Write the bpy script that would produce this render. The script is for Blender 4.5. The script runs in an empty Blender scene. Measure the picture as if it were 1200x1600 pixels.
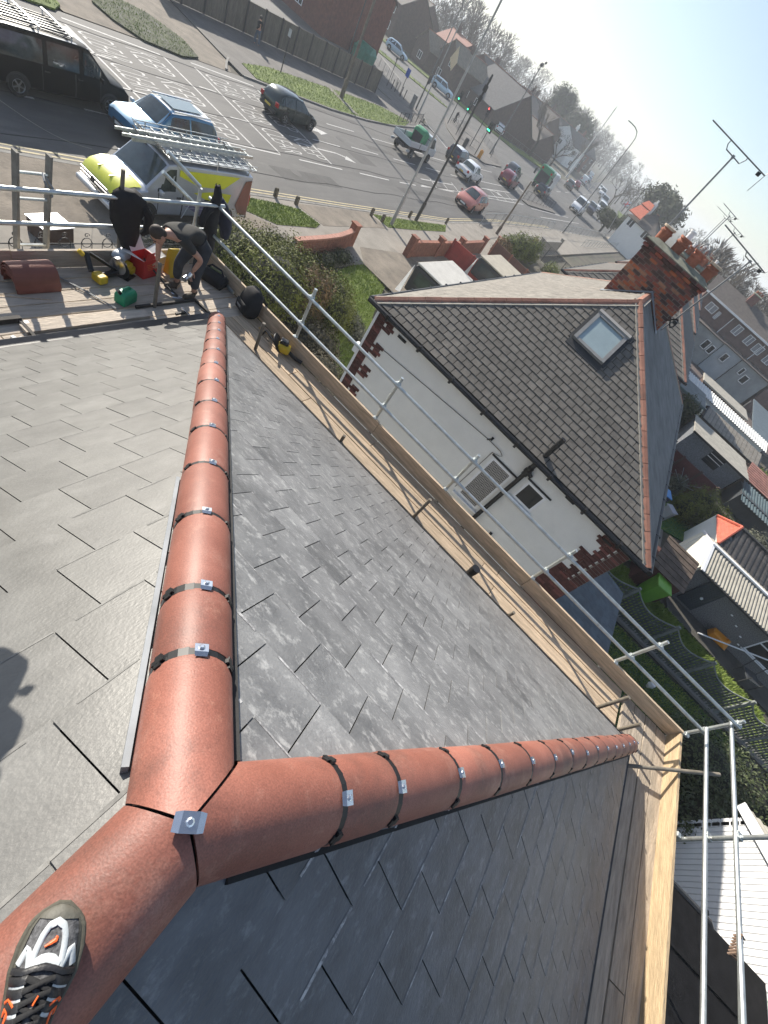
import bpy, bmesh, math, random
from mathutils import Vector, Matrix
R = random.Random(7)
SC = bpy.context.scene
COL = SC.collection
pi = math.pi
rad = math.radians
# ------------------------------------------------------------------ camera
CAM = Vector((0, 0, 9.0))
F_PX = 681.0                      # focal length in pixels of the 1200x1600 photo
def _basis():
    d = Vector((127 - 600, 1335 - 800)); r = d.length
    nad = Vector((d.x, d.y, F_PX)).normalized(); up = -nad
    dn = d / r
    right = Vector((-dn.y, dn.x, 0))
    if right.x < 0: right = -right
    fwd = up.cross(right)
    if fwd.z < 0: fwd = -fwd
    a = rad(6.7)
    Y = right * math.sin(a) + fwd * math.cos(a)
    X = right * math.cos(a) - fwd * math.sin(a)
    return Matrix((X, Y, up))     # world <- camera (x right, y down, z forward)
MB3 = _basis()
cd = bpy.data.cameras.new('camera'); cam = bpy.data.objects.new('camera', cd); COL.objects.link(cam)
_r, _d, _f = MB3 @ Vector((1, 0, 0)), MB3 @ Vector((0, 1, 0)), MB3 @ Vector((0, 0, 1))
cam.matrix_world = Matrix(((_r.x, -_d.x, -_f.x, CAM.x), (_r.y, -_d.y, -_f.y, CAM.y), (_r.z, -_d.z, -_f.z, CAM.z), (0, 0, 0, 1)))
cd.sensor_fit = 'VERTICAL'; cd.sensor_height = 36; cd.sensor_width = 27
cd.lens = 36 * F_PX / 1600; cd.clip_start = 0.05; cd.clip_end = 6000
SC.camera = cam
def proj(p):
    v = MB3.transposed() @ (Vector(p) - CAM)
    if v.z < 0.02: return None
    return (600 + F_PX * v.x / v.z, 800 + F_PX * v.y / v.z)
# ------------------------------------------------------------------ light
SUN_AZ, SUN_EL = rad(-67), rad(28)        # azimuth from +Y towards +X
sd = Vector((math.sin(SUN_AZ) * math.cos(SUN_EL), math.cos(SUN_AZ) * math.cos(SUN_EL), math.sin(SUN_EL)))
W = bpy.data.worlds.new('World'); SC.world = W; W.use_nodes = True
nt = W.node_tree; nt.nodes.clear()
sky = nt.nodes.new('ShaderNodeTexSky'); sky.sky_type = 'NISHITA'; sky.sun_disc = False
sky.sun_elevation = SUN_EL; sky.sun_rotation = SUN_AZ; sky.air_density = 1.0; sky.dust_density = 0.7; sky.ozone_density = 2.5
bg = nt.nodes.new('ShaderNodeBackground'); bg.inputs[1].default_value = 0.105
wo = nt.nodes.new('ShaderNodeOutputWorld')
hs = nt.nodes.new('ShaderNodeHueSaturation'); hs.inputs['Saturation'].default_value = 0.8; nt.links.new(sky.outputs[0], hs.inputs['Color']); nt.links.new(hs.outputs[0], bg.inputs[0]); nt.links.new(bg.outputs[0], wo.inputs[0])
sl = bpy.data.lights.new('sun', 'SUN'); sl.energy = 5.0; sl.angle = rad(0.5); sl.color = (1, 0.93, 0.82)
so = bpy.data.objects.new('sun', sl); COL.objects.link(so)
so.rotation_euler = sd.to_track_quat('Z', 'Y').to_euler(); so.location = (-60, 30, 60)
SC.view_settings.view_transform = 'Standard'; SC.view_settings.look = 'None'
SC.view_settings.exposure = 0.72; SC.view_settings.gamma = 1.0; SC.view_settings.use_curve_mapping = False
SC.render.engine = 'CYCLES'
cy = SC.cycles
cy.use_denoising = True; cy.max_bounces = 6; cy.diffuse_bounces = 3; cy.glossy_bounces = 3; cy.transmission_bounces = 4
cy.volume_bounces = 1; cy.transparent_max_bounces = 6; cy.caustics_reflective = False; cy.caustics_refractive = False
# ------------------------------------------------------------------ materials
MATS = {}
def mat(name, col, rough=0.7, var=0.0, scale=4.0, bump=0.0, bscale=None, metal=0.0, col2=None, rnd=0.0, spec=0.5, detail=6, stretch=None, emit=None, alpha=None, coat=0.0, stain=None, sheen=0.0):
    if name in MATS: return MATS[name]
    m = bpy.data.materials.new(name); m.use_nodes = True; MATS[name] = m
    n = m.node_tree; b = n.nodes['Principled BSDF']; L = n.links.new
    b.inputs['Roughness'].default_value = rough; b.inputs['Metallic'].default_value = metal
    b.inputs['Specular IOR Level'].default_value = spec
    if coat: b.inputs['Coat Weight'].default_value = coat; b.inputs['Coat Roughness'].default_value = 0.05
    c = tuple(col) + (1,)
    if emit: b.inputs['Emission Color'].default_value = c; b.inputs['Emission Strength'].default_value = emit
    tc = n.nodes.new('ShaderNodeTexCoord')
    src = tc.outputs['Object']
    if rnd and stain:      # every slate, board or tile carries its own grain
        ta = n.nodes.new('ShaderNodeAttribute'); ta.attribute_name = 'tint'; oi0 = n.nodes.new('ShaderNodeObjectInfo')
        m1 = n.nodes.new('ShaderNodeMath'); m1.operation = 'MULTIPLY_ADD'; m1.inputs[1].default_value = 190.0; L(ta.outputs['Fac'], m1.inputs[0]); L(oi0.outputs['Random'], m1.inputs[2])
        va = n.nodes.new('ShaderNodeVectorMath'); va.operation = 'ADD'; L(src, va.inputs[0]); L(m1.outputs[0], va.inputs[1]); src = va.outputs[0]
    if stretch:
        mp = n.nodes.new('ShaderNodeMapping'); mp.inputs['Scale'].default_value = stretch; L(src, mp.inputs[0]); src = mp.outputs[0]
    out = None
    if var or col2:
        nz = n.nodes.new('ShaderNodeTexNoise'); nz.inputs['Scale'].default_value = scale; nz.inputs['Detail'].default_value = detail; nz.inputs['Roughness'].default_value = 0.65
        L(src, nz.inputs[0])
        rp = n.nodes.new('ShaderNodeValToRGB'); rp.color_ramp.elements[0].position = 0.32; rp.color_ramp.elements[1].position = 0.68
        lo = tuple(x * (1 - var) for x in col) + (1,); hi = (tuple(col2) + (1,)) if col2 else tuple(min(1, x * (1 + var)) for x in col) + (1,)
        rp.color_ramp.elements[0].color = lo; rp.color_ramp.elements[1].color = hi
        L(nz.outputs[0], rp.inputs[0]); out = rp.outputs[0]
    if stain:   # (colour, scale, threshold, strength): patches with a shape of their own
        nz2 = n.nodes.new('ShaderNodeTexNoise'); nz2.inputs['Scale'].default_value = stain[1]; nz2.inputs['Detail'].default_value = 9; nz2.inputs['Roughness'].default_value = 0.72
        nz2.inputs['Distortion'].default_value = 0.15
        L(src, nz2.inputs[0])
        r2 = n.nodes.new('ShaderNodeValToRGB'); r2.color_ramp.elements[0].position = stain[2]; r2.color_ramp.elements[1].position = min(1, stain[2] + 0.14)
        r2.color_ramp.elements[0].color = (0, 0, 0, 1); r2.color_ramp.elements[1].color = (stain[3],) * 3 + (1,)
        L(nz2.outputs[0], r2.inputs[0])
        mx = n.nodes.new('ShaderNodeMix'); mx.data_type = 'RGBA'; L(r2.outputs[0], mx.inputs[0])
        if out: L(out, mx.inputs[6])
        else: mx.inputs[6].default_value = c
        mx.inputs[7].default_value = tuple(stain[0]) + (1,); out = mx.outputs[2]
    if rnd:
        oi = n.nodes.new('ShaderNodeObjectInfo'); mr = n.nodes.new('ShaderNodeMapRange')
        mr.inputs[3].default_value = 1 - rnd; mr.inputs[4].default_value = 1 + rnd; L(oi.outputs['Random'], mr.inputs[0])
        at = n.nodes.new('ShaderNodeAttribute'); at.attribute_name = 'tint'
        ad = n.nodes.new('ShaderNodeMath'); ad.operation = 'ADD'; L(mr.outputs[0], ad.inputs[0]); L(at.outputs['Fac'], ad.inputs[1])
        hv = n.nodes.new('ShaderNodeHueSaturation'); L(ad.outputs[0], hv.inputs['Value'])
        if out: L(out, hv.inputs['Color'])
        else: hv.inputs['Color'].default_value = c
        out = hv.outputs[0]
    if out: L(out, b.inputs['Base Color'])
    else: b.inputs['Base Color'].default_value = c
    if bump:
        nb = n.nodes.new('ShaderNodeTexNoise'); nb.inputs['Scale'].default_value = bscale or scale * 6; nb.inputs['Detail'].default_value = 5
        L(src, nb.inputs[0]); bp = n.nodes.new('ShaderNodeBump'); bp.inputs['Strength'].default_value = min(1, bump); bp.inputs['Distance'].default_value = 0.32 / (bscale or scale * 6)
        L(nb.outputs[0], bp.inputs['Height']); L(bp.outputs[0], b.inputs['Normal'])
    if alpha is not None: b.inputs['Alpha'].default_value = alpha
    if sheen: b.inputs['Sheen Weight'].default_value = sheen
    return m
# ------------------------------------------------------------------ mesh builder
class G:
    """collects geometry and links it as ONE mesh object"""
    def __init__(s): s.v = []; s.f = []; s.m = []; s.t = None
    def add(s, vs, fs, mi=0, M=None):
        o = len(s.v); s.v += [tuple(M @ Vector(p)) if M else tuple(p) for p in vs]
        s.f += [tuple(i + o for i in f) for f in fs]; s.m += [mi] * len(fs); return s
    def box(s, x0, x1, y0, y1, z0, z1, mi=0, M=None):
        vs = [(x0, y0, z0), (x1, y0, z0), (x1, y1, z0), (x0, y1, z0), (x0, y0, z1), (x1, y0, z1), (x1, y1, z1), (x0, y1, z1)]
        return s.add(vs, [(3, 2, 1, 0), (4, 5, 6, 7), (0, 1, 5, 4), (1, 2, 6, 5), (2, 3, 7, 6), (3, 0, 4, 7)], mi, M)
    def cbox(s, c, sz, rz=0, mi=0, rx=0, ry=0, M=None):
        T = Matrix.Translation(c) @ Matrix.Rotation(rz, 4, 'Z') @ Matrix.Rotation(ry, 4, 'Y') @ Matrix.Rotation(rx, 4, 'X')
        if M: T = M @ T
        a, b, c_ = sz[0] / 2, sz[1] / 2, sz[2] / 2
        return s.box(-a, a, -b, b, -c_, c_, mi, T)
    def bar(s, p, q, w, h, mi=0, up=(0, 0, 1)):
        """rectangular bar from p to q: width w across, height h along up"""
        p, q = Vector(p), Vector(q); d = q - p; L = d.length; x = d / L
        u = Vector(up); y = u.cross(x)
        if y.length < 1e-5: y = Vector((0, 1, 0)).cross(x)
        y.normalize(); z = x.cross(y)
        M = Matrix(((x.x, y.x, z.x, p.x), (x.y, y.y, z.y, p.y), (x.z, y.z, z.z, p.z), (0, 0, 0, 1)))
        return s.box(0, L, -w / 2, w / 2, -h / 2, h / 2, mi, M)
    def tube(s, p, q, r, n=8, mi=0, r2=None, caps=True):
        p, q = Vector(p), Vector(q); d = q - p
        if d.length < 1e-6: return s
        z = d.normalized(); x = z.orthogonal().normalized(); y = z.cross(x); r2 = r if r2 is None else r2
        vs = []
        for i in range(n):
            a = 2 * pi * i / n; c = x * math.cos(a) + y * math.sin(a)
            vs += [p + c * r, q + c * r2]
        fs = [(2 * i, 2 * ((i + 1) % n), 2 * ((i + 1) % n) + 1, 2 * i + 1) for i in range(n)]
        if caps: fs += [tuple(2 * i for i in range(n))[::-1], tuple(2 * i + 1 for i in range(n))]
        return s.add(vs, fs, mi)
    def path(s, pts, r, n=6, mi=0):
        pts = [Vector(p) for p in pts]; rs = r if isinstance(r, (list, tuple)) else [r] * len(pts)
        vs = []; fs = []; x = None
        for k, p in enumerate(pts):
            t = (pts[min(k + 1, len(pts) - 1)] - pts[max(k - 1, 0)]).normalized()
            x = t.orthogonal().normalized() if x is None else (x - t * x.dot(t)).normalized()
            y = t.cross(x)
            for i in range(n):
                a = 2 * pi * i / n; vs.append(p + (x * math.cos(a) + y * math.sin(a)) * rs[k])
        for k in range(len(pts) - 1):
            for i in range(n):
                j = (i + 1) % n; fs.append((k * n + i, k * n + j, (k + 1) * n + j, (k + 1) * n + i))
        fs += [tuple(range(n))[::-1], tuple((len(pts) - 1) * n + i for i in range(n))]
        return s.add(vs, fs, mi)
    def prism(s, poly, z0, z1, mi=0, M=None, mt=None):
        n = len(poly)
        vs = [(p[0], p[1], z0) for p in poly] + [(p[0], p[1], z1) for p in poly]
        a = sum(poly[i][0] * poly[(i + 1) % n][1] - poly[(i + 1) % n][0] * poly[i][1] for i in range(n))
        b, t = tuple(range(n))[::-1], tuple(range(n, 2 * n))
        sd_ = [(i, (i + 1) % n, n + (i + 1) % n, n + i) for i in range(n)]
        if a < 0: b, t = b[::-1], t[::-1]; sd_ = [q[::-1] for q in sd_]
        s.add(vs, [b] + sd_, mi, M); o = len(s.v) - 2 * n
        s.f.append(tuple(i + o for i in t)); s.m.append(mi if mt is None else mt); return s
    def quad(s, a, b, c, d, mi=0): return s.add([a, b, c, d], [(0, 1, 2, 3)], mi)
    def slab(s, pts, th, mi=0):
        """flat polygon given in 3-D with thickness th below it"""
        P = [Vector(p) for p in pts]; nrm = Vector((0, 0, 0))
        for i in range(len(P)):
            a, b = P[i], P[(i + 1) % len(P)]; nrm += a.cross(b)
        nrm.normalize(); n = len(P)
        if nrm.z < -.05: P = P[::-1]; nrm = -nrm
        vs = P + [p - nrm * th for p in P]
        return s.add(vs, [tuple(range(n)), tuple(range(n, 2 * n))[::-1]] + [(i, i + n, (i + 1) % n + n, (i + 1) % n) for i in range(n)], mi)
    def lathe(s, prof, n=12, mi=0, M=None, caps=True):
        vs = []; k = len(prof)
        for i in range(n):
            a = 2 * pi * i / n
            vs += [(r * math.cos(a), r * math.sin(a), z) for r, z in prof]
        fs = [(i * k + j, ((i + 1) % n) * k + j, ((i + 1) % n) * k + j + 1, i * k + j + 1) for i in range(n) for j in range(k - 1)]
        if caps:
            if prof[0][0] > 1e-4: fs.append(tuple(i * k for i in range(n))[::-1])
            if prof[-1][0] > 1e-4: fs.append(tuple(i * k + k - 1 for i in range(n)))
        return s.add(vs, fs, mi, M)
    def loft(s, rings, mi=0, M=None, closed=True, caps=True):
        n = len(rings[0]); vs = [p for r in rings for p in r]; fs = []
        for k in range(len(rings) - 1):
            for i in range(n if closed else n - 1):
                j = (i + 1) % n; fs.append((k * n + i, k * n + j, (k + 1) * n + j, (k + 1) * n + i))
        if caps and closed: fs += [tuple(range(n))[::-1], tuple((len(rings) - 1) * n + i for i in range(n))]
        return s.add(vs, fs, mi, M)
    def mesh(s, name, mats, smooth=False, sharp=40, merge=False):
        me = bpy.data.meshes.new(name); me.from_pydata(s.v, [], s.f)
        for m in (mats if isinstance(mats, (list, tuple)) else [mats]): me.materials.append(m)
        if len(me.polygons): me.polygons.foreach_set('material_index', s.m[:len(me.polygons)])
        if s.t:
            at = me.attributes.new('tint', 'FLOAT', 'FACE'); at.data.foreach_set('value', s.t)
        if smooth or merge:
            bm = bmesh.new(); bm.from_mesh(me)
            if merge: bmesh.ops.remove_doubles(bm, verts=bm.verts, dist=1e-4)
            bmesh.ops.recalc_face_normals(bm, faces=bm.faces)
            if smooth:
                for f in bm.faces: f.smooth = True
                for e in bm.edges:
                    if len(e.link_faces) != 2 or e.calc_face_angle(9) > rad(sharp): e.smooth = False
            bm.to_mesh(me); bm.free()
        me.update(); return me
    def build(s, name, mats, parent=None, smooth=False, sharp=40, kind=None, merge=False, bevel=0):
        o = bpy.data.objects.new(name, s.mesh(name, mats, smooth, sharp, merge)); COL.objects.link(o)
        if parent is not None: put(o, parent)
        if kind: o['kind'] = kind
        if bevel:
            b = o.modifiers.new('bevel', 'BEVEL'); b.width = bevel; b.segments = 2; b.limit_method = 'ANGLE'; b.angle_limit = rad(40)
        return o
def put(o, parent):
    o.parent = parent
    if parent.get('_world'): o.matrix_parent_inverse = Matrix.Translation(parent['_o']).inverted()
def thing(name, label, cat, loc=(0, 0, 0), rz=0, group=None, world=False):
    """world=True: children are given in world coordinates"""
    o = bpy.data.objects.new(name, None); COL.objects.link(o); o.location = loc; o.rotation_euler = (0, 0, rz)
    o.empty_display_size = 0.2
    if world: o['_world'] = 1; o['_o'] = list(loc)
    return tag(o, label, cat, group)
def tag(o, label, cat, group=None, kind=None):
    o['label'] = label; o['category'] = cat
    if group: o['group'] = group
    if kind: o['kind'] = kind
    return o
def copy_tree(o, parent=None):
    c = o.copy(); COL.objects.link(c)
    if parent is not None: c.parent = parent
    for ch in list(o.children): copy_tree(ch, c)
    return c
def again(src, label, loc, rz=0, group=None, s=None):
    c = copy_tree(src); c.location = loc; c.rotation_euler = (0, 0, rz); c['label'] = label
    if group: c['group'] = group
    if s: c.scale = (s, s, s) if not isinstance(s, (tuple, list)) else s
    return c
def share(name, me, parent, M):
    o = bpy.data.objects.new(name, me); COL.objects.link(o); o.matrix_basis = M
    put(o, parent)
    return o
def clip(poly, a, b):
    """keep the part of a 2-D polygon left of a->b"""
    out = []; n = len(poly)
    sd_ = lambda p: (b[0] - a[0]) * (p[1] - a[1]) - (b[1] - a[1]) * (p[0] - a[0])
    for i in range(n):
        p, q = poly[i], poly[(i + 1) % n]; sp, sq = sd_(p), sd_(q)
        if sp >= 0: out.append(p)
        if (sp >= 0) != (sq >= 0):
            t = sp / (sp - sq); out.append((p[0] + (q[0] - p[0]) * t, p[1] + (q[1] - p[1]) * t))
    return out
def area2(p): return abs(sum(p[i][0] * p[(i + 1) % len(p)][1] - p[(i + 1) % len(p)][0] * p[i][1] for i in range(len(p)))) / 2
def onscreen(P, mrg=30):
    q = [proj(p) for p in P]
    if any(x is None for x in q): return 0
    cx = sum(x[0] for x in q) / len(q); cy_ = sum(x[1] for x in q) / len(q)
    if not (-mrg < cx < 1200 + mrg and -mrg < cy_ < 1600 + mrg): return 0
    return area2(q)
def slates(parent, O, U, V, N, poly, w, ex, th, mats, budget, names=('slate', 'slate_courses'), u0=0.0, gap=0.004, seed=1, lift=0.010, edge=False):
    """lay slates over a roof plane: O origin at the eave, U along it, V up the slope, N outwards; poly in (u, v).
    returns candidates (score, builder); the largest are built as parts later"""
    rr = random.Random(seed); O, U, V, N = Vector(O), Vector(U), Vector(V), Vector(N)
    us = [p[0] for p in poly]; vs_ = [p[1] for p in poly]; c = []
    i = 0; v = 0.0
    if area2(poly) and sum(poly[k][0] * poly[(k + 1) % len(poly)][1] - poly[(k + 1) % len(poly)][0] * poly[k][1] for k in range(len(poly))) < 0: poly = poly[::-1]
    while v < max(vs_):
        u = math.floor(min(us) / w) * w + u0 + (w / 2 if i % 2 else 0)
        u -= w
        while u < max(us):
            q = [(u + gap / 2, v - 0.0), (u + w - gap / 2, v), (u + w - gap / 2, v + ex * 1.12), (u + gap / 2, v + ex * 1.12)]
            for k in range(len(poly)): 
                q = clip(q, poly[k], poly[(k + 1) % len(poly)])
                if len(q) < 3: break
            if len(q) >= 3 and area2(q) > w * ex * 0.02:
                j = rr.uniform(-0.0007, 0.0007); tw = rr.uniform(-0.001, 0.001)
                top = []
                for a, b in q:
                    hgt = lift * (1 - (b - v) / ex) + 0.004 + j + tw * (a - u - w / 2) / w
                    top.append(O + U * a + V * b + N * hgt)
                e = None
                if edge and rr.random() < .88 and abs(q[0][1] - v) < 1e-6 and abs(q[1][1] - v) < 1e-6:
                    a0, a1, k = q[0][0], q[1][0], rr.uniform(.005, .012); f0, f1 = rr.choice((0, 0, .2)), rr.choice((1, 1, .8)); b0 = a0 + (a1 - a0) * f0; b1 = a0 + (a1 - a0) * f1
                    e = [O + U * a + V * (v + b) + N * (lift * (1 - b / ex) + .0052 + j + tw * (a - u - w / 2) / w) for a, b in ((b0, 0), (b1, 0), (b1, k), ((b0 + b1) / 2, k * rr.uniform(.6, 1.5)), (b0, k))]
                c.append((onscreen(top), top, lift * .93, rr.uniform(-0.11, 0.11), e))
            u += w
        v += ex; i += 1
    return c
def lay(parent, cands, mat_, budget, name, rest_name):
    cands.sort(key=lambda t: -t[0])
    best = [k for k in cands[:budget] if k[0] > 0]; rest = cands[len(best):]
    mm = mat_ if isinstance(mat_, list) else [mat_, mat_]
    for s_, top, th, tint, e in best:
        g = G(); g.slab(top, th)
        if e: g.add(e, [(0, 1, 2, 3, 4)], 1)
        g.t = [tint] * len(g.f); g.build(name, mm, parent)
    if rest:
        g = G(); t = []
        for s_, top, th, tint, e in rest:
            k = len(g.f); g.slab(top, th)
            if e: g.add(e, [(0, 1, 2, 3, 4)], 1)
            t += [tint] * (len(g.f) - k)
        g.t = t; g.build(rest_name, mm, parent, kind='stuff')
def band(pts_l, pts_r):
    return list(pts_l) + list(pts_r)[::-1]
# ================================================================== setting: ground (rest of the street follows)
M_asph = mat('asphalt', (0.092, 0.089, 0.085), 0.8, 0.25, 0.35, 0.35, 60, stretch=(1.6, .35, 1), stain=((0.135, 0.129, 0.121), 1.1, 0.52, 0.6))
M_slate = mat('fibre_slate_sheen', (0.165, 0.167, 0.170), 0.34, 0.25, 3.5, 0.6, 80, rnd=0.09, spec=0.6, stretch=(.85, 1.15, 1.15), col2=(.255, .256, .256), stain=((0.50, 0.50, 0.49), 17, 0.53, 0.62))  # hip slates: silvery sheen put into the paler base colour
M_chalk_lit = mat('chalky_sunlit_edge', (0.20, 0.20, 0.205), .8, .3, 30, stain=((.55, .55, .55), 22, .47, .85))  # pale edge strips: chalk, with sunlit slate rims put into the colour
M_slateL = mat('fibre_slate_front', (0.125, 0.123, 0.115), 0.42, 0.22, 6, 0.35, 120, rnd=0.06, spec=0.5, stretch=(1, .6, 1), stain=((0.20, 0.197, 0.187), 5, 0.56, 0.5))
M_chalk_litL = mat('dressed_sunlit_edge', (0.19, 0.187, 0.175), .7, .3, 30, stain=((.10, .10, .095), 9, .5, .8))  # front strips: dressed edges, their sunlit rims put into the colour
M_slateR = mat('fibre_slate_rear_shade', (0.072, 0.083, 0.102), 0.42, 0.3, 6, 0.6, 70, rnd=0.08, spec=0.5, stretch=(1.15, .8, 1.15), col2=(.115, .128, .15), stain=((0.24, 0.255, 0.275), 16, 0.54, 0.6))  # rear slates: blue shade of this slope put into the base colour
M_terra = mat('terracotta', (0.255, 0.090, 0.062), 0.52, 0.2, 2.2, 0.4, 170, rnd=0.17, col2=(0.335, 0.132, 0.094), stain=((0.40, 0.20, 0.14), 16, 0.60, 0.55))
def grime(m):
    n = m.node_tree; b = n.nodes['Principled BSDF']; L = n.links.new; old = b.inputs['Base Color'].links[0].from_socket
    tc = n.nodes.new('ShaderNodeTexCoord'); nz = n.nodes.new('ShaderNodeTexNoise'); nz.inputs['Scale'].default_value = 1.7; nz.inputs['Detail'].default_value = 10; nz.inputs['Roughness'].default_value = .75; L(tc.outputs['Object'], nz.inputs[0])
    r = n.nodes.new('ShaderNodeValToRGB'); r.color_ramp.elements[0].position = .50; r.color_ramp.elements[1].position = .72; r.color_ramp.elements[1].color = (.8, .8, .8, 1); L(nz.outputs[0], r.inputs[0])
    mx = n.nodes.new('ShaderNodeMix'); mx.data_type = 'RGBA'; L(r.outputs[0], mx.inputs[0]); L(old, mx.inputs[6]); mx.inputs[7].default_value = (.095, .055, .045, 1)
    sp_ = n.nodes.new('ShaderNodeTexNoise'); sp_.inputs['Scale'].default_value = 240; sp_.inputs['Detail'].default_value = 3; L(tc.outputs['Object'], sp_.inputs[0]); mr = n.nodes.new('ShaderNodeMapRange'); mr.inputs[1].default_value = .35; mr.inputs[2].default_value = .65; mr.inputs[3].default_value = .84; mr.inputs[4].default_value = 1.17; L(sp_.outputs[0], mr.inputs[0])
    dz_ = n.nodes.new('ShaderNodeTexNoise'); dz_.inputs['Scale'].default_value = 4.5; dz_.inputs['Detail'].default_value = 12; dz_.inputs['Roughness'].default_value = .8; va = n.nodes.new('ShaderNodeVectorMath'); va.inputs[1].default_value = (7, 3, 5); oi = n.nodes.new('ShaderNodeObjectInfo'); L(tc.outputs['Object'], va.inputs[0]); L(va.outputs[0], dz_.inputs[0])
    r2 = n.nodes.new('ShaderNodeValToRGB'); r2.color_ramp.elements[0].position = .53; r2.color_ramp.elements[1].position = .74; r2.color_ramp.elements[1].color = (.6, .6, .6, 1); L(dz_.outputs[0], r2.inputs[0]); m2 = n.nodes.new('ShaderNodeMix'); m2.data_type = 'RGBA'; L(r2.outputs[0], m2.inputs[0]); L(mx.outputs[2], m2.inputs[6]); m2.inputs[7].default_value = (.45, .26, .20, 1); mx = m2
    hv = n.nodes.new('ShaderNodeHueSaturation'); L(mx.outputs[2], hv.inputs['Color']); L(mr.outputs[0], hv.inputs['Value']); L(hv.outputs[0], b.inputs['Base Color'])
grime(M_terra)
M_black = mat('black_plastic', (0.012, 0.012, 0.013), 0.45, 0.2, 8)
M_steel = mat('bright_steel', (0.72, 0.72, 0.73), 0.25, 0.1, 20, metal=1.0)
M_galv = mat('galvanised', (0.52, 0.55, 0.54), 0.40, 0.18, 9, 0.12, 40, metal=0.75, stain=((0.27, 0.245, 0.21), 7, 0.58, 0.7))
M_board = mat('scaffold_board', (0.50, 0.385, 0.265), 0.75, 0.28, 3, 0.5, 12, stretch=(1, 9, 9), rnd=0.14, stain=((0.23, 0.18, 0.13), 5, 0.62, 0.6))
M_boardY = mat('scaffold_board_end', (0.44, 0.33, 0.20), 0.75, 0.24, 3, 0.5, 12, stretch=(9, 1, 9), rnd=0.12, stain=((0.25, 0.17, 0.10), 5, 0.63, 0.65))
M_boardD = mat('weathered_board', (0.47, 0.40, 0.32), 0.8, 0.22, 3, 0.5, 12, stretch=(9, 1, 9), rnd=0.16, stain=((0.27, 0.23, 0.19), 4, 0.6, 0.6))
M_boardG = mat('pale_grey_board', (0.40, 0.335, 0.26), 0.8, 0.28, 3, 0.5, 12, stretch=(9, 1, 9), rnd=0.2, stain=((0.22, 0.19, 0.16), 4, 0.58, 0.7))
M_felt = mat('black_felt', (0.022, 0.022, 0.022), 0.8, 0.3, 8, 0.3)
M_lead = mat('grey_flashing', (0.24, 0.26, 0.28), 0.5, 0.2, 6)
M_render = mat('white_render', (0.80, 0.79, 0.75), 0.85, 0.05, 1.5, 0.25, 90, stain=((0.58, 0.58, 0.56), 0.8, 0.6, 0.45))
# ================================================================== our house
ZE = 5.166
EX0, EX1, EY = -4.05, 3.71, 4.28            # eave corners of the hip end
AP = Vector((0.10, 0.14, 7.815))            # where the three slate planes meet
house = thing('slate_roofed_house', 'semi-detached house under the viewer, its newly slated hipped roof edged with terracotta ridge tiles', 'house', (0, -3, 0), world=True)
YB = -7.0
g = G(); g.box(-3.85, 3.5, YB, 4.06, 0, 5.0); g.build('wall', M_render, house)
def plane3(a, b, c):
    n = (Vector(b) - Vector(a)).cross(Vector(c) - Vector(a)).normalized()
    return n if n.z > 0 else -n
A_, B_ = Vector((EX0, EY, ZE)), Vector((EX1, EY, ZE))
RB = Vector((AP.x, YB, AP.z))
Lb, Rb = Vector((EX0, YB, ZE)), Vector((EX1, YB, ZE))
g = G(); dz = Vector((0, 0, -0.03))
g.slab([A_ + dz, B_ + dz, AP + dz], 0.03); g.slab([AP + dz, RB + dz, Lb + dz, A_ + dz], 0.03); g.slab([B_ + dz, Rb + dz, RB + dz, AP + dz], 0.03)
g.build('underlay', M_felt, house)
cl = []
# hip end
N = plane3(A_, B_, AP); U = Vector((1, 0, 0)); V = N.cross(U); V = V if V.z > 0 else -V
hh = (AP - A_).dot(V); HIPC = slates(house, A_, U, V, N, [(-0.02, -0.02), (EX1 - EX0 + 0.02, -0.02), (AP.x - EX0, hh)], 0.286, 0.285, 0.006, None, 0, u0=0.105, seed=3, edge=True, gap=.005, lift=.008)
N = plane3(A_, AP, Lb); U = Vector((0, -1, 0)); V = N.cross(U); V = V if V.z > 0 else -V
hl = (AP - A_).dot(V); LC = slates(house, A_, U, V, N, [(0, -0.02), (EY - YB, -0.02), (EY - YB, hl), (EY - AP.y, hl)], 0.288, 0.298, 0.006, None, 0, u0=0.0, seed=4, lift=0.008, gap=.0045, edge=True)
N = plane3(B_, AP, Rb); V = N.cross(U); V = V if V.z > 0 else -V
hr = (AP - B_).dot(V); RC = slates(house, B_, U, V, N, [(0, -0.02), (EY - YB, -0.02), (EY - YB, hr), (EY - AP.y, hr)], 0.288, 0.29, 0.006, None, 0, u0=0.02, seed=5, edge=True, gap=.005, lift=.008)
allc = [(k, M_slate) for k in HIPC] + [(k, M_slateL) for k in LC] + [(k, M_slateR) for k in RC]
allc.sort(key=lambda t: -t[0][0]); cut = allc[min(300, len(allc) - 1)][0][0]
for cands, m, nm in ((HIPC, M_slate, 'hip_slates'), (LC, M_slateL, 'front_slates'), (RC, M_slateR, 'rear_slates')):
    lay(house, cands, [m, M_chalk_litL if m is M_slateL else M_chalk_lit], len([1 for k in cands if k[0] > cut]), 'slate', nm)
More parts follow.
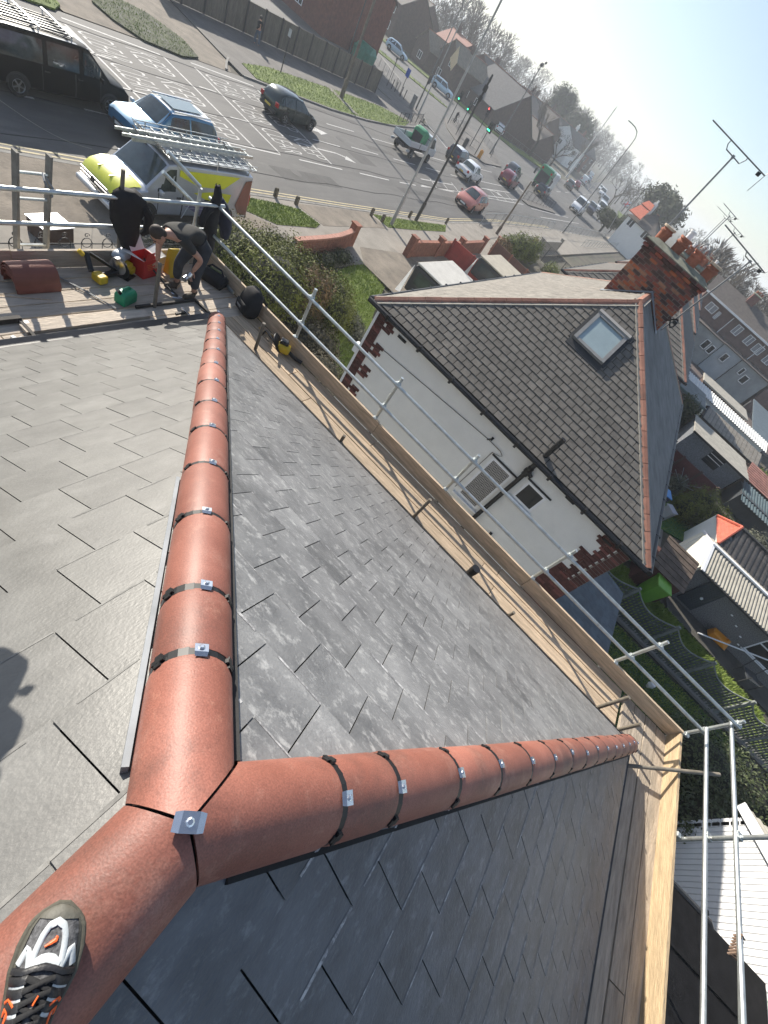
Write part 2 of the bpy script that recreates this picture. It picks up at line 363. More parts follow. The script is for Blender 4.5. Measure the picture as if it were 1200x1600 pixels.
# ---- ridge and hip tiles
RT = 0.111
def tile_mesh(p, d, L, seed, first_clip=None, r=RT, th=0.013):
    """half-round tile from p along d; slightly tapered and uneven"""
    d = d.normalized(); x = d.cross(Vector((0, 0, 1))).normalized(); z = x.cross(d)
    rr = random.Random(seed); vs = []; n = 14; tilt = rr.uniform(-0.004, 0.004); k0 = rr.uniform(-0.003, 0.003)
    g = G(); rings = []
    for s in (0, 0.02, L * 0.5, L - 0.02, L):
        ro = r + (0.0 if 0 < s < L else -0.004)
        out = [p + d * s + x * (ro * math.cos(a) + k0 + tilt * s) + z * (ro * math.sin(a)) for a in [rad(-6 + 192 * i / n) for i in range(n + 1)]]
        inn = [p + d * s + x * ((r - th) * math.cos(a) + k0 + tilt * s) + z * ((r - th) * math.sin(a)) for a in [rad(-6 + 192 * i / n) for i in range(n + 1)]][::-1]
        rings.append(out + inn)
    g.loft(rings); return g
def tile_run(start, d, joints, first, planes, nm='ridge_tile', endcap=True):
    d = d.normalized(); x = d.cross(Vector((0, 0, 1))).normalized(); z = x.cross(d)
    js = [first] + joints
    for i in range(len(js) - 1):
        a, b = js[i], js[i + 1]; gap = 0.011
        g = tile_mesh(start + d * (a + (gap if i else 0)), d, (b - a) - gap - (gap if i else 0), int(a * 1000) + 11)
        me = g.mesh(nm, M_terra, smooth=True, sharp=50)
        if i == 0:
            bm = bmesh.new(); bm.from_mesh(me)
            for pn in planes:
                bmesh.ops.bisect_plane(bm, geom=bm.verts[:] + bm.edges[:] + bm.faces[:], plane_co=AP + pn * 0.003, plane_no=pn, clear_inner=True)
            bm.to_mesh(me); bm.free()
        o = bpy.data.objects.new(nm, me); COL.objects.link(o); put(o, house)
        # union strip and clamp on the joint at b
        c = start + d * b
        g = G(); rings = []
        for s in (-0.016, 0.016):
            rings.append([c + d * s + (x * math.cos(t) + z * math.sin(t)) * (RT - 0.004) for t in [rad(-10 + 200 * k / 14) for k in range(15)]]
                         + [c + d * s + (x * math.cos(t) + z * math.sin(t)) * (RT - 0.016) for t in [rad(190 - 200 * k / 14) for k in range(15)]])
        g.loft(rings); g.build('union_strip', M_black, o)
        for ang in (32, 148):
            t = rad(ang); pc = c + (x * math.cos(t) + z * math.sin(t)) * (RT - 0.002)
            g = G(); g.bar(pc - d * 0.020, pc + d * 0.020, 0.022, 0.009, 0, up=(x * math.cos(t) + z * math.sin(t)))
            g.bar(pc - d * 0.007, pc + d * 0.007, 0.042, 0.010, 0, up=(x * math.cos(t) + z * math.sin(t)))
            g.build('union_clip', M_black, o)
        t = rad(90 + R.uniform(-6, 6)); up = x * math.cos(t) + z * math.sin(t); pc = c + up * (RT + 0.003)
        clamp(pc, d, up, o, 0.024)
def clamp(pc, d, up, parent, h):
    s = d.cross(up).normalized(); g = G()
    M = Matrix(((s.x, d.x, up.x, pc.x), (s.y, d.y, up.y, pc.y), (s.z, d.z, up.z, pc.z), (0, 0, 0, 1)))
    g.add([(-.016, -h, 0), (.016, -h, 0), (.018, -h * .55, .007), (-.018, -h * .55, .007), (.018, h * .55, .007), (-.018, h * .55, .007), (.016, h, 0), (-.016, h, 0)],
          [(0, 1, 2, 3), (3, 2, 4, 5), (5, 4, 6, 7)], 0, M)
    o = g.build('clamp', M_steel, parent)
    g = G(); g.lathe([(0.0085, 0.004), (0.0085, 0.010), (0.005, 0.0125), (0, 0.0125)], 8, 0, M); g.build('screw', M_steel, parent)
dn = Vector((0, 0, -0.022))
d1, d2, d0 = (A_ - AP), (B_ - AP), Vector((0, -1, 0))
P0 = AP + dn
pl_h1 = [Vector((-1, 0, 0)), Vector((-0.38, 0.92, 0)).normalized()]
pl_h2 = [Vector((1, 0, 0)), Vector((0.38, 0.92, 0)).normalized()]
pl_r = [Vector((0.38, -0.92, 0)).normalized(), Vector((-0.38, -0.92, 0)).normalized()]
j1 = [.38, .65, 1.108, 1.574, 2.066, 2.535, 3.03, 3.55, 4.09, 4.58, 5.07, 5.56, 6.05, 6.40]
j2 = [.427, .704, 1.143, 1.578, 2.03, 2.47, 2.91, 3.34, 3.755, 4.18, 4.61, 5.04, 5.47, 5.86, 6.14]
tile_run(P0, d1, j1, -0.25, pl_h1)
tile_run(P0, d2, j2, -0.25, pl_h2)
tile_run(P0, d0, [0.48, 0.96, 1.44, 1.92, 2.4, 2.88], -0.25, pl_r)
clamp(AP + Vector((0.0, 0.0, RT - 0.012)), Vector((0.8, 0.6, 0)).normalized(), Vector((0, 0, 1)), house, 0.03)
# hip tile end discs
for d in (d1, d2):
    e = P0 + d.normalized() * (6.40 if d is d1 else 6.14); x = d.normalized().cross(Vector((0, 0, 1))).normalized(); z = x.cross(d.normalized())
    g = G(); g.slab([e + (x * math.cos(rad(t)) + z * math.sin(rad(t))) * (RT - .014) for t in range(-5, 190, 13)], 0.012); g.build('hip_end_cap', M_terra, house)
# vent roll beside the front hip: grey strip with pale tape
g = G(); dd = d1.normalized(); x = dd.cross(Vector((0, 0, 1))).normalized()
for sgn, m_, nm in ((-1, M_lead, 'ridge_roll'), (1, M_felt, 'ridge_roll')):
    g = G(); a = P0 + x * sgn * (RT + 0.012) + Vector((0, 0, -0.035)); g.bar(a + dd * 0.12, a + dd * (1.55 if sgn < 0 else 6.2), 0.016, 0.06); 
    g.bar(a + dd * 0.12 + x * sgn * .014 + Vector((0, 0, -.02)), a + dd * (1.5 if sgn < 0 else 6.2) + x * sgn * .014 + Vector((0, 0, -.02)), 0.03, 0.02)
    g.build(nm, m_, house)
dd = d2.normalized(); x = dd.cross(Vector((0, 0, 1))).normalized()
for sgn in (-1, 1):
    g = G(); a = P0 + x * sgn * (RT + 0.008) + Vector((0, 0, -0.06)); g.bar(a + dd * 0.12, a + dd * 6.0, 0.016, 0.06); g.build('ridge_roll', M_felt, house)
# eaves: fascia, dark eaves tray and gutter edge
g = G(); g.bar((EX0, EY + .01, ZE - .10), (EX1, EY + .01, ZE - .10), .03, .16); g.build('fascia', M_felt, house)
g = G(); g.bar((EX0 - .01, EY, ZE - .10), (EX0 - .01, YB, ZE - .10), .03, .16); g.build('fascia', M_felt, house)
g = G(); g.bar((EX1 + .01, EY, ZE - .10), (EX1 + .01, YB, ZE - .10), .03, .16); g.build('fascia', M_felt, house)
g = G()
for (p, q) in (((EX0 - .05, EY + .035, ZE - .035), (EX1 + .05, EY + .035, ZE - .035)), ((EX1 + .035, EY + .05, ZE - .035), (EX1 + .035, YB, ZE - .035)), ((EX0 - .085, EY + .05, ZE - .04), (EX0 - .085, YB, ZE - .04))):
    g.bar(p, q, .13 if abs(p[0] - q[0]) < .2 and p[0] < 0 else .05, .03)
g.build('eaves_tray', M_black, house)
# ================================================================== scaffold
scaf = thing('scaffold', 'galvanised tube scaffold with timber deck and toe boards wrapped round the slated roof', 'scaffolding', (0, 5.2, 0), world=True)
ZD = 4.95
def deck_x(y0, w, xs, z=ZD, m=M_board):
    for a, b in zip(xs, xs[1:]):
        g = G(); g.box(a + .006, b - .006, y0 + .006, y0 + w - .010, z - .038, z + R.uniform(-.004, .003)); g.build('scaffold_board', m, scaf)
def deck_y(x0, w, ys, z=ZD, m=M_boardY):
    for a, b in zip(ys, ys[1:]):
        g = G(); g.box(x0 + .006, x0 + w - .010, a + .006, b - .006, z - .038, z + R.uniform(-.004, .003)); g.build('scaffold_board', m, scaf)
wB = 0.212
for k in range(4):
    deck_x(4.36 + k * wB, wB, [-4.30, -3.0 + 0.5 * (k % 2), 1.0 + (0.3 if k % 2 else 0), 3.66] if k < 3 else [-4.30, -1.4, 1.25, 3.66])
# the wide front deck (boards run along the eave)
for k in range(6):
    deck_y(-5.46 + k * 0.2, 0.2, [-6, -2.2 + .3 * (k % 2), 1.5 + .2 * (k % 3), 5.2], m=M_boardD)
for k in range(4):
    deck_y(3.72 + k * 0.2, 0.2, [-6, -1.8 + .4 * (k % 2), 2.1 - .5 * (k % 2), 5.2], m=M_boardG)
# toe boards
for a, b in ((-5.5, -1.55), (-1.55, 1.62), (1.62, 4.53)):
    g = G(); g.box(a + .004, b - .004, 5.215, 5.25, ZD + .0, 5.19 + R.uniform(-.01, .01)); g.build('toe_board', M_board, scaf)
for a, b in ((5.21, 1.3), (1.3, -2.6)):
    g = G(); g.box(4.50, 4.535, b + .004, a - .004, ZD, 5.17 + R.uniform(-.005, .005)); g.build('toe_board', M_boardY, scaf)
for a, b in ((5.21, 2.55), (2.55, -1.3)):
    g = G(); g.box(-5.5, -5.465, b + .004, a - .004, ZD, 5.17 + R.uniform(-.005, .005)); g.build('toe_board', M_boardD, scaf)
TR = 0.024
def gtube(p, q, name, m=M_galv, r=TR):
    g = G(); g.tube(p, q, r, 10); g.tube(p, p + (Vector(q) - Vector(p)) * 0.0001, r * .8, 10) if False else None
    return g.build(name, m, scaf, smooth=True)
V3 = Vector
gtube(V3((-5.62, 5.225, 5.86)), V3((4.62, 5.225, 5.86)), 'guard_rail')
gtube(V3((-5.62, 5.225, 5.44)), V3((4.56, 5.225, 5.43)), 'guard_rail')
gtube(V3((-5.42, -6, 5.87)), V3((-5.42, 5.33, 5.87)), 'guard_rail')
gtube(V3((-5.55, -6, 5.43)), V3((-5.55, 5.30, 5.43)), 'guard_rail')
gtube(V3((4.56, -6, 5.80)), V3((4.56, 5.28, 5.80)), 'guard_rail')
gtube(V3((4.56, -6, 5.48)), V3((4.56, 5.26, 5.48)), 'guard_rail')
def coupler(p, ax):
    g = G(); g.cbox(p, (.07, .075, .06)); g.tube(p + V3((-.045, 0, .02)), p + V3((.05, 0, .02)), .009, 6); g.tube(p + V3((0, -.02, -.045)), p + V3((0, -.02, .05)), .009, 6)
    g.build('coupler', M_galv, scaf, bevel=.008)
STD = [(-3.44, 6.0), (-1.66, 5.97), (-.16, 5.96), (1.63, 5.98), (3.25, 5.98), (4.585, 5.95)]
for x, z in STD:
    gtube(V3((x, 5.275, 0)), V3((x, 5.275, z)), 'standard')
    coupler(V3((x, 5.25, 5.86)), 0); coupler(V3((x, 5.25, 5.43)), 0)
    g = G(); g.cbox((x, 5.245, 5.18), (.06, .05, .05)); g.tube((x - .03, 5.22, 5.19), (x + .03, 5.22, 5.19), .012, 6); g.build('board_clip', M_galv, scaf, bevel=.008)
for y in (3.79, 1.6, -.6):
    gtube(V3((4.615, y, 0)), V3((4.615, y, 6.3)), 'standard'); coupler(V3((4.59, y, 5.8)), 0); coupler(V3((4.59, y, 5.48)), 0)
    g = G(); g.cbox((4.55, y, 5.17), (.05, .06, .05)); g.build('board_clip', M_galv, scaf, bevel=.008)
gtube(V3((-5.48, 4.92, 0)), V3((-5.48, 4.92, 6.05)), 'standard'); gtube(V3((-5.50, 3.82, 0)), V3((-5.50, 3.82, 6.15)), 'standard', mat('dark_tube', (.16, .14, .11), .7, .3, 8))
MDT = MATS['dark_tube']
for x in (-3.44, -1.66, -.16, 1.63, 3.25):      # transoms under the deck and inner standards
    gtube(V3((x + .05, 4.1, 4.88)), V3((x + .05, 5.4, 4.88)), 'transom', MDT)
for b, t in (((-.18, 4.57, 4.9), (-.18, 4.57, 5.39)), ((-1.68, 4.59, 4.9), (-1.68, 4.59, 5.07)), ((1.68, 4.56, 4.9), (1.68, 4.56, 5.07)), ((3.29, 4.50, 4.97), (3.29, 4.52, 5.49)), ((3.70, 4.54, 4.9), (3.70, 4.54, 5.30)), ((-3.58, 4.64, 4.9), (-3.58, 4.64, 5.41)), ((-4.63, 3.76, 4.9), (-4.63, 3.76, 5.58)), ((3.72, 4.02, 4.99), (4.97, 4.93, 5.34))):
    gtube(V3(b), V3(t), 'standard' if abs(b[0] - t[0]) < .1 else 'transom', MDT, .024)
g = G(); g.tube((.90, 4.50, 4.9), (.90, 4.50, 5.18), .055, 14); g.tube((.90, 4.50, 5.1), (.90, 4.50, 5.185), .062, 14)
tag(g.build('vent_pipe', M_black, smooth=True), 'short black plastic pipe standing up through the scaffold deck by the eave', 'pipe')
# ================================================================== neighbouring semi-detached pairs
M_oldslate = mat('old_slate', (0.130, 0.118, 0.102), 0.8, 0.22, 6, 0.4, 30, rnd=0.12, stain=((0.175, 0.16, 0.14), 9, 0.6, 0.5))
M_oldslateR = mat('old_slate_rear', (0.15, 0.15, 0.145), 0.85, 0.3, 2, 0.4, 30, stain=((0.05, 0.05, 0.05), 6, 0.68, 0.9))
M_hiptile = mat('weathered_hip_tile', (0.27, 0.125, 0.085), 0.75, 0.3, 3, 0.5, 40, rnd=0.14, stain=((0.33, 0.24, 0.17), 4, 0.58, 0.6))
M_mortar = mat('mortar', (0.30, 0.28, 0.24), 0.9, 0.2, 12, 0.5, 60)
M_moss = mat('mossy_mortar', (0.20, 0.20, 0.155), 0.95, 0.35, 5, 0.8, 40, stain=((0.34, 0.33, 0.29), 5, 0.6, 0.7))
BR = [mat('brick_%s' % n, c, 0.85, 0.25, 14, 0.5, 60) for n, c in (('orange', (.36, .105, .045)), ('red', (.27, .07, .04)), ('plum', (.17, .06, .05)), ('dark', (.07, .035, .03)), ('buff', (.36, .17, .10)))]
M_brickq = mat('dark_brick', (0.085, 0.032, 0.026), 0.85, 0.3, 14, 0.4, 60, rnd=0.2)
M_pvc = mat('white_upvc', (0.80, 0.80, 0.80), 0.35, 0.03, 3)
M_glass = mat('window_glass', (0.02, 0.022, 0.024), 0.06, spec=0.25)
M_glassB = mat('rooflight_glass', (0.30, 0.37, 0.38), 0.10, 0.1, 1.2, spec=0.9)
M_pot = mat('chimney_pot', (0.34, 0.12, 0.07), 0.75, 0.3, 6, 0.3, 30, rnd=0.15)
M_potb = mat('buff_pot', (0.50, 0.40, 0.30), 0.8, 0.3, 6)
M_alu = mat('aerial_metal', (0.22, 0.23, 0.24), 0.5, 0.2, 8, metal=0.6)
M_greyframe = mat('grey_frame', (0.24, 0.235, 0.225), 0.5, 0.1, 8)
NX0, NX1, NXM = -3.98, 3.51, -0.24
def hip_tiles(parent, p, q, w, n, m, bud=99):
    """angular hip or ridge tiles from p to q"""
    p, q = Vector(p), Vector(q); d = (q - p).normalized(); L = (q - p).length / n
    x = d.cross(Vector((0, 0, 1))).normalized(); z = x.cross(d)
    for i in range(n):
        a = p + d * (i * L + .006); b = p + d * ((i + 1) * L - .006); k = R.uniform(0, .008)
        sec = lambda c: [c - x * w + z * (-.075 + k), c - x * w * .45 + z * (.005 + k), c + z * (.035 + k), c + x * w * .45 + z * (.005 + k), c + x * w + z * (-.075 + k), c + x * w * .9 + z * -.10, c + z * .01, c - x * w * .9 + z * -.10]
        g = G(); g.loft([sec(a), sec(b)]); g.build('hip_tile', m, parent)
    g = G(); g.bar(p + z * -.06, q + z * -.06, w * 2.15, .07); g.build('hip_bedding', M_mortar, parent)
def semi(y0, depth, label, det=False, ridge=7.6):
    t = thing('semi_detached_house', label, 'house', (0, y0 + .2, 0), world=True, group='row of hipped semi-detached houses')
    y1 = y0 + depth; ya, yb = y0 + 3.9, y1 - 3.9; z0 = 5.17
    a, b, c, d_ = (NX0, y0, z0), (NX1, y0, z0), (NX1, y1, z0), (NX0, y1, z0); p, q = Vector((NXM, ya, ridge)), Vector((NXM, yb, ridge))
    dz = Vector((0, 0, -.02))
    g = G(); g.box(NX0 + .16, NX1 - .25, y0 + .22, y1 - .22, 0, 5.08); g.build('wall', M_render, t)
    W_, E_, S_, N_ = (q, p, a, d_), (p, q, c, b), (p, a, b), (q, c, d_)
    if det:
        g = G(); g.slab([Vector(k) + dz * 2 for k in (a, b, p)], .04); g.build('underlay', M_felt, t)
        N = plane3(a, b, p); U = Vector((1, 0, 0)); V = N.cross(U); V = V if V.z > 0 else -V
        hv = (p - Vector(a)).dot(V)
        cs = slates(t, a, U, V, N, [(-.02, -.02), (NX1 - NX0 + .02, -.02), (NXM - NX0, hv)], .198, .168, .008, None, 0, seed=12, lift=.014, gap=.014)
        lay(t, cs, M_oldslate, 300, 'slate', 'side_slates')
        N = plane3(a, p, d_); U = Vector((0, 1, 0)); V = N.cross(U); V = V if V.z > 0 else -V
        hv = (p - Vector(a)).dot(V)
        cs = slates(t, a, U, V, N, [(0, -.02), (depth, -.02), (yb - y0, hv), (ya - y0, hv)], .198, .168, .008, None, 0, seed=13, lift=.014)
        g = G(); tt = []
        for s_, top, th, tint, e in cs: k = len(g.f); g.slab(top, th); tt += [tint] * (len(g.f) - k)
        g.t = tt; g.build('front_slates', mat('old_slate_front_lit', (0.23, 0.21, 0.18), 0.85, 0.25, 5, 0.4, 30, rnd=.1), t, kind='stuff')  # front slates paler: sunlight on this slope put into their colour
        g = G(); g.slab([Vector(k) for k in (b, c, q, p)] if plane3(b, c, p).dot((Vector(c) - Vector(b)).cross(p - Vector(c))) > 0 else [Vector(k) for k in (p, q, c, b)], .05); g.build('rear_slope', M_oldslateR, t)
        g = G(); g.slab([Vector(k) for k in (q, c, d_)][::-1], .05); g.build('far_slope', M_oldslate, t)
    else:
        for nm, qd, m in (('front_slope', (a, p, q, d_), 'f'), ('rear_slope', (b, c, q, p), 'r'), ('side_slope', (a, b, p), 's'), ('far_slope', (c, d_, q), 'n')):
            P = [Vector(k) for k in qd]; nn = (P[1] - P[0]).cross(P[2] - P[0])
            if nn.z < 0: P = P[::-1]
            N = plane3(P[0], P[1], P[2]); 
            if nm == 'far_slope': g = G(); g.slab(P, .05); g.build(nm, M_oldslate, t); continue
            U = {'f': Vector((0, 1, 0)), 'r': Vector((0, 1, 0)), 's': Vector((1, 0, 0))}[m]; V = N.cross(U); V = V if V.z > 0 else -V
            O = Vector(a) if m != 'r' else Vector(b); poly = [((k - O).dot(U), (k - O).dot(V)) for k in [Vector(k2) for k2 in qd]]
            cs = slates(t, O, U, V, N, poly, .3, .25, .012, None, 0, seed=int(y0), lift=.02)
            g = G(); tt = []
            for s_, top, th, tint, e in cs: k = len(g.f); g.slab(top, th); tt += [tint] * (len(g.f) - k)
            g.t = tt; g.build(nm, M_oldslate, t, kind='stuff')
    n1 = 17 if det else 8
    hip_tiles(t, a, p, .13, n1, M_hiptile); hip_tiles(t, b, p, .13, n1, M_hiptile)
    hip_tiles(t, c, q, .13, n1 if det else 8, M_hiptile); hip_tiles(t, d_, q, .13, 8, M_hiptile); hip_tiles(t, p, q, .13, 10, M_hiptile)
    # gutter with brackets and fascia
    g = G()
    for s, e in ((a, b), (b, c), (d_, a)):
        s, e = Vector(s), Vector(e); k = (e - s).normalized(); o = k.cross(Vector((0, 0, 1))) * .06 + Vector((0, 0, -.05))
        g.path([s + o - k * .06, s + o + k * .01, e + o], .055, 8)
        for i in range(int((e - s).length / .9)): g.cbox(s + o + k * (.5 + .9 * i) + Vector((0, 0, -.01)), (.05, .13, .13) if abs(k.x) > .5 else (.13, .05, .13))
    g.build('gutter', M_black, t)
    return t, a, b, c, d_, p, q
def chimney(parent, x0, x1, y0, y1, zb, zt, pots, bricks=True, roofz=None, rows=1):
    ch = thing_part('chimney', parent)
    g = G(); g.box(x0 + .012, x1 - .012, y0 + .012, y1 - .012, zb - .6, zt); g.build('mortar_core', M_mortar, ch)
    rr = random.Random(5); n = 0
    if bricks:
        z = zb - .35; i = 0
        while z < zt - .01:
            u = x0 - (.11 if i % 2 else 0)
            k = .03 * max(0, (3 - round((zt - z) / .078))) if z > zt - .2 else 0
            while u < x1:
                a_, b_ = max(u, x0) + .004, min(u + .215, x1) - .004
                if b_ - a_ > .04 and (roofz is None or z + .07 > roofz((a_ + b_) / 2)):
                    g = G(); g.box(a_ - (k if a_ < x0 + .02 else 0), b_ + (k if b_ > x1 - .02 else 0), y0 - k - rr.uniform(0, .008), y0 + .06, z + .004, z + .068)
                    h = (z - zb) / (zt - zb)
                    w = [4, 3, 2.5, 2.5, .8] if .25 < h < .75 else ([.6, 1.5, 4, 6, .2] if h >= .75 else [1.5, 2.5, 5, 3, 1.2])
                    g.build('brick', rr.choices(BR, w)[0], ch); n += 1
                u += .225
            z += .0755; i += 1
        # sides and back as bonded brick courses
    g = G(); z = zb - .35; i = 0
    while z < zt - .01:
        for (xx, s) in ((x0, -1), (x1, 1)):
            v = y0 + (.07 if bricks else 0)
            while v < y1 - .02: g.box(xx - .006, xx + .006, v + .004, min(v + .215, y1) - .004, z + .004, z + .068); v += .225
        if not bricks:
            u = x0 - (.11 if i % 2 else 0)
            while u < x1: g.box(max(u, x0) + .004, min(u + .215, x1) - .004, y0 - .006, y0 + .006, z + .004, z + .068); u += .225
        z += .0755; i += 1
    g.build('brickwork', BR[2] if not bricks else BR[1], ch, kind='stuff')
    g = G(); g.loft([[(x0 - .09, y0 - .09, zt), (x1 + .09, y0 - .09, zt), (x1 + .09, y1 + .09, zt), (x0 - .09, y1 + .09, zt)], [(x0 - .09, y0 - .09, zt + .07), (x1 + .09, y0 - .09, zt + .07), (x1 + .09, y1 + .09, zt + .07), (x0 - .09, y1 + .09, zt + .07)],
                     [(x0 + .12, y0 + .12, zt + .17), (x1 - .12, y0 + .12, zt + .17), (x1 - .12, y1 - .12, zt + .17), (x0 + .12, y1 - .12, zt + .17)]]); g.build('flaunching', M_moss, ch)
    for r_ in range(rows):
        for i in range(pots):
            x = x0 + .16 + (x1 - x0 - .32) * i / max(1, pots - 1); k = (i + r_) % 4
            g = G(); M = Matrix.Translation((x, (y0 + y1) / 2 + (r_ - (rows - 1) / 2) * .4, zt + .10))
            h = (.36, .40, .38, .40)[k] * (1 + .25 * (rows > 1) * R.random())
            g.lathe([(.125, 0), (.14, .05), (.145, h * .55), (.15, h * .6), (.165, h * .62), (.165, h * .72), (.14, h * .75), (.14, h * .86), (.165, h * .88), (.165, h), (.12, h), (.11, h * .3), (0, h * .3)], 14, 0, M)
            o = g.build('chimney_pot', M_pot, ch, smooth=True)
            if k == 0 or k == 3: g = G(); g.lathe([(.168, h * .87), (.17, h * 1.0), (.125, h * 1.005)], 14, 0, M)
            elif k == 1: g = G(); g.lathe([(.07, h), (.07, h * 1.35), (.09, h * 1.36), (.09, h * 1.44), (.0, h * 1.45)], 10, 0, M)
            else:
                g = G()
                for q in range(8):
                    a = pi * q / 8; g.path([M @ Vector((.15 * math.cos(a) * math.cos(b), .15 * math.sin(a) * math.cos(b), h + .20 * math.sin(b))) for b in [pi * s / 8 for s in range(9)]], .006, 4)
            # pot insert is a sub-piece of the pot: keep to three levels by parenting it to the chimney
            put(g.build('pot_rim' if k in (0, 3) else 'flue_cowl' if k == 1 else 'pot_guard', M_potb if k in (0, 3) else M_pvc if k == 1 else M_alu, None, smooth=True), ch)
    return ch
def thing_part(name, parent):
    o = bpy.data.objects.new(name, None); COL.objects.link(o)
    if parent.get('_world'): o['_world'] = 1; o['_o'] = [0, 0, 0]
    put(o, parent); o.location = (0, 0, 0)
    return o
n1, *_c = semi(8.11, 12.1, 'white rendered neighbouring house with old slate hipped roof, a rooflight and a large brick chimney', True)
a, b, c, d_, p, q = _c
roofz = lambda x: 7.6 - abs(x - NXM) * .648 - .04
ch1 = chimney(n1, -1.2, .55, 14.0, 14.8, 7.0, 8.33, 4, True, roofz)
for i, sx in ((0, -1), (1, 1)):
    g = G(); x_ = NXM + sx * .05; x2 = -1.25 if sx < 0 else .6
    g.slab([(x2, 13.9, roofz(x2) + .07), (x2, 14.02, roofz(x2) + .09), (NXM, 14.02, 7.6 + .10), (NXM, 13.9, 7.6 + .06)][::(1 if sx < 0 else -1)], .01); g.build('lead_flashing', M_lead, n1)
# valley strip on the front slope and rear dormer-like lower hip
# rooflight
N = plane3(a, b, p); U = Vector((1, 0, 0)); V = N.cross(U); V = V if V.z > 0 else -V; A0 = Vector(a)
def onr(x, v, h=0): return A0 + U * (x - a[0]) + V * v + N * h
rl = thing_part('rooflight', n1)
g = G()
for (x0, x1, v0, v1, h) in ((-.68, -.60, 2.60, 3.50, .10), (.08, .16, 2.60, 3.50, .10), (-.60, .08, 2.60, 2.67, .09), (-.60, .08, 3.43, 3.50, .11)):
    g.slab([onr(x0, v0, h), onr(x1, v0, h), onr(x1, v1, h), onr(x0, v1, h)], .12)
g.build('frame', M_greyframe, rl)
g = G(); g.slab([onr(-.60, 2.66, .075), onr(.08, 2.66, .075), onr(.08, 3.44, .075), onr(-.60, 3.44, .075)], .02); g.build('glass', M_glassB, rl)
g = G(); g.slab([onr(-.70, 3.50, .13), onr(.18, 3.50, .13), onr(.18, 3.66, .05), onr(-.70, 3.66, .05)], .04); g.build('hood', M_greyframe, rl)
g = G(); g.slab([onr(-.72, 2.42, .025), onr(.20, 2.42, .025), onr(.20, 2.60, .03), onr(-.72, 2.60, .03)], .015)
g.slab([onr(-.76, 2.58, .03), onr(-.69, 2.58, .03), onr(-.69, 3.7, .03), onr(-.76, 3.7, .03)], .02); g.slab([onr(.17, 2.58, .03), onr(.24, 2.58, .03), onr(.24, 3.7, .03), onr(.17, 3.7, .03)], .02); g.build('apron_flashing', mat('dark_flashing', (.035, .035, .035), .55, .2, 8), rl)
# windows of the side wall
WY = 8.33
def window(parent, x0, x1, z0, z1, y=WY, split=None, pattern=False, lintel=True):
    w = thing_part('window', parent); f = .055
    g = G()
    for q in ((x0, x1, z1 - f, z1), (x0, x1, z0, z0 + f), (x0, x0 + f, z0 + f, z1 - f), (x1 - f, x1, z0 + f, z1 - f)): g.box(q[0], q[1], y - .012, y + .03, q[2], q[3])
    if split: g.box(x0 + f, x1 - f, y - .010, y + .03, split - .03, split + .03)
    g.build('frame', M_pvc, w)
    g = G(); g.box(x0 + f, x1 - f, y - .006, y + .02, z0 + f, z1 - f)
    g.build('pane', M_glass if not pattern else pattern, w)
    g = G(); g.box(x0 - .09, x1 + .06, y - .075, y - .002, z0 - .05, z0 - .015); g.build('sill', M_pvc, w)
    if lintel: g = G(); g.box(x0 - .05, x1 + .07, y - .03, y - .002, z1 + .02, z1 + .05); g.build('lintel', M_felt, w)
M_blind = mat('patterned_blind', (0.13, 0.125, 0.12), 0.4, 0.3, 3)
def blind_nodes(m):
    n = m.node_tree; b = n.nodes['Principled BSDF']; tc = n.nodes.new('ShaderNodeTexCoord'); mp = n.nodes.new('ShaderNodeMapping'); mp.inputs['Rotation'].default_value = (rad(90), 0, 0)
    bk = n.nodes.new('ShaderNodeTexBrick'); bk.inputs['Color1'].default_value = (.05, .05, .05, 1); bk.inputs['Color2'].default_value = (.11, .105, .10, 1); bk.inputs['Mortar'].default_value = (.50, .48, .46, 1)
    bk.inputs['Scale'].default_value = 13; bk.inputs['Mortar Size'].default_value = .05; bk.offset = .5; bk.inputs['Row Height'].default_value = .6
    n.links.new(tc.outputs['Object'], mp.inputs[0]); n.links.new(mp.outputs[0], bk.inputs[0]); n.links.new(bk.outputs[0], b.inputs['Base Color'])
blind_nodes(M_blind)
window(n1, -.02, .56, 3.14, 4.42, pattern=M_blind); window(n1, .84, 1.36, 4.08, 4.60)
g = G(); g.tube((.67, 8.24, 2.2), (.67, 8.24, 4.72), .05, 10); g.tube((.67, 8.24, 4.82), (.66, 8.24, 5.74), .055, 10, caps=False); g.tube((.66, 8.24, 5.72), (.66, 8.24, 5.74), .05, 10); g.tube((.67, 8.24, 4.66), (.67, 8.24, 4.74), .07, 10); g.tube((.67, 8.24, 4.80), (.67, 8.24, 4.88), .07, 10); g.tube((.67, 8.24, 4.74), (.67, 8.24, 4.80), .085, 10)
g.tube((.67, 8.24, 4.77), (.80, 8.30, 4.70), .045, 8); g.build('soil_pipe', M_black, n1, smooth=True)
g = G(); g.path([(-3.5, 8.318, 4.36), (-.35, 8.318, 4.62), (.0, 8.30, 4.63), (.10, 8.30, 4.58), (.05, 8.30, 4.53), (-.10, 8.31, 4.48), (-.14, 8.318, 3.2)], .008, 5); g.build('cable', MDT, n1)
for x, z in ((-3.1, 4.86), (1.65, 4.93), (2.75, 4.85)): g = G(); g.cbox((x, 8.31, z), (.22, .03, .05)); g.build('wall_vent', M_felt, n1)
g = G(); g.cbox((-.30, 8.29, 4.70), (.05, .08, .05)); g.tube((-.3, 8.3, 4.7), (-.36, 8.2, 4.66), .015, 6); g.build('wall_bracket', M_felt, n1); g = G(); g.cbox((1.2, 8.28, 3.0), (.06, .08, .06)); g.build('wall_bracket', M_felt, n1)
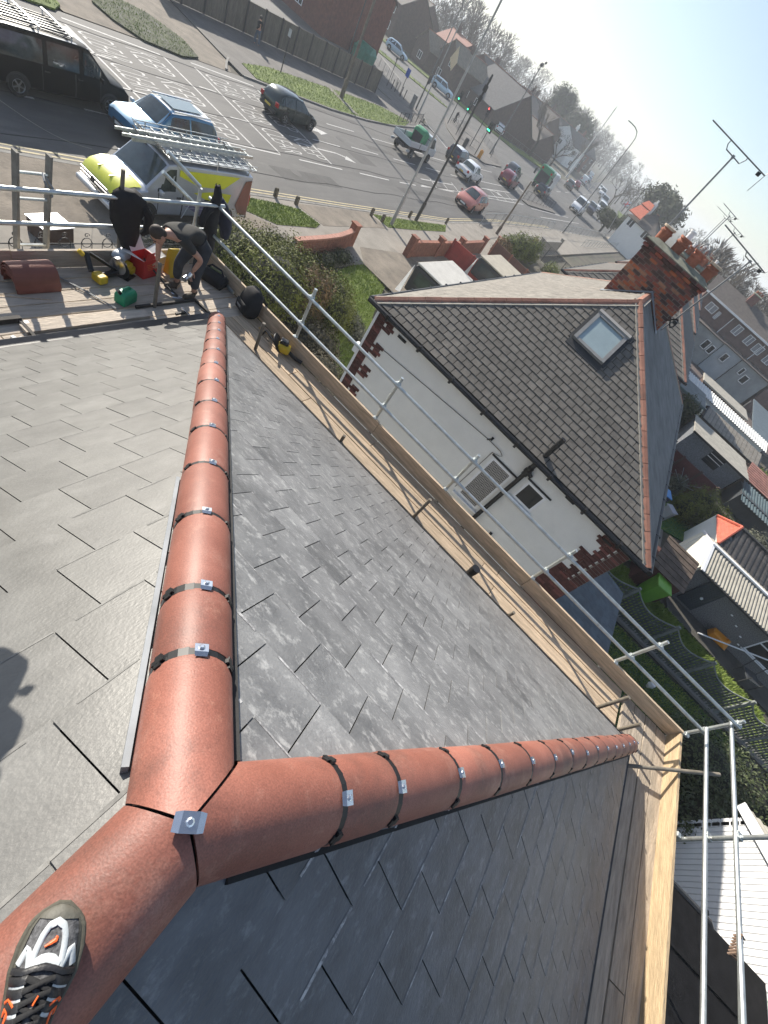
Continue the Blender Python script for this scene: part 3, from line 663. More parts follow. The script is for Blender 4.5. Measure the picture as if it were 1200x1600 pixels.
# brick quoins at both corners of the rendered wall
rr = random.Random(9)
for side in (0, 1):
    z = 5.0; i = 0
    while z > (2.7 if side == 0 else 2.2):
        nb = 2 if (i // 4) % 2 == 0 else 1
        for k in range(nb + (1 if side else 0)):
            w_ = .215; off = 0 if i % 2 else .10
            x0 = (NX0 + .15 + k * .222) if side == 0 else (NX1 - .245 - (k + 1) * .222 + (.0))
            x0 += (off if k else 0) * (1 if side == 0 else -1) * .6
            g = G(); g.box(x0, x0 + w_, 8.312 - rr.uniform(0, .004), 8.40, z - .068, z - .003); g.build('brick', M_brickq if rr.random() < .8 else BR[2], n1)
        z -= .0755; i += 1
g = G(); g.box(NX0 + .10, NX0 + .158, 8.30, 8.42, 2.6, 5.02); g.cbox((NX0 + .06, 8.34, 3.95), (.10, .12, .22)); g.build('corner_trim', M_pvc, n1)
g = G(); g.box(NX1 - .50, NX1 - .245, 8.318, 8.34, 2.0, 5.0); g.build('quoin_backing', M_mortar, n1); g = G(); g.box(NX1 - .95, NX1 - .24, 8.313, 8.33, 2.0, 3.6); g.build('brick_panel', M_brickq, n1)
# small damaged pointing at the foot of the rear hip
# second and further pairs
n2, *_c2 = semi(23.75, 12.0, 'second hipped slate house beyond the brick chimney, ranked further down the row')
ch2 = chimney(n2, -1.3, .85, 29.6, 30.6, 7.0, 8.05, 5, False, None, rows=2)
n3, *_c3 = semi(39.3, 12.0, 'third hipped house of the row, mostly hidden behind the second')
ch3 = chimney(n3, -1.1, .7, 45.2, 46.0, 7.0, 8.15, 4, False, None)
n4, *_c4 = semi(54.9, 12.0, 'furthest hipped house of the row, only its chimney top showing')
ch4 = chimney(n4, -1.1, .7, 60.8, 61.6, 7.0, 8.2, 4, False, None)
# lean-to at the rear of the white house
lt = thing('lean_to', 'dark slate lean-to roof against the rear corner of the white house', 'lean-to', (4.6, 10, 0), world=True)
g = G(); g.box(3.32, 5.3, 9.0, 11.9, 0, 2.1); g.build('wall', M_brickq, lt)
N = Vector((0.16, 0, 1)).normalized()
cs = slates(lt, (5.55, 8.8, 2.15), Vector((0, 1, 0)), Vector((-1, 0, .16)).normalized(), N, [(0, 0), (3.3, 0), (3.3, 2.3), (0, 2.3)], .3, .25, .01, None, 0, seed=31, lift=.012)
M_bslate = mat('blue_slate', (0.075, 0.095, 0.115), .6, .25, 4, .3, 30, rnd=.1)
lay(lt, cs, M_bslate, 200, 'slate', 'slate_courses')
# aerials fixed to the chimney
def aerial(label, mast, boom, bracket, elements, refl):
    t = thing('tv_aerial', label, 'aerial', mast[0], world=True)
    g = G(); g.tube(mast[0], mast[1], .022, 8); g.build('mast', M_alu, t, smooth=True)
    p, q = Vector(boom[0]), Vector(boom[1]); d = q - p
    g = G(); g.tube(p, q, .013, 6); g.build('boom', M_alu, t)
    g = G()
    for i in range(elements):
        c = p + d * (.02 + .9 * i / elements); g.tube(c + Vector((0, -.13, -.0)), c + Vector((0, .13, 0)), .006, 4); g.cbox(c, (.03, .03, .03))
    if elements: g.build('element', M_alu, t, kind='stuff')
    g = G(); top = Vector(mast[1]); a1, a2 = p + d * bracket[0], p + d * bracket[1]; lo = top + Vector((0, 0, .0))
    l1, l2 = Vector((a1.x + .06, a1.y, lo.z + .02)), Vector((a2.x - .06, a2.y, lo.z - .02))
    g.path([a1, Vector((a1.x, a1.y, lo.z + .10)), l1, top, l2, Vector((a2.x, a2.y, lo.z + .08)), a2], .012, 6); g.cbox(top, (.06, .06, .06)); g.build('cradle', M_alu, t)
    g = G(); e = q - d * .06; g.cbox(e + Vector((-.03, 0, -.05)), (.09, .06, .07)); g.build('dipole_box', M_black, t)
    g = G(); g.tube(q, q + Vector(refl[0]), .008, 5); g.tube(q, q + Vector(refl[1]), .008, 5); g.build('reflector', M_alu, t)
aerial('tall thin television aerial on a mast rising above the brick chimney against the sky', ((-1.16, 14.9, 7.5), (-1.15, 14.9, 10.34)), ((-2.05, 14.9, 10.56), (-.34, 14.9, 10.43)), (.36, .68), 0, ((-.04, 0, -.34), (.06, 0, .14)))
aerial('shorter many-element television aerial lashed to the right side of the brick chimney', ((.66, 14.9, 7.1), (.87, 14.9, 9.25)), ((-.18, 14.9, 9.44), (1.30, 14.9, 9.27)), (.55, .82), 22, ((-.32, 0, -.16), (.03, 0, .05)))
g = G(); g.path([Vector((.62 + .16 * math.cos(t), 14.35 + .2 * math.sin(t), 7.45 + .10 * math.sin(2 * t))) for t in [i * .5 for i in range(15)]], .02, 6); g.cbox((.72, 14.2, 7.5), (.1, .1, .07)); tag(g.build('cable_coil', M_black), 'loop of black cable hanging on the chimney side below the aerial mast', 'cable')
for (x, y, z0, z1, bw, lab) in ((-.5, 30.1, 8.0, 10.2, .9, 'thin aerial in front of the bare trees, on the left of the second chimney'), (.25, 30.3, 8.0, 9.9, 1.1, 'thin aerial on the right of the second chimney stack'), (-.9, 45.6, 8, 10.6, 1.4, 'far aerial on the third chimney, its cross arms against the pale sky')):
    aerial(lab, ((x, y, z0), (x, y, z1)), ((x - bw * .7, y, z1 + .2), (x + bw * .4, y, z1 + .1)), (.5, .8), 6, ((-.3, 0, -.2), (.05, 0, .05)))
# ================================================================== street
M_ground = mat('earth', (0.085, 0.075, 0.055), 0.95, 0.4, 0.6, 0.6, 9, stain=((0.05, 0.065, 0.03), 0.3, 0.5, 0.8))
M_pave = mat('concrete_pavement', (0.26, 0.235, 0.20), 0.9, 0.18, 0.8, 0.35, 30, stain=((0.18, 0.16, 0.135), 0.7, 0.54, 0.7))
M_tarpath = mat('tarmac_footway', (0.125, 0.115, 0.105), 0.9, 0.25, 0.6, 0.4, 40, stain=((0.20, 0.185, 0.16), 0.5, 0.55, 0.6))
M_dirt = mat('worn_crossover', (0.20, 0.17, 0.135), 0.95, 0.3, 0.9, 0.7, 14, stain=((0.11, 0.095, 0.075), 1.3, 0.55, 0.8))
M_kerb = mat('kerb_stone', (0.24, 0.23, 0.21), 0.9, 0.2, 1.5, 0.3, 30)
M_grass = mat('verge_turf', (0.115, 0.17, 0.025), 0.95, 0.35, 1.6, 1.0, 30, col2=(0.17, 0.22, 0.04), stain=((0.13, 0.11, 0.05), 1.1, 0.62, 0.6))
M_blade = mat('grass_blade', (0.17, 0.27, 0.03), 0.7, 0.3, 0.7, col2=(0.28, 0.35, 0.07))
M_white = mat('road_paint', (0.52, 0.51, 0.485), 0.75, 0.15, 6, stain=((0.19, 0.185, 0.18), 5, 0.52, 0.9))
M_yellow = mat('faded_yellow_paint', (0.52, 0.44, 0.26), 0.8, 0.15, 6, stain=((0.22, 0.20, 0.17), 3, 0.52, 0.8))
M_redwall = mat('garden_brick', (0.25, 0.10, 0.065), 0.9, 0.3, 5, 0.5, 40, rnd=.15)
M_wood = mat('weathered_timber', (0.19, 0.155, 0.12), 0.9, 0.3, 2, 0.5, 20, stretch=(6, 6, 1), rnd=.12)
M_postw = mat('bollard_timber', (0.14, 0.12, 0.085), 0.9, 0.3, 5, 0.4, 20)
M_pole = mat('pole_grey', (0.30, 0.30, 0.29), 0.6, 0.2, 3)
M_poleb = mat('pole_black', (0.035, 0.035, 0.035), 0.6, 0.2, 3)
M_polew = mat('pole_timber', (0.15, 0.125, 0.10), 0.85, 0.3, 3, 0.3, 20)
M_rail = mat('railing_grey', (0.16, 0.16, 0.155), 0.6, 0.2, 3)
def flat(name, poly, z, m, kind='structure', th=0.02):
    g = G(); g.prism(poly, z - th, z, 0); return g.build(name, m, None, kind=kind)
flat('ground', [(-1500, -300), (1500, -300), (1500, 2500), (-1500, 2500)], -0.06, M_ground, th=.1)
def lerp(tab, y):
    for (y0, x0), (y1, x1) in zip(tab, tab[1:]):
        if y0 <= y <= y1: return x0 + (x1 - x0) * (y - y0) / (y1 - y0)
    return tab[0][1] if y < tab[0][0] else tab[-1][1]
NK = [(-60, -23), (-20, -20.2), (0, -18.3), (8.4, -17.35), (17, -16.65), (25, -16.3), (38, -15.9), (50, -16.6), (70, -16.6), (95, -15.6), (117, -16.2), (160, -20), (220, -29), (320, -44), (500, -72), (900, -132)]
FK = [(-60, -37), (-20, -33), (0, -31.2), (16, -30.2), (29, -30.3), (40, -30.0), (48, -31.1), (58, -33.8), (66, -37.5)]
YS = [-60, -20, 0, 8.4, 17, 25, 29, 33, 38, 44, 50, 58, 66]
def nk(y): return lerp(NK, y)
def fk(y): return lerp(FK, y)
ALLY = sorted(set(YS + [k[0] for k in NK]))
nearl = [(nk(y), y) for y in ALLY]
road = nearl + [(-155, 900), (-92, 500), (-66, 320), (-51, 220), (-41, 160), (-38, 128), (-45, 113), (-58, 107.0), (-72, 100.5), (-100, 88), (-220, 38), (-215, 27), (-95, 73.5), (-62.6, 75.1)] + [(-55, 73.2), (-47, 69.6), (-41.5, 68)] + [(fk(y), y) for y in YS[::-1]]
flat('road', road, 0.0, M_asph)
# near side: kerb, footway, crossovers
ne = [y for y in ALLY if -60 <= y <= 160]
flat('pavement', [(nk(y) + .14, y) for y in ne] + [(-11.6, 160), (-11.6, -60)], 0.085, M_pave, th=.12)
def kerb(pts, w=.14, z=.10):
    n = 0
    for (a, b) in zip(pts, pts[1:]):
        A, B = Vector((a[0], a[1], 0)), Vector((b[0], b[1], 0)); L = (B - A).length; k = max(1, int(L / .95)) if L < 40 else 1
        for i in range(k):
            p, q = A.lerp(B, i / k), A.lerp(B, (i + 1) / k); d = (q - p).normalized() * .006
            g.bar(p + d + Vector((0, 0, z / 2)), q - d + Vector((0, 0, z / 2 + R.uniform(-.004, .004))), w, z)
g = G(); kerb([(nk(y) + .07, y) for y in ne]); g.build('kerb', M_kerb, None, kind='structure')
g = G(); kerb([(fk(y) - .07, y) for y in [-60, -20, 0, 10]]); kerb([(-30.4, 27.6), (-31.6, 28.6), (-32.6, 29.6)]); kerb([(fk(y) - .07, y) for y in (29, 33, 38, 44, 50, 58, 62)] + [(-36.2, 64.4), (-38.6, 67.0), (-41.6, 67.8), (-47, 69.3), (-55, 73.0)])
g.build('kerb', M_kerb, None, kind='structure')
# far side footway
flat('pavement', [(-29.9 if y < 29 else fk(y) - .14, y) for y in [29, 33, 38, 44, 50, 58, 62]] + [(-38.6, 66.9), (-41.6, 67.6), (-47, 69.2), (-55, 72.9), (-62, 75), (-70, 76), (-70, 60), (-39.5, 60), (-39.5, 30), (-33.0, 29.2)], 0.08, M_tarpath, th=.1)
flat('side_road', [(-30.35, 17.6), (-30.35, 28), (-33, 29.6), (-39.6, 31), (-52, 30), (-70, 22), (-70, 8), (-52, 10), (-36, 17)], 0.006, M_dirt, th=.012)
flat('side_road', [(-30.5, -20), (-30.5, 13.5), (-36, 15.5), (-60, 8), (-60, -20)], 0.003, M_tarpath, th=.012)
flat('forecourt', [(-39.7, 30), (-39.7, 60), (-58, 68), (-80, 60), (-80, 20), (-52, 28)], 0.012, M_asph, th=.012)
def turf(name, poly, z, blades, hb=.10, m=None, mound=0.05):
    """turf patch: slightly domed sheet with real blades"""
    o = flat(name, poly, z, m or M_grass, kind='stuff', th=.08)
    xs = [p[0] for p in poly]; ys = [p[1] for p in poly]; g = G(); n = 0; rr = random.Random(len(poly) * 7 + blades)
    inside = lambda x, y: sum(((poly[i][1] > y) != (poly[(i + 1) % len(poly)][1] > y)) and (x < (poly[(i + 1) % len(poly)][0] - poly[i][0]) * (y - poly[i][1]) / (poly[(i + 1) % len(poly)][1] - poly[i][1]) + poly[i][0]) for i in range(len(poly))) % 2
    while n < blades:
        x, y = rr.uniform(min(xs), max(xs)), rr.uniform(min(ys), max(ys))
        if not inside(x, y): continue
        h = hb * rr.uniform(.5, 1.5); a = rr.uniform(0, 6.28); w = .012 + hb * .10; lx, ly = rr.uniform(-.6, .6) * h, rr.uniform(-.6, .6) * h
        c, s = math.cos(a) * w, math.sin(a) * w
        g.add([(x - c, y - s, z - .01), (x + c, y + s, z - .01), (x + lx, y + ly, z + h)], [(0, 1, 2)]); n += 1
    g.build('grass_blades', M_blade, None, kind='stuff')
turf('grass_verge', [(-30.6, 30.4), (-30.25, 34.9), (-30.25, 39.8), (-31.3, 48.1), (-32.8, 54), (-34.6, 57.4), (-35.6, 52.5), (-35.2, 47.4), (-34.3, 39.8), (-33.7, 34.3), (-32.4, 30.6)], .11, 6000, .09)
turf('grass_verge', [(-30.2, 21.7), (-29.9, 24.0), (-30.6, 25.6), (-32.6, 26.0), (-34.6, 25), (-35.6, 22), (-33, 20.6), (-31.5, 20.8)], .10, 1500, .07, mat('worn_turf', (.06, .07, .03), .95, .4, 1.5, 1, 20, stain=((.13, .125, .12), 2, .52, .9)))
turf('grass_verge', [(-29.9, 14.2), (-30.0, 17.0), (-30.8, 17.7), (-33, 17.9), (-40, 16), (-40, 12)], .10, 1500, .09)
turf('grass_verge', [(-16.3, 16.5), (-16.1, 18.4), (-15.7, 20.1), (-14.6, 20.5), (-14.3, 19.9), (-14.4, 17.3), (-15.4, 16.0), (-16.2, 15.7)], .10, 4000, .06)
turf('grass_verge', [(-15.9, 26.9), (-15.6, 31), (-15.4, 36.3), (-14.6, 35.0), (-14.6, 30), (-14.7, 27.1)], .10, 3000, .06)
turf('grass_strip', [(-95, 71.8), (-70.6, 81.7), (-63.5, 83.2), (-58.5, 86.3), (-50.3, 90.3), (-49.2, 92), (-60.0, 89.2), (-74.5, 83.4), (-95, 74.8)], .10, 2500, .16)
turf('grass_strip', [(-110, 87), (-78.6, 99.2), (-58, 108.6), (-44, 114.5), (-40, 128), (-42, 140), (-48, 118), (-60, 112), (-80, 103), (-112, 90)], .10, 2500, .2)
turf('grass_verge', [(-18.5, 136), (-26, 170), (-32, 200), (-29, 205), (-21, 170), (-15.5, 138)], .10, 1200, .3)
turf('lawn', [(-11.9, 20.9), (-9.9, 20.6), (-8.2, 17.4), (-4.5, 15.2), (-4.2, 9.5), (-8, 11.5), (-9.6, 16.2), (-11.3, 18.4)], .03, 12000, .09)
# worn patches, driveway, crossing strip of pavers
flat('driveway', [(-12.9, 22.0), (-12.3, 25.7), (-9.6, 27.5), (-4.4, 27.5), (-4.4, 21.0), (-9.8, 20.8), (-11.6, 20.8)], .09, M_dirt)
flat('driveway', [(-11.4, 25.9), (-4.4, 27.2), (-4.4, 38), (-11.4, 38)], .05, M_pave)
flat('verge_earth', [(-17.4, 7.2), (-17.0, 12), (-16.55, 16), (-15.6, 15.6), (-14.2, 17.2), (-13.7, 12), (-13.9, 5), (-17.6, 4.5)], .093, M_dirt)
flat('verge_earth', [(-16.2, 20.2), (-16.05, 26.6), (-14.6, 26.8), (-14.5, 20.7)], .093, M_dirt)
for x0, y0 in ((-34.75, 43.5), (-33.75, 43.4), (-32.75, 43.3), (-31.75, 43.1)): flat('paving_slab', [(x0, y0), (x0 + .9, y0 - .15), (x0 + .85, y0 - 1.0), (x0 - .05, y0 - .85)], .125, M_pave)
# ------------------------------------------------------------------ paint
pz = .005
def pline(p, q, w=.11, m=M_white, nm='road_marking'):
    p, q = Vector((p[0], p[1], 0)), Vector((q[0], q[1], 0)); d = (q - p).normalized(); n = Vector((-d.y, d.x, 0)) * w / 2
    g = G(); g.slab([p - n + Vector((0, 0, pz)), q - n + Vector((0, 0, pz)), q + n + Vector((0, 0, pz)), p + n + Vector((0, 0, pz))], .003)
    return g.build(nm, m, None, kind='structure')
for off in (.32, .55):
    yy = [y for y in ALLY if -20 <= y <= 70]
    g = G()
    for a, b in zip(yy, yy[1:]):
        x0, x1 = nk(a) - off, nk(b) - off; g.slab([(x0 - .04, a, pz), (x0 + .04, a, pz), (x1 + .04, b, pz), (x1 - .04, b, pz)], .003)
    g.build('yellow_line', M_yellow, None, kind='structure')
for p, q in (((-28.9, 16.8), (-21.3, 16.8)), ((-29.1, 22.1), (-21.1, 21.9)), ((-29.1, 24.2), (-21.1, 23.8)), ((-29.0, 29.1), (-21.1, 28.6)), ((-29.6, 24.3), (-29.4, 29.1)), ((-29.5, 17), (-29.2, 22))): pline(p, q, .12)
pline((-21.05, 19.4), (-20.95, 23.7)); pline((-20.85, 25.2), (-20.75, 29.3)); pline((-20.75, 31.3), (-20.65, 35.0)); pline((-20.65, 36.6), (-20.7, 39.2)); pline((-21.3, 5), (-21.2, 9)); pline((-21.2, 10.6), (-21.2, 11.2)); pline((-21.2, 13), (-21.1, 16.5))
for x in (-26.65, -23.95):
    for y0, y1 in ((5, 9), (11, 14), (16.2, 17.6), (22.6, 23.8), (29.6, 32.6), (34.5, 38.2), (40.6, 44.4), (46.5, 50), (52, 56)): pline((x - (.5 if y0 > 30 and x < -25 else .45 if y0 > 30 else 0), y0), (x - (.65 if y0 > 30 and x < -25 else .45 if y0 > 30 else 0), y1), .10)
# turning box bars in the middle of the carriageway
pline((-20.75, 40.2), (-22.4, 69), .12); pline((-23.9, 40.6), (-22.6, 56), .12) if False else None
for a, b in (((-20.9, 40.5), (-20.95, 47)), ((-22.0, 42), (-22.3, 49)), ((-21.2, 56), (-21.6, 70)), ((-23.0, 56), (-24.0, 70))): pline(a, b, .12)
for y in (43.5, 46, 48.5, 57, 60, 63, 66, 69): pline((-20.95 - (y - 43) * .02, y), (-22.4 - (y - 43) * .06, y + .9), .11)
pline((-31.2, 62), (-37.6, 65.8), .2); pline((-24.6, 78), (-30.3, 81.4), .2); pline((-31.5, 62.4), (-30.8, 78), .12); pline((-27.6, 56), (-28.6, 72), .1); pline((-24.8, 60), (-25.6, 76), .1)
for k in range(9): pline((-27.6 - k * 1.2, 90 + k * 10.5), (-28.2 - k * 1.2, 95 + k * 10.5), .12)
pline((-19.2, 72), (-19.3, 96), .12); pline((-21.0, 72), (-20.6, 92), .12)
def pword(txt, x, y, w, h):
    c = bpy.data.curves.new('word', 'FONT'); c.body = txt; c.size = 1; c.offset = -.018; o = bpy.data.objects.new('word', c); COL.objects.link(o)
    bpy.context.view_layer.update(); dg = bpy.context.evaluated_depsgraph_get(); me = bpy.data.meshes.new_from_object(o.evaluated_get(dg)); bpy.data.objects.remove(o)
    vs = me.vertices; x0, x1 = min(v.co.x for v in vs), max(v.co.x for v in vs); y0, y1 = min(v.co.y for v in vs), max(v.co.y for v in vs)
    for v in vs: v.co = Vector((x + (v.co.x - x0) / (x1 - x0) * w, y + (v.co.y - y0) / (y1 - y0) * h, pz + .001))
    me.materials.clear(); me.materials.append(M_white); o = bpy.data.objects.new('road_marking', me); COL.objects.link(o); o['kind'] = 'structure'
for (x, w) in ((-28.75, 2.0), (-26.3, 2.1), (-23.7, 2.3)):
    for yb in (17.15, 24.5): pword('CLEAR', x, yb, w, 1.75); pword('KEEP', x + .1, yb + 2.45, w * .9, 1.75)
def arrow(x, y, right=True):
    g = G(); s = 1 if right else -1
    g.prism([(x - .06, y), (x + .06, y), (x + .06, y + 2.0), (x - .06, y + 2.0)], pz - .002, pz + .001)
    g.prism([(x - .06, y + 2.0), (x + .06, y + 2.0), (x + s * .35, y + 2.8), (x + s * .2, y + 2.9)], pz - .002, pz + .001)
    g.prism([(x + s * .05, y + 3.1), (x + s * .55, y + 2.4), (x + s * .75, y + 3.5)], pz - .002, pz + .001); g.build('road_arrow', M_white, None, kind='structure')
arrow(-22.8, 28.9); arrow(-28.2, 58, False); arrow(-23.2, 60)
g = G(); g.prism([(-25.6, 30.8), (-25.3, 30.8), (-25.3, 31.6), (-25.0, 31.6), (-25.45, 32.8), (-25.9, 31.6), (-25.6, 31.6)], pz - .002, pz + .001); g.build('road_arrow', M_white, None, kind='structure')
# repairs, drain covers and tar joints in the carriageway
M_patch = mat('tarmac_patch', (.062, .06, .058), .85, .25, 1.5, .4, 50); M_iron = mat('cast_iron', (.05, .045, .04), .6, .3, 12)
for x0, x1, y0, y1 in ((-19.6, -18.4, 21.5, 26.8), (-23.6, -22.2, 33, 35.4), (-28.2, -27.0, 9, 13), (-19.9, -19.2, 35, 47), (-25.6, -24.9, 37.5, 41.5), (-29.6, -28.9, 32, 41)): flat('road_patch', [(x0, y0), (x1, y0 + .2), (x1 - .05, y1), (x0 + .1, y1 - .15)], .0015, M_patch, th=.004)
for k in range(5): g = G(); g.path([(-18.6 - k * 2.6 + .12 * math.sin(y * .9 + k), y, .001) for y in [4 + i * 2.4 for i in range(24)]], .018, 4); g.build('tar_joint', M_patch, None, kind='structure')
for x, y in ((-19.3, 23.4), (-22.6, 12.2), (-25.2, 34.0), (-18.8, 38.5), (-28, 45)): g = G(); g.tube((x, y, -.01), (x, y, .004), .34, 16); g.build('drain_cover', M_iron, None, kind='structure')
for y in (13.5, 29.8, 44.6): x = nk(y) - .25; g = G(); g.box(x - .2, x + .2, y - .22, y + .22, -.01, .004); g.build('gully_grate', M_iron, None, kind='structure')
# traffic island
flat('traffic_island', [(-30.6, 73), (-31.6, 81.8), (-33.8, 86), (-41.6, 92), (-44.2, 91), (-43, 80), (-38.5, 73.6), (-34.2, 70.0), (-32.2, 70.2)], .11, M_tarpath, th=.14)
flat('traffic_island', [(-22.6, 71.5), (-21.6, 71.8), (-20.9, 84), (-22.2, 86), (-23.2, 80)], .11, M_tarpath, th=.14)
# ------------------------------------------------------------------ panel fence on the far side
def fence_panels(name, label, p, q, n, h, board_m, post_m, post_h=None, boards=10, cat='fence', group=None):
    p, q = Vector(p), Vector(q); t = thing(name, label, cat, p, world=True, group=group); d = (q - p); L = d.length / n; d.normalize(); nx = Vector((-d.y, d.x, 0))
    for i in range(n + 1):
        c = p + d * (i * L); g = G(); g.bar(c, c + Vector((0, 0, post_h or h + .08)), .12, .12, up=(d.x, d.y, 0)); g.build('post', post_m, t)
    for i in range(n):
        a, b = p + d * (i * L + .07), p + d * ((i + 1) * L - .07); pn = thing_part('panel', t); w = (b - a).length / boards
        for k in range(boards):
            c = a + d * (w * (k + .5)) + nx * (.012 * (k % 2)); g = G(); g.bar(c + Vector((0, 0, .05)), c + Vector((0, 0, h + R.uniform(-.015, .01))), .02, w * 1.08, up=(d.x, d.y, 0)); g.build('board', board_m, pn)
        g = G(); g.bar(a + Vector((0, 0, h)), b + Vector((0, 0, h)), .06, .04); g.bar(a + Vector((0, 0, h * .5)) - nx * -.03, b + Vector((0, 0, h * .5)) + nx * .03, .03, .06); g.build('rail', board_m, pn)
    return t
fence_panels('panel_fence', 'long weathered timber panel fence with dark posts along the far pavement', (-39.45, 29.0, .05), (-39.35, 56.1, .05), 14, 1.95, mat('fence_grey', (.15, .13, .105), .9, .3, 2, .5, 20, stretch=(6, 6, 1), rnd=.12), M_poleb, boards=8)
# ------------------------------------------------------------------ small street furniture
BL = [(-16.75, 17.3, .40), (-16.55, 19.15, .42), (-16.1, 20.2, .40)]
def bollard(x, y, h, lab):
    t = thing('timber_bollard', lab, 'bollard', (x, y, .085), group='short timber bollards along the verge')
    g = G(); g.loft([[(-.075, -.075, 0), (.075, -.075, 0), (.075, .075, 0), (-.075, .075, 0)], [(-.075, -.075, h * .86), (.075, -.075, h * .86), (.075, .075, h * .86), (-.075, .075, h * .86)]]); g.build('shaft', M_postw, t)
    g = G(); g.loft([[(-.075, -.075, h * .86), (.075, -.075, h * .86), (.075, .075, h * .86), (-.075, .075, h * .86)], [(-.03, -.075, h), (.03, -.075, h), (.03, .075, h), (-.03, .075, h)]]); g.build('weathered_top', M_postw, t)
for (x, y, h), l in zip(BL, ('timber bollard nearest the van at the corner of the grass verge', 'timber bollard halfway along the grass verge edge', 'timber bollard at the far tip of the first grass verge')): bollard(x, y, h, l)
for x, y, h, l in ((-15.75, 26.5, .45, 'timber bollard at the near tip of the second verge by the grey lamp post'), (-15.2, 27.0, .45, 'leaning timber bollard just in front of the grey lamp post'), (-15.95, 31.4, .45, 'pale timber bollard beside the foot of the black pole'), (-15.6, 36.6, .45, 'timber bollard at the far end of the second verge')): bollard(x, y, h, l)
def lamp(name, label, base, h, style, m=M_pole, cat='lamp post', r=.075, lean=0):
    x, y = base; t = thing(name, label, cat, (x, y, .05))
    g = G(); g.tube((0, 0, 0), (0, 0, h * .16), r * 1.5, 10); g.tube((0, 0, h * .16), (lean, 0, h), r, 10, r2=r * .7); g.build('column', m, t, smooth=True)
    if style == 'hook': g = G(); g.path([(0, 0, h - .05), (0, 0, h + .6), (.25, 0, h + 1.1), (.8, -.2, h + 1.3), (1.6, -.4, h + 1.35)] if False else [(0, 0, h - .05), (-.05, 0, h + .5), (-.35, 0, h + .95), (-.9, 0, h + 1.15), (-1.5, 0, h + 1.2)], .05, 6); g.build('arm', m, t); g = G(); g.cbox((-1.75, 0, h + 1.2), (.6, .22, .10)); g.build('lantern', M_pole, t, bevel=.03)
    elif style == 'head': g = G(); g.tube((0, 0, h), (-.3, -.2, h + .15), .04, 6); g.build('arm', m, t); g = G(); g.cbox((-.5, -.3, h + .2), (.55, .24, .12), rz=.6); g.build('lantern', M_poleb, t, bevel=.03)
    elif style == 'black': g = G(); g.tube((lean, 0, h - .5), (lean, 0, h - .2), .13, 8); g.tube((lean, 0, h - .95), (lean, 0, h - .7), .12, 8); g.build('bracket', m, t); g = G(); g.tube((lean, 0, h - .02), (lean, 0, h + .3), .09, 8, r2=.05); g.build('cap', m, t)
    elif style == 'flood': g = G(); g.cbox((0, .1, h + .1), (.35, .5, .3), rx=.4); g.cbox((.3, .3, h + .5), (.2, .3, .2), rx=.4); g.tube((0, 0, h), (.3, .3, h + .45), .03, 5); g.build('camera_head', M_poleb, t)
    elif style == 'wood':
        for k in range(5): pass
        g = G(); g.cbox((0, 0, h - .3), (.10, 1.2, .10)); g.build('crossarm', m, t); g = G(); g.tube((0, -.45, h - .28), (0, -.45, h - .1), .04, 6); g.tube((0, .45, h - .28), (0, .45, h - .1), .04, 6); g.build('insulator', M_pvc, t, kind='stuff')
    return t
lamp('lamp_post', 'tall plain grey street lamp column rising from the near grass verge', (-15.0, 27.85), 10.9, 'hook')
lamp('utility_pole', 'black pole with a thick bracketed head standing in the near grass verge', (-15.65, 31.95), 8.0, 'black', M_poleb, 'pole', .085)
lamp('telegraph_pole', 'brown timber telegraph pole on the far grass verge before the panel fence', (-33.4, 43.2), 9.0, 'wood', M_polew, 'pole', .13)
lamp('lamp_post', 'dark slim column behind the end of the panel fence by the brick building', (-45.5, 57.5), 9.0, 'plain', M_poleb)
lamp('lamp_post', 'pale grey lamp column on the corner of the side road, right of a pair', (-38.7, 65.5), 11.5, 'hook')
lamp('lamp_post', 'darker grey column on the corner of the side road, left of a pair', (-40.45, 67.3), 11.2, 'plain', M_rail)
lamp('camera_pole', 'dark sloping-headed camera pole on the traffic island in front of the big roof', (-35.05, 83.6), 11.3, 'flood', M_rail, 'pole', .1)
lamp('lamp_post', 'thick white column far up the road beside the bare tree', (-41.2, 152), 16.2, 'black', mat('pole_white', (.62, .62, .6), .5, .1, 3), 'pole', .16)
lamp('lamp_post', 'street lamp with a bent arm standing by the white railing on the near kerb', (-15.9, 74.2), 11.2, 'hook', M_rail)
lamp('utility_pole', 'slim black pole right of the bent lamp above the rooftops', (-17.3, 117), 8.8, 'black', M_poleb, 'pole', .085)
lamp('lamp_post', 'weathered pale pole by the far parked vans', (-31.5, 178), 9.0, 'plain', M_polew, 'pole', .11)
lamp('lamp_post', 'distant bent lamp against the sky beyond the round bare tree', (-47, 330), 12.0, 'hook', M_pole, r=.12)
lamp('telegraph_pole', 'short timber pole beside the garden wall', (-14.75, 46.0), 4.6, 'plain', M_polew, 'pole', .10)
lamp('utility_pole', 'slim dark pole in front of the dark houses on the side road', (-60.8, 79.5), 5.0, 'wood', M_polew, 'pole', .1)
for i, (x, y, h) in enumerate(((-38.5, 172, 9.5), (-44, 196, 10), (-49, 222, 10), (-56, 250, 10.5), (-62, 275, 10.5), (-30, 205, 10))):
    lamp('lamp_post', ('faint grey lamp column next beyond the thick white one', 'second of the receding grey columns beyond the white one', 'third of the receding grey columns along the far road', 'fourth of the receding grey columns along the far road', 'most distant of the receding grey columns', 'far lamp column on the right kerb beside parked vans')[i], (x, y), h, 'hook' if i == 5 else 'plain', M_pole, r=.09)
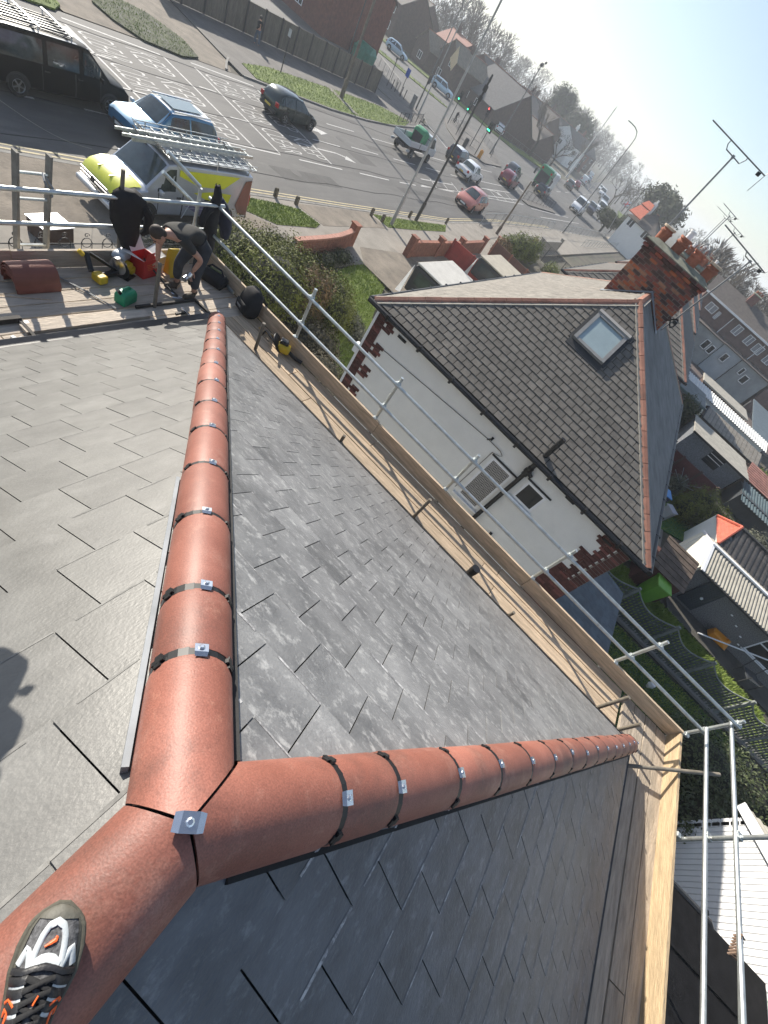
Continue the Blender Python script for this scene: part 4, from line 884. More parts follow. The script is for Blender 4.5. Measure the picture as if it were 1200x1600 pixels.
# traffic lights
M_tlg = mat('green_signal', (0.05, 1.0, 0.45), .4, emit=4); M_tlr = mat('red_signal', (1.0, 0.06, 0.05), .4, emit=4)
def tlight(label, base, h, state, rz, twin=False):
    t = thing('traffic_light', label, 'traffic light', (base[0], base[1], .1), rz, group='traffic lights at the junction')
    g = G(); g.tube((0, 0, 0), (0, 0, h), .06, 8); g.build('pole', M_poleb, t, smooth=True)
    for k in range(2 if twin else 1):
        x = .3 * k; g = G(); g.cbox((x, -.14, h - .35), (.30, .22, .95)); hd = g.build('signal_head', M_poleb, t, bevel=.02)
        g = G(); g.cbox((x, -.02, h - .35), (.52, .02, 1.15)); g.build('backing_board', M_poleb, t)
        for j, z in enumerate((h - .05, h - .35, h - .65)):
            g = G(); g.tube((x, -.25, z), (x, -.265, z), .095, 10); on = (state == 'g' and j == 2) or (state == 'r' and j == 0)
            g.build('lens', (M_tlg if state == 'g' else M_tlr) if on else mat('dark_lens', (.02, .02, .02), .2), hd)
            g = G(); g.path([(x + .11 * math.cos(a), -.33, z + .11 * math.sin(a)) for a in (0, .8, 1.57, 2.3, 3.14)], .02, 4); g.build('visor', M_poleb, hd)
tlight('green-lit traffic light left of the road junction, before the cyclist', (-40.5, 77.0), 3.7, 'g', -.1)
tlight('nearest green-lit twin-headed traffic light on the island, beside the black bin', (-32.3, 72.5), 3.7, 'g', -.15, True)
tlight('traffic light at the island tip with green lamp showing behind the black pole', (-37.2, 74.4), 3.7, 'g', -.1)
tlight('taller traffic light on the island, its red lamp lit', (-34.75, 75.1), 4.6, 'r', -.1)
tlight('unlit traffic light seen from behind by the pale lamp columns', (-40.0, 66.6), 3.7, 'x', 2.6)
def sign(label, base, h, shape, m, cat='road sign', face=-.3):
    t = thing('road_sign', label, cat, (base[0], base[1], .08), face)
    g = G(); g.tube((0, 0, 0), (0, 0, h), .04, 6); g.build('post', M_poleb, t)
    g = G()
    if shape == 'round': g.tube((0, -.05, h - .1), (0, -.07, h - .1), .38, 16)
    else: g.cbox((0, -.06, h - shape[1] / 2), (shape[0], .02, shape[1]))
    g.build('plate', m, t)
    return t
M_blue = mat('blue_sign', (.02, .10, .45), .4)
sb = sign('blue rectangular sign on a post by the railings of the side road', (-43.2, 66.8), 2.75, (.75, .85), M_blue)
sign('thin dark signpost with a small plate beside the blue sign', (-44.4, 65.2), 2.85, (.3, .25), M_poleb)
sign('white-topped bus stop post on the far verge by the panel fence', (-33.6, 35.6), 2.65, (.35, .45), mat('sign_grey', (.45, .45, .44), .5), face=-.2)
for i, (x, y) in enumerate(((-43.9, 65.6), (-43.5, 65.9), (-42.6, 66.1), (-42.1, 66.3))):
    g = G(); g.tube((x, y, .05), (x, y, 1.05), .055, 8); g.tube((x, y, 1.02), (x, y, 1.1), .065, 8)
    tag(g.build('metal_bollard', M_poleb), ('black bollard under the blue sign, first from the fence', 'black bollard under the blue sign, second from the fence', 'black bollard right of the blue sign, third from the fence', 'black bollard right of the blue sign, furthest from the fence')[i], 'bollard', 'black bollards under the blue sign')
g = G(); g.lathe([(.28, 0), (.30, .1), (.30, .95), (.26, 1.05), (0, 1.1)], 12, 0, Matrix.Translation((-33.5, 70.8, .1))); tag(g.build('litter_bin', M_poleb), 'black round litter bin standing on the traffic island', 'bin')
g = G(); g.cbox((-31.6, 72.6, .55), (.5, .4, .9), rz=.3); g.cbox((-31.6, 72.6, 1.02), (.3, .2, .15)); tag(g.build('grit_box', mat('amber_plastic', (.65, .28, .03), .5), bevel=.03), 'amber sandbag-like marker at the foot of the twin traffic light', 'marker')
g = G(); g.cbox((-39.9, 65.2, .75), (.45, .4, 1.4)); tag(g.build('control_cabinet', M_rail, bevel=.02), 'grey control cabinet at the foot of the pale lamp column', 'cabinet')
def railing(label, pts, h=1.0, m=M_rail, step=1.9, infill=True, cat='railing', group=None, bars=.35):
    t = thing('guard_railing', label, cat, (pts[0][0], pts[0][1], 0), world=True, group=group)
    pp = [Vector((p[0], p[1], .06)) for p in pts]
    g = G(); g2 = G()
    for a, b in zip(pp, pp[1:]):
        L = (b - a).length; k = max(1, round(L / step))
        g.tube(a + Vector((0, 0, h)), b + Vector((0, 0, h)), .026, 6); g.tube(a + Vector((0, 0, .15)), b + Vector((0, 0, .15)), .02, 5)
        for i in range(k + 1):
            c = a.lerp(b, i / k); q = G(); q.tube(c, c + Vector((0, 0, h)), .03, 6); q.build('post', m, t)
        if infill:
            n = int(L / bars)
            for i in range(n): c = a.lerp(b, (i + .5) / n); g2.tube(c + Vector((0, 0, .15)), c + Vector((0, 0, h)), .011, 4, caps=False)
    g.build('top_rail', m, t)
    if infill: g2.build('infill_bars', m, t, kind='stuff')
M_railw = mat('railing_pale', (.36, .37, .36), .5, .1, 3, metal=.3)
railing('pale pedestrian guard railing along the near kerb by the salmon hatchback', [(-15.75, 43.6), (-16.35, 50), (-16.35, 60), (-16.3, 69.0)], 1.05, M_railw, 2.6, True, bars=1.0)
railing('pale guard railing further along the near kerb past the bent lamp', [(-16.0, 73), (-15.7, 84), (-15.4, 96), (-15.6, 106)], 1.05, M_railw, 2.2, True, bars=.8)
railing('second pale railing set back from the kerb beyond the garden gates', [(-13.0, 76), (-12.6, 90), (-12.6, 104)], 1.05, M_railw, 2.0, True, bars=.8)
railing('black railing round the end of the far grass verge behind the tipper truck', [(-32.9, 52.5), (-34.3, 57.2), (-35.6, 61.4), (-37.6, 64.9)], .95, M_poleb, 1.9, True, bars=.5)
railing('dark railing along the side road corner beside the blue sign', [(-60, 75.6), (-52, 72.8), (-46, 69.4), (-44.2, 67.6)], 1.0, M_rail, 1.9, True, bars=.5)
railing('guard railing around the traffic island in front of the twin lights', [(-43.2, 89), (-40.6, 80), (-36.4, 74.4), (-33.8, 76)], 1.0, M_rail, 2.0, True, bars=.5)
railing('grey railing on the back edge of the traffic island', [(-33.4, 80.5), (-35.8, 86), (-41, 91.2)], 1.0, M_rail, 2.0, True, bars=.5)
railing('dark railing on the narrow island before the green lorry', [(-22.9, 72.5), (-22.2, 79), (-22.0, 85)], 1.1, M_poleb, 1.6, True, bars=.8)
railing('long thin railing on the far side of the dual road under the bare tree', [(-62, 117), (-50, 121), (-42.5, 130), (-41.5, 150)], 1.0, M_rail, 2.5, True, bars=.6)
# overhead wire near the black van
g = G(); g.path([Vector((-14.5 - 11 * t, 4.0 + 9.2 * t, 4.7 - 1.0 * math.sin(pi * t) * .25)) for t in [i / 14 for i in range(15)]], .009, 4) if False else g.path([Vector((-9.0 - 8.2 * t, 3.4 + 7.4 * t, 5.6 - 5.0 * t - .25 * math.sin(pi * t))) for t in [i / 14 for i in range(15)]], .006, 4)
tag(g.build('service_wire', M_rail), 'single thin overhead wire crossing in front of the black van', 'wire')
# garden walls and front boundaries
def brick_wall(label, pts, h, m=M_redwall, th=.22, group=None, cat='garden wall', piers=True, cope=None):
    t = thing('garden_wall', label, cat, (pts[0][0], pts[0][1], 0), world=True, group=group)
    tot = 0
    for a, b in zip(pts, pts[1:]):
        a, b = Vector((a[0], a[1], .05)), Vector((b[0], b[1], .05)); d = (b - a).normalized(); L = (b - a).length
        g = G(); g.bar(a + Vector((0, 0, h / 2)), b + Vector((0, 0, h / 2)), th - .02, h); g.build('mortar_core', M_mortar, t)
        g = G(); z = 0.0; i = 0
        while z < h - .03:
            u = -(.11 if i % 2 else 0)
            while u < L:
                u0, u1 = max(u, 0) + .006, min(u + .215, L) - .006
                if u1 > u0 + .02: g.bar(a + d * u0 + Vector((0, 0, z + .035)), a + d * u1 + Vector((0, 0, z + .035)), th, .066)
                u += .225
            z += .076; i += 1
        g.build('brick_courses', m, t, kind='stuff')
        g = G(); n = int(L / .24)
        for i in range(n): g.bar(a + d * (i * L / n + .005) + Vector((0, 0, h + .04)), a + d * ((i + 1) * L / n - .005) + Vector((0, 0, h + .04)), th + .03, .075)
        g.build('coping_bricks', cope or m, t, kind='stuff')
    if piers:
        for p in (pts if piers == 'all' else (pts[-1],)):
            g = G(); g.cbox((p[0], p[1], (h + .3) / 2 + .05), (.36, .36, h + .3)); g.cbox((p[0], p[1], h + .38), (.44, .44, .06)); g.build('pier', m, t)
    return t
M_cope = mat('pink_coping', (.40, .20, .15), .85, .2, 5)
cw = [(-12.5 - .95 * (i / 8) ** 2 * 1.0 + .15 * math.sin(i), 16.6 + i * .68) for i in range(9)]
cw = [(-12.25, 16.0), (-12.35, 17.2), (-12.45, 18.3), (-12.6, 19.4), (-12.85, 20.4), (-13.1, 21.2)]
brick_wall('low curving red brick garden wall with a stepped end pier beside the lawn', cw, .75, cope=M_cope)
brick_wall('straight red brick front wall with three piers behind the grey driveway', [(-12.1, 25.7), (-12.1, 29.2), (-12.1, 32.4), (-12.3, 37)], .85, piers='all', group='front garden walls')
brick_wall('red-brown brick front wall beyond the white car roofs', [(-12.3, 40), (-12.4, 50)], .9, piers='all', group='front garden walls')
brick_wall('far grey front wall past the iron gates', [(-12.5, 53), (-12.5, 61)], .9, mat('grey_block', (.24, .23, .21), .9, .2, 4), piers='all', group='front garden walls')
fence_panels('panel_fence', 'deep red painted boundary fence between the front drives', (-11.9, 30.6, .05), (-7.0, 31.3, .05), 3, 1.2, mat('red_paint', (.33, .045, .035), .7, .2, 3), mat('red_post', (.28, .04, .03), .7), boards=8)
fence_panels('panel_fence', 'dark brown boundary fence beside the round bushes', (-12.0, 38.6, .05), (-7.0, 38.6, .05), 3, 1.1, mat('brown_fence', (.13, .06, .045), .8, .2, 3), M_redwall, boards=8)
railing('black iron gates and bars beside the green bushes', [(-11.9, 50.6), (-7.5, 49.6)], 1.5, M_poleb, 1.2, True, bars=.14)
# scroll-topped iron fence in front of the scaffold
t = thing('iron_fence', 'low wrought iron fence with scroll tops beyond the front scaffold deck', 'fence', (-11.75, 3, 0), world=True)
g = G(); g2 = G()
g.tube((-11.75, 2.0, .95), (-11.75, 11.5, .95), .016, 6); g.tube((-11.75, 2.0, .30), (-11.75, 11.5, .30), .016, 6); g.build('rail', M_poleb, t)
for i in range(34):
    y = 2.1 + i * .28; g2.tube((-11.75, y, .05), (-11.75, y, 1.0), .009, 4, caps=False)
    if i % 2 == 0: g2.path([(-11.75, y + .14 + .13 * math.cos(a), .98 + .13 * math.sin(a)) for a in [k * .5 for k in range(13)]], .011, 4); g2.path([(-11.75, y + .14 + .07 * math.cos(a) * (1 - a / 9), 1.18 + .07 * math.sin(a) * (1 - a / 9)) for a in [k * .6 for k in range(12)]], .010, 4)
g2.build('scroll_bars', M_poleb, t, kind='stuff')
for y in (2.0, 5.1, 8.3, 11.5): g = G(); g.cbox((-11.75, y, .6), (.06, .06, 1.2)); g.build('post', M_poleb, t)
t = thing('slatted_box', 'small dark box with a white slatted lid by the iron fence', 'box', (-13.3, 7.25, .09), 0.15)
g = G(); g.box(-.32, .32, -.42, .42, 0, .42); g.build('body', mat('dark_wood', (.06, .035, .025), .8, .2, 5), t)
for i in range(6): g = G(); g.box(-.34 + i * .115, -.24 + i * .115, -.45, .45, .425, .45); g.build('slat', M_pvc, t)
# ================================================================== vehicles
def paint(name, c, rough=.3, metal=.0, coat=.6): return mat('paint_' + name, c, rough, .06, 2, metal=metal, coat=coat, spec=.5)
M_tyre = mat('tyre', (.018, .018, .018), .85, .2, 10)
M_rim = mat('alloy', (.42, .43, .44), .35, .1, 8, metal=.8)
M_cglass = mat('car_glass', (.040, .055, .058), .06, .5, 1.5, spec=.9)
M_head = mat('headlamp', (.62, .64, .66), .12, spec=.8)
M_tail = mat('tail_lamp', (.42, .02, .02), .2)
M_plateY = mat('plate_yellow', (.62, .46, .06), .5); M_plateW = mat('plate_white', (.7, .7, .68), .5)
M_trim = mat('black_trim', (.03, .03, .032), .6, .2, 5)
# stations: y, half width, z bottom, z belt, roof half width, z top
ST = {
 'hatch': ([(-2.0, .66, .40, .72, .60, .80), (-1.95, .78, .30, .84, .64, .97), (-1.72, .85, .22, .92, .62, 1.26), (-1.42, .87, .20, .92, .60, 1.44), (-.55, .875, .20, .90, .62, 1.50), (.28, .875, .20, .88, .60, 1.43), (1.02, .87, .20, .86, .74, .94), (1.58, .84, .20, .76, .68, .82), (1.90, .76, .24, .60, .60, .66), (2.0, .62, .34, .50, .50, .53)], (1.28, -1.22), .315),
 'suv': ([(-2.15, .72, .42, .85, .66, .92), (-2.08, .86, .32, .95, .72, 1.10), (-1.95, .91, .28, 1.0, .70, 1.32), (-1.70, .92, .26, 1.02, .70, 1.56), (-.6, .925, .26, 1.0, .70, 1.62), (.38, .925, .26, .98, .68, 1.57), (1.05, .92, .26, .97, .80, 1.06), (1.75, .90, .26, .92, .76, .97), (2.05, .84, .30, .78, .70, .82), (2.15, .70, .40, .60, .58, .64)], (1.38, -1.32), .35),
 'van': ([(-2.5, .84, .40, 1.02, .80, 1.78), (-2.46, .93, .30, 1.05, .85, 1.90), (-1.6, .95, .26, 1.08, .86, 1.95), (-.3, .95, .26, 1.08, .86, 1.96), (.62, .95, .26, 1.08, .84, 1.95), (.90, .95, .26, 1.08, .80, 1.90), (1.62, .95, .26, 1.06, .84, 1.16), (2.18, .92, .26, .98, .80, 1.04), (2.42, .86, .28, .78, .74, .84), (2.5, .74, .36, .58, .62, .62)], (1.62, -1.45), .34),
 'pickup': ([(-2.55, .80, .55, .98, .78, 1.0), (-2.52, .90, .42, 1.02, .88, 1.04), (-1.1, .93, .38, 1.04, .90, 1.06), (-1.02, .93, .38, 1.05, .68, 1.60), (-.2, .93, .36, 1.03, .70, 1.74), (.55, .93, .36, 1.02, .68, 1.68), (1.15, .93, .36, 1.02, .80, 1.10), (2.1, .90, .36, .96, .78, 1.02), (2.45, .86, .40, .80, .74, .84), (2.55, .74, .48, .62, .6, .64)], (1.6, -1.55), .38),
}
def ring(s):
    y, w, zb, zl, wr, zr = s; h = [(0, zb), (w * .84, zb), (w * .97, zb + .10), (w, zb + (zl - zb) * .45), (w * .975, zl), (wr, zr - .045), (wr * .80, zr), (0, zr + .012)]
    return [(x, y, z) for x, z in h] + [(-x, y, z) for x, z in h[-2:0:-1]]
def sidept(s, k, o=.008):
    """point on the glasshouse side: k=0 at the belt, 1 at the roof edge"""
    y, w, zb, zl, wr, zr = s; x0, z0, x1, z1 = w * .975, zl, wr, zr - .045
    return Vector((x0 + (x1 - x0) * k + o, y, z0 + (z1 - z0) * k))
def wheel(t, x, y, r, w=.20, rim=None, lod=1):
    s = 1 if x > 0 else -1; M = Matrix.Translation((x, y, r)) @ Matrix.Rotation(s * pi / 2, 4, 'Y')
    g = G(); g.lathe([(r * .60, -w / 2), (r * .93, -w / 2), (r, -w * .3), (r, w * .3), (r * .93, w / 2), (r * .64, w / 2), (r * .60, w * .3)], 20 if lod else 12, 0, M, caps=False); o = g.build('wheel', M_tyre, t, smooth=True)
    g = G(); g.lathe([(r * .64, w * .42), (r * .60, w * .47), (r * .56, w * .36)], 16, 0, M, caps=False); g.lathe([(.0, w * .44), (r * .14, w * .44), (r * .14, w * .25)], 8, 0, M, caps=False)
    for k in range(5):
        a = 2 * pi * k / 5; c, d = math.cos(a), math.sin(a); e = r * .075
        g.add([(c * r * .1 - d * e, d * r * .1 + c * e, w * .43), (c * r * .1 + d * e, d * r * .1 - c * e, w * .43), (c * r * .6 + d * e, d * r * .6 - c * e, w * .38), (c * r * .6 - d * e, d * r * .6 + c * e, w * .38)], [(0, 1, 2, 3), (3, 2, 1, 0)], 0, M)
    g.lathe([(r * .55, w * .10), (0, w * .10)], 12, 1, M, caps=False); g.build('rim', [rim or M_rim, M_trim], o)
def car(name, label, loc, rz, kind, col, cat, s=.95, group=None, roof=None, lod=2, plate=True, glass=None, sidewin=True, L=1.0, rim=None, doors=True):
    st, (yf, yr), r = ST[kind]; st = [(a * L,) + tuple(b) for a, *b in st]; yf *= L; yr *= L
    t = thing(name, label, cat, loc, rz, group); t.scale = (s, s, s); gl = glass or M_cglass
    g = G(); g.loft([ring(k) for k in st]); b = g.build('body', col, t, smooth=True, sharp=28, bevel=.025 if lod > 1 else 0)
    i_rf = max(i for i in range(len(st)) if st[i][5] > 1.3); i_rr = min(i for i in range(len(st)) if st[i][5] > 1.3)
    A, Bq = st[i_rf], st[i_rf + 1]; o = Vector((0, .012, .012))
    def across(p, q, a0, a1, m, nm):
        P, Q = sidept(p, 1, 0), sidept(q, 1, 0); mid = lambda k: P.lerp(Q, k); Zp, Zq = p[5] + .012, q[5] + .012
        top = [mid(a0), mid(a1)]; cz = [Zp + (Zq - Zp) * a0, Zp + (Zq - Zp) * a1]; f = .93; g = G(); sg = o if q[0] > p[0] else Vector((0, -.012, .012))
        row = lambda pt, z: [Vector((x * pt.x * f, pt.y, z - (abs(x) ** 3) * (z - pt.z) * .9)) + sg for x in (-1, -.8, -.4, 0, .4, .8, 1)]
        r0, r1 = row(top[0], cz[0]), row(top[1], cz[1]); n = len(r0)
        g.add(r0 + r1, [(i, i + 1, n + i + 1, n + i) for i in range(n - 1)]); return g.build(nm, m, t, smooth=True)
    across(A, Bq, .06, .95, gl, 'windscreen')
    rp = st[i_rr - 1] if kind != 'van' else None
    if kind in ('hatch', 'suv'): across(st[i_rr + (1 if kind == 'hatch' else 0)], st[i_rr - 1], .10, .92, gl, 'rear_window')
    elif kind == 'pickup': across(st[3], st[2], .08, .9, gl, 'rear_window')
    # side windows
    top = [i for i in range(len(st)) if st[i][5] > 1.3]
    ya, yb = st[top[0]][0], st[top[-1]][0]
    def at_y(y):
        for p, q in zip(st, st[1:]):
            if p[0] <= y <= q[0]: k = (y - p[0]) / (q[0] - p[0]); return tuple(p[j] + (q[j] - p[j]) * k for j in range(6))
    for sx in (1, -1):
        if kind == 'van': spans = [(.72, 1.40, 1)] + ([(-.55, .55, 0), (-2.1, -.7, 0)] if sidewin else [])
        elif kind == 'pickup': spans = [(-.92, -.22, 0), (-.15, .86, 1)]
        else: spans = [(ya + .02, -.50 * L, -1), (-.42 * L, .74 * L, 1)] + ([(-1.66 * L, ya - .04, -2)] if kind == 'hatch' else [])
        for (y0, y1, fl) in spans:
            n = 6; lo = []; hi = []
            for k in range(n + 1):
                y = y0 + (y1 - y0) * k / n; q = at_y(y); lo.append(sidept(q, .06)); hi.append(sidept(q, .86))
            vs = [Vector((v.x * sx, v.y, v.z)) for v in lo + hi]; g = G(); g.add(vs, [((i, i + 1, n + 2 + i, n + 1 + i) if sx > 0 else (n + 1 + i, n + 2 + i, i + 1, i)) for i in range(n)]); g.build('window', gl, t)
        for y in (yf, yr):
            q = at_y(y); wheel(t, sx * (q[1] - .08), y, r, .21, rim, lod)
            if lod > 0:
                g = G(); g.add([(sx * (q[1] + .004), y + math.cos(a) * rr_, r + .02 + math.sin(a) * rr_) for rr_ in (r * .9, r * 1.17) for a in [k * pi / 10 - .05 for k in range(11)]], [((i, i + 1, 12 + i, 11 + i)) for i in range(10)]); g.build('wheel_arch', M_trim, t)
        q = at_y(.92 * L if kind != 'van' else 1.36)
        g = G(); g.cbox((sx * (q[1] + .10), q[0] - .02, q[3] + .06), (.19, .10, .14)); g.build('mirror', col if kind != 'suv' else M_pvc, t, bevel=.03)
        f = st[-2]; g = G(); g.loft([[(sx * f[1] * .62, f[0] - .02, f[3] + .02), (sx * f[1] * 1.0, f[0] - .16, f[3] + .05), (sx * f[1] * 1.0, f[0] - .14, f[3] - .10), (sx * f[1] * .62, f[0] + .03, f[3] - .10)], [(sx * f[1] * .62, f[0] - .05, f[3] + .07), (sx * f[1] * .99, f[0] - .30, f[3] + .10), (sx * (f[1] * 1.0 + .02), f[0] - .28, f[3] - .04), (sx * f[1] * .62, f[0] + .05, f[3] - .04)]]); g.build('headlight', M_head, t)
        k = st[1] if kind != 'van' else st[0]; g = G(); g.cbox((sx * (k[1] * .86), k[0] - .005, k[3] - .02), (.26, .12, .24 if kind != 'van' else .42)); g.build('tail_light', M_tail, t, bevel=.03)
        if doors and lod > 1:
            ds = [(-.46 * L, .80 * L), (-1.28 * L, -.48 * L)] if kind in ('hatch', 'suv') else [(-.2, .98), (-.98, -.22)] if kind == 'pickup' else [(.42, 1.36), (-.75, .40)]
            for y0, y1 in ds:
                n = 4; rows = []
                for k in range(n + 1):
                    y = y0 + .012 + (y1 - y0 - .024) * k / n; _, w, zb, zl, wr, zr = at_y(y)
                    rows.append([(sx * (w * .975 + .007), y, zb + .13), (sx * (w + .007), y, zb + (zl - zb) * .45), (sx * (w * .975 + .007), y, zl - .015)])
                g = G(); vs = [p for r_ in rows for p in r_]; fs = []
                for k in range(n):
                    for j in range(2): a = k * 3 + j; q4 = (a, a + 3, a + 4, a + 1); fs.append(q4 if sx > 0 else q4[::-1])
                g.add(vs, fs); d = g.build('door', col, t, smooth=True, sharp=60)
                yh = y0 + .16; _, w, zb, zl, wr, zr = at_y(yh); g = G(); g.cbox((sx * (w * .985 + .022), yh, zl - .13), (.03, .17, .035)); g.build('handle', M_trim, d)
                for yy in (y0, y1): 
                    _, w, zb, zl, wr, zr = at_y(yy); g = G(); g.add([(sx * (w * .975 + .004), yy - .012, zb + .1), (sx * (w * .975 + .004), yy + .012, zb + .1), (sx * (w + .004), yy + .012, zb + (zl - zb) * .45), (sx * (w + .004), yy - .012, zb + (zl - zb) * .45), (sx * (w * .975 + .005), yy + .012, zl), (sx * (w * .975 + .005), yy - .012, zl)], [(0, 1, 2, 3), (3, 2, 4, 5)]); g.build('door_seam', M_trim, d)
    f, rr_ = st[-1], st[0]
    g = G(); g.cbox((0, f[0] - .02, f[2] + .02), (f[1] * 1.9, .12, .14)); g.cbox((0, f[0] + .005, (f[3] + f[2]) / 2 + .04), (f[1] * 1.2, .05, .12)); g.build('grille', M_trim, t, bevel=.02, kind=None)
    g = G(); g.cbox((0, rr_[0] + .02, rr_[2] + .02), (rr_[1] * 2.1, .12, .18)); g.build('rear_bumper', M_trim, t, bevel=.03)
    if plate:
        g = G(); g.cbox((0, f[0] + .04, f[2] + .10), (.50, .015, .11)); g.build('number_plate', M_plateW, t)
        g = G(); g.cbox((0, rr_[0] - .045, rr_[2] + .17), (.50, .015, .11)); g.build('number_plate', M_plateY, t)
    if roof:
        tp = [k for k in st if k[5] > 1.38]; n = 6; g = G(); rows = []
        for k in range(9):
            y = tp[0][0] + (tp[-1][0] - tp[0][0]) * k / 8; q = at_y(y); rows.append([(x * q[4] * .97, y, q[5] + .018 - .05 * abs(x) ** 4) for x in (-1, -.8, -.4, 0, .4, .8, 1)])
        vs = [p for r_ in rows for p in r_]; g.add(vs, [(k * 7 + j, k * 7 + j + 1, k * 7 + 8 + j, k * 7 + 7 + j) for k in range(8) for j in range(6)]); g.build('roof_panel', roof, t, smooth=True)
    return t
P_black = paint('black', (.003, .0035, .004), .4, coat=0); P_black.node_tree.nodes['Principled BSDF'].inputs['Specular IOR Level'].default_value = .18; P_blue = paint('blue', (.035, .16, .30), .28, .3); P_dgreen = paint('bottle', (.014, .030, .030), .22, .3)
P_white = paint('white', (.74, .75, .76), .3); P_salmon = paint('salmon', (.46, .17, .13), .3, .2); P_maroon = paint('maroon', (.20, .035, .05), .3, .2)
P_grey = paint('grey', (.12, .125, .13), .3, .4); P_silver = paint('silver', (.42, .46, .50), .3, .6); P_navy = paint('navy', (.02, .022, .04), .25); P_skyb = paint('pale_blue', (.38, .52, .62), .3, .3)
# black van in the nearest lane
bv = car('parked_van', 'large glossy black panel van with silver roof bars at the left edge of the road', (-22.05, 12.2, 0), 0.03, 'van', P_black, 'van', s=1.0, sidewin=True, L=1.08, roof=mat('van_roof_glare', (.30, .32, .33), .3, .1, 2, metal=.3, coat=.6))  # pale roof on a black van: reflected light put into its colour
for i in range(7): g = G(); g.bar((-.60 + i * .2, -2.2, 1.985), (-.60 + i * .2, .5, 1.985), .035, .03); g.build('roof_rib', P_black, bv)
for y in (-1.9, -.75, .35):
    g = G(); g.bar((-.86, y, 2.10), (.86, y, 2.10), .07, .04); g.tube((-.8, y, 1.93), (-.8, y, 2.1), .02, 5); g.tube((.8, y, 1.93), (.8, y, 2.1), .02, 5); g.build('roof_bar', M_steel, bv)
car('car', 'silver-blue car beyond the black van in the top left corner', (-25.4, 12.2, 0), 0.0, 'hatch', P_silver, 'car', lod=1)
bs = car('car', 'bright blue compact suv with white roof and mirrors facing left behind the yellow van', (-19.55, 15.35, 0), pi + .05, 'suv', P_blue, 'car', s=.97, roof=P_white)
g = G(); g.prism([(-.42, -1.35), (.42, -1.35), (.46, .2), (-.46, .2)], 1.640, 1.655); g.build('glass_roof', mat('glass_roof', (.10, .16, .18), .1, spec=.8), bs)
for sx in (1, -1): g = G(); g.bar((sx * .62, -1.6, 1.62), (sx * .66, .3, 1.62), .05, .05); g.build('roof_rail', P_white, bs)
# yellow and silver works van parked on the crossover
P_hivis = paint('lime_yellow', (.60, .62, .02), .35); P_vsil = paint('van_silver', (.50, .53, .58), .3, .4)
vw = car('works_van', 'works van with lime yellow bonnet and silver sides parked on the crossover', (-15.0, 12.35, .09), pi + .02, 'van', P_vsil, 'van', s=1.0, sidewin=False, L=1.08)
g = G(); st = ST['van'][0]; rows = []
for y, w, zz in ((1.90, .83, 1.165), (2.15, .82, 1.155), (2.50, .79, 1.06), (2.72, .74, .94), (2.83, .70, .80)): rows.append([(x * w, y, zz + .025 - .07 * abs(x) ** 3) for x in (-1, -.75, -.4, 0, .4, .75, 1)])
g.add([p for r_ in rows for p in r_], [(k * 7 + j, k * 7 + j + 1, k * 7 + 8 + j, k * 7 + 7 + j) for k in range(4) for j in range(6)]); g.build('bonnet', P_hivis, vw, smooth=True)
for sx in (-1, 1): g = G(); g.bar((sx * .32, 1.95, 1.185), (sx * .27, 2.6, 1.06), .03, .03); g.build('bonnet_crease', P_hivis, vw)
for k in range(3): g = G(); g.cbox((0, 2.915 - k * .012, .62 + k * .10), (1.25, .03, .035)); g.build('grille_bar', M_steel, vw)
g = G(); g.cbox((0, 2.86, .42), (1.66, .18, .17)); g.build('bumper', P_vsil, vw, bevel=.05)
g = G(); g.tube((0, 2.925, .78), (0, 2.945, .78), .085, 14); g.build('badge_disc', M_trim, vw)
for sx in (1, -1):      # graphic on the rear half of the sides: yellow, rust and mauve sweeps
    for nm, m, poly in (('yellow_graphic', P_hivis, [(-1.3, 1.36), (-.2, 1.36), (.62, 1.62), (.62, 1.80), (-2.0, 1.80)]), ('rust_graphic', paint('rust', (.15, .055, .04), .4), [(-2.62, .50), (-2.2, .50), (-1.95, .85), (-2.1, 1.2), (-2.3, 1.7), (-2.62, 1.75)]), ('mauve_graphic', paint('mauve', (.20, .18, .30), .4), [(-1.9, .40), (-.4, .40), (.3, .70), (-.5, .86), (-1.5, .8)]), ('yellow_graphic', P_hivis, [(-1.6, .90), (-.6, .95), (.0, 1.15), (-.9, 1.24), (-1.7, 1.2)])):
        xs = lambda z: sx * ((.95 * .975 + (.86 - .95 * .975) * max(0, (z - 1.08) / .82)) + .010 + (.02 if z < 1.08 else 0))
        g = G(); vs = [(xs(z), y, z) for y, z in poly]; g.add(vs, [tuple(range(len(vs)))[::sx]]); g.build(nm, m, vw)
    g = G(); g.path([(sx * .975, -.3 + .7 * k / 8, .55 + .35 * math.sin(k * .5)) for k in range(9)], .015, 4); g.build('line_graphic', P_white, vw)
rk = thing('roof_rack', 'silver tube roof rack with mesh deflector fixed over the works van', 'roof rack', (-15.0, 12.35, .09), pi + .02)
g = G()
for sx in (-1, 1): g.tube((sx * .84, -2.75, 2.10), (sx * .84, 1.05, 2.10), .02, 6); g.tube((sx * .84, -2.75, 2.22), (sx * .84, 1.05, 2.22), .016, 6)
for y in (-2.75, 1.05): g.tube((-.84, y, 2.10), (.84, y, 2.10), .02, 6)
g.build('rim', M_galv, rk)
for i in range(10): g = G(); g.bar((-.84, -2.6 + i * .39, 2.09), (.84, -2.6 + i * .39, 2.09), .035, .03); g.build('crossbar', M_galv, rk)
for sx in (-1, 1):
    for y in (-2.4, -.9, .7): g = G(); g.tube((sx * .84, y, 1.88), (sx * .84, y, 2.22), .018, 6); g.build('stanchion', M_galv, rk)
g = G()
for i in range(15): g.tube((-.80 + i * .115, 1.05, 2.08), (-.80 + i * .115, 1.22, 2.30), .007, 4)
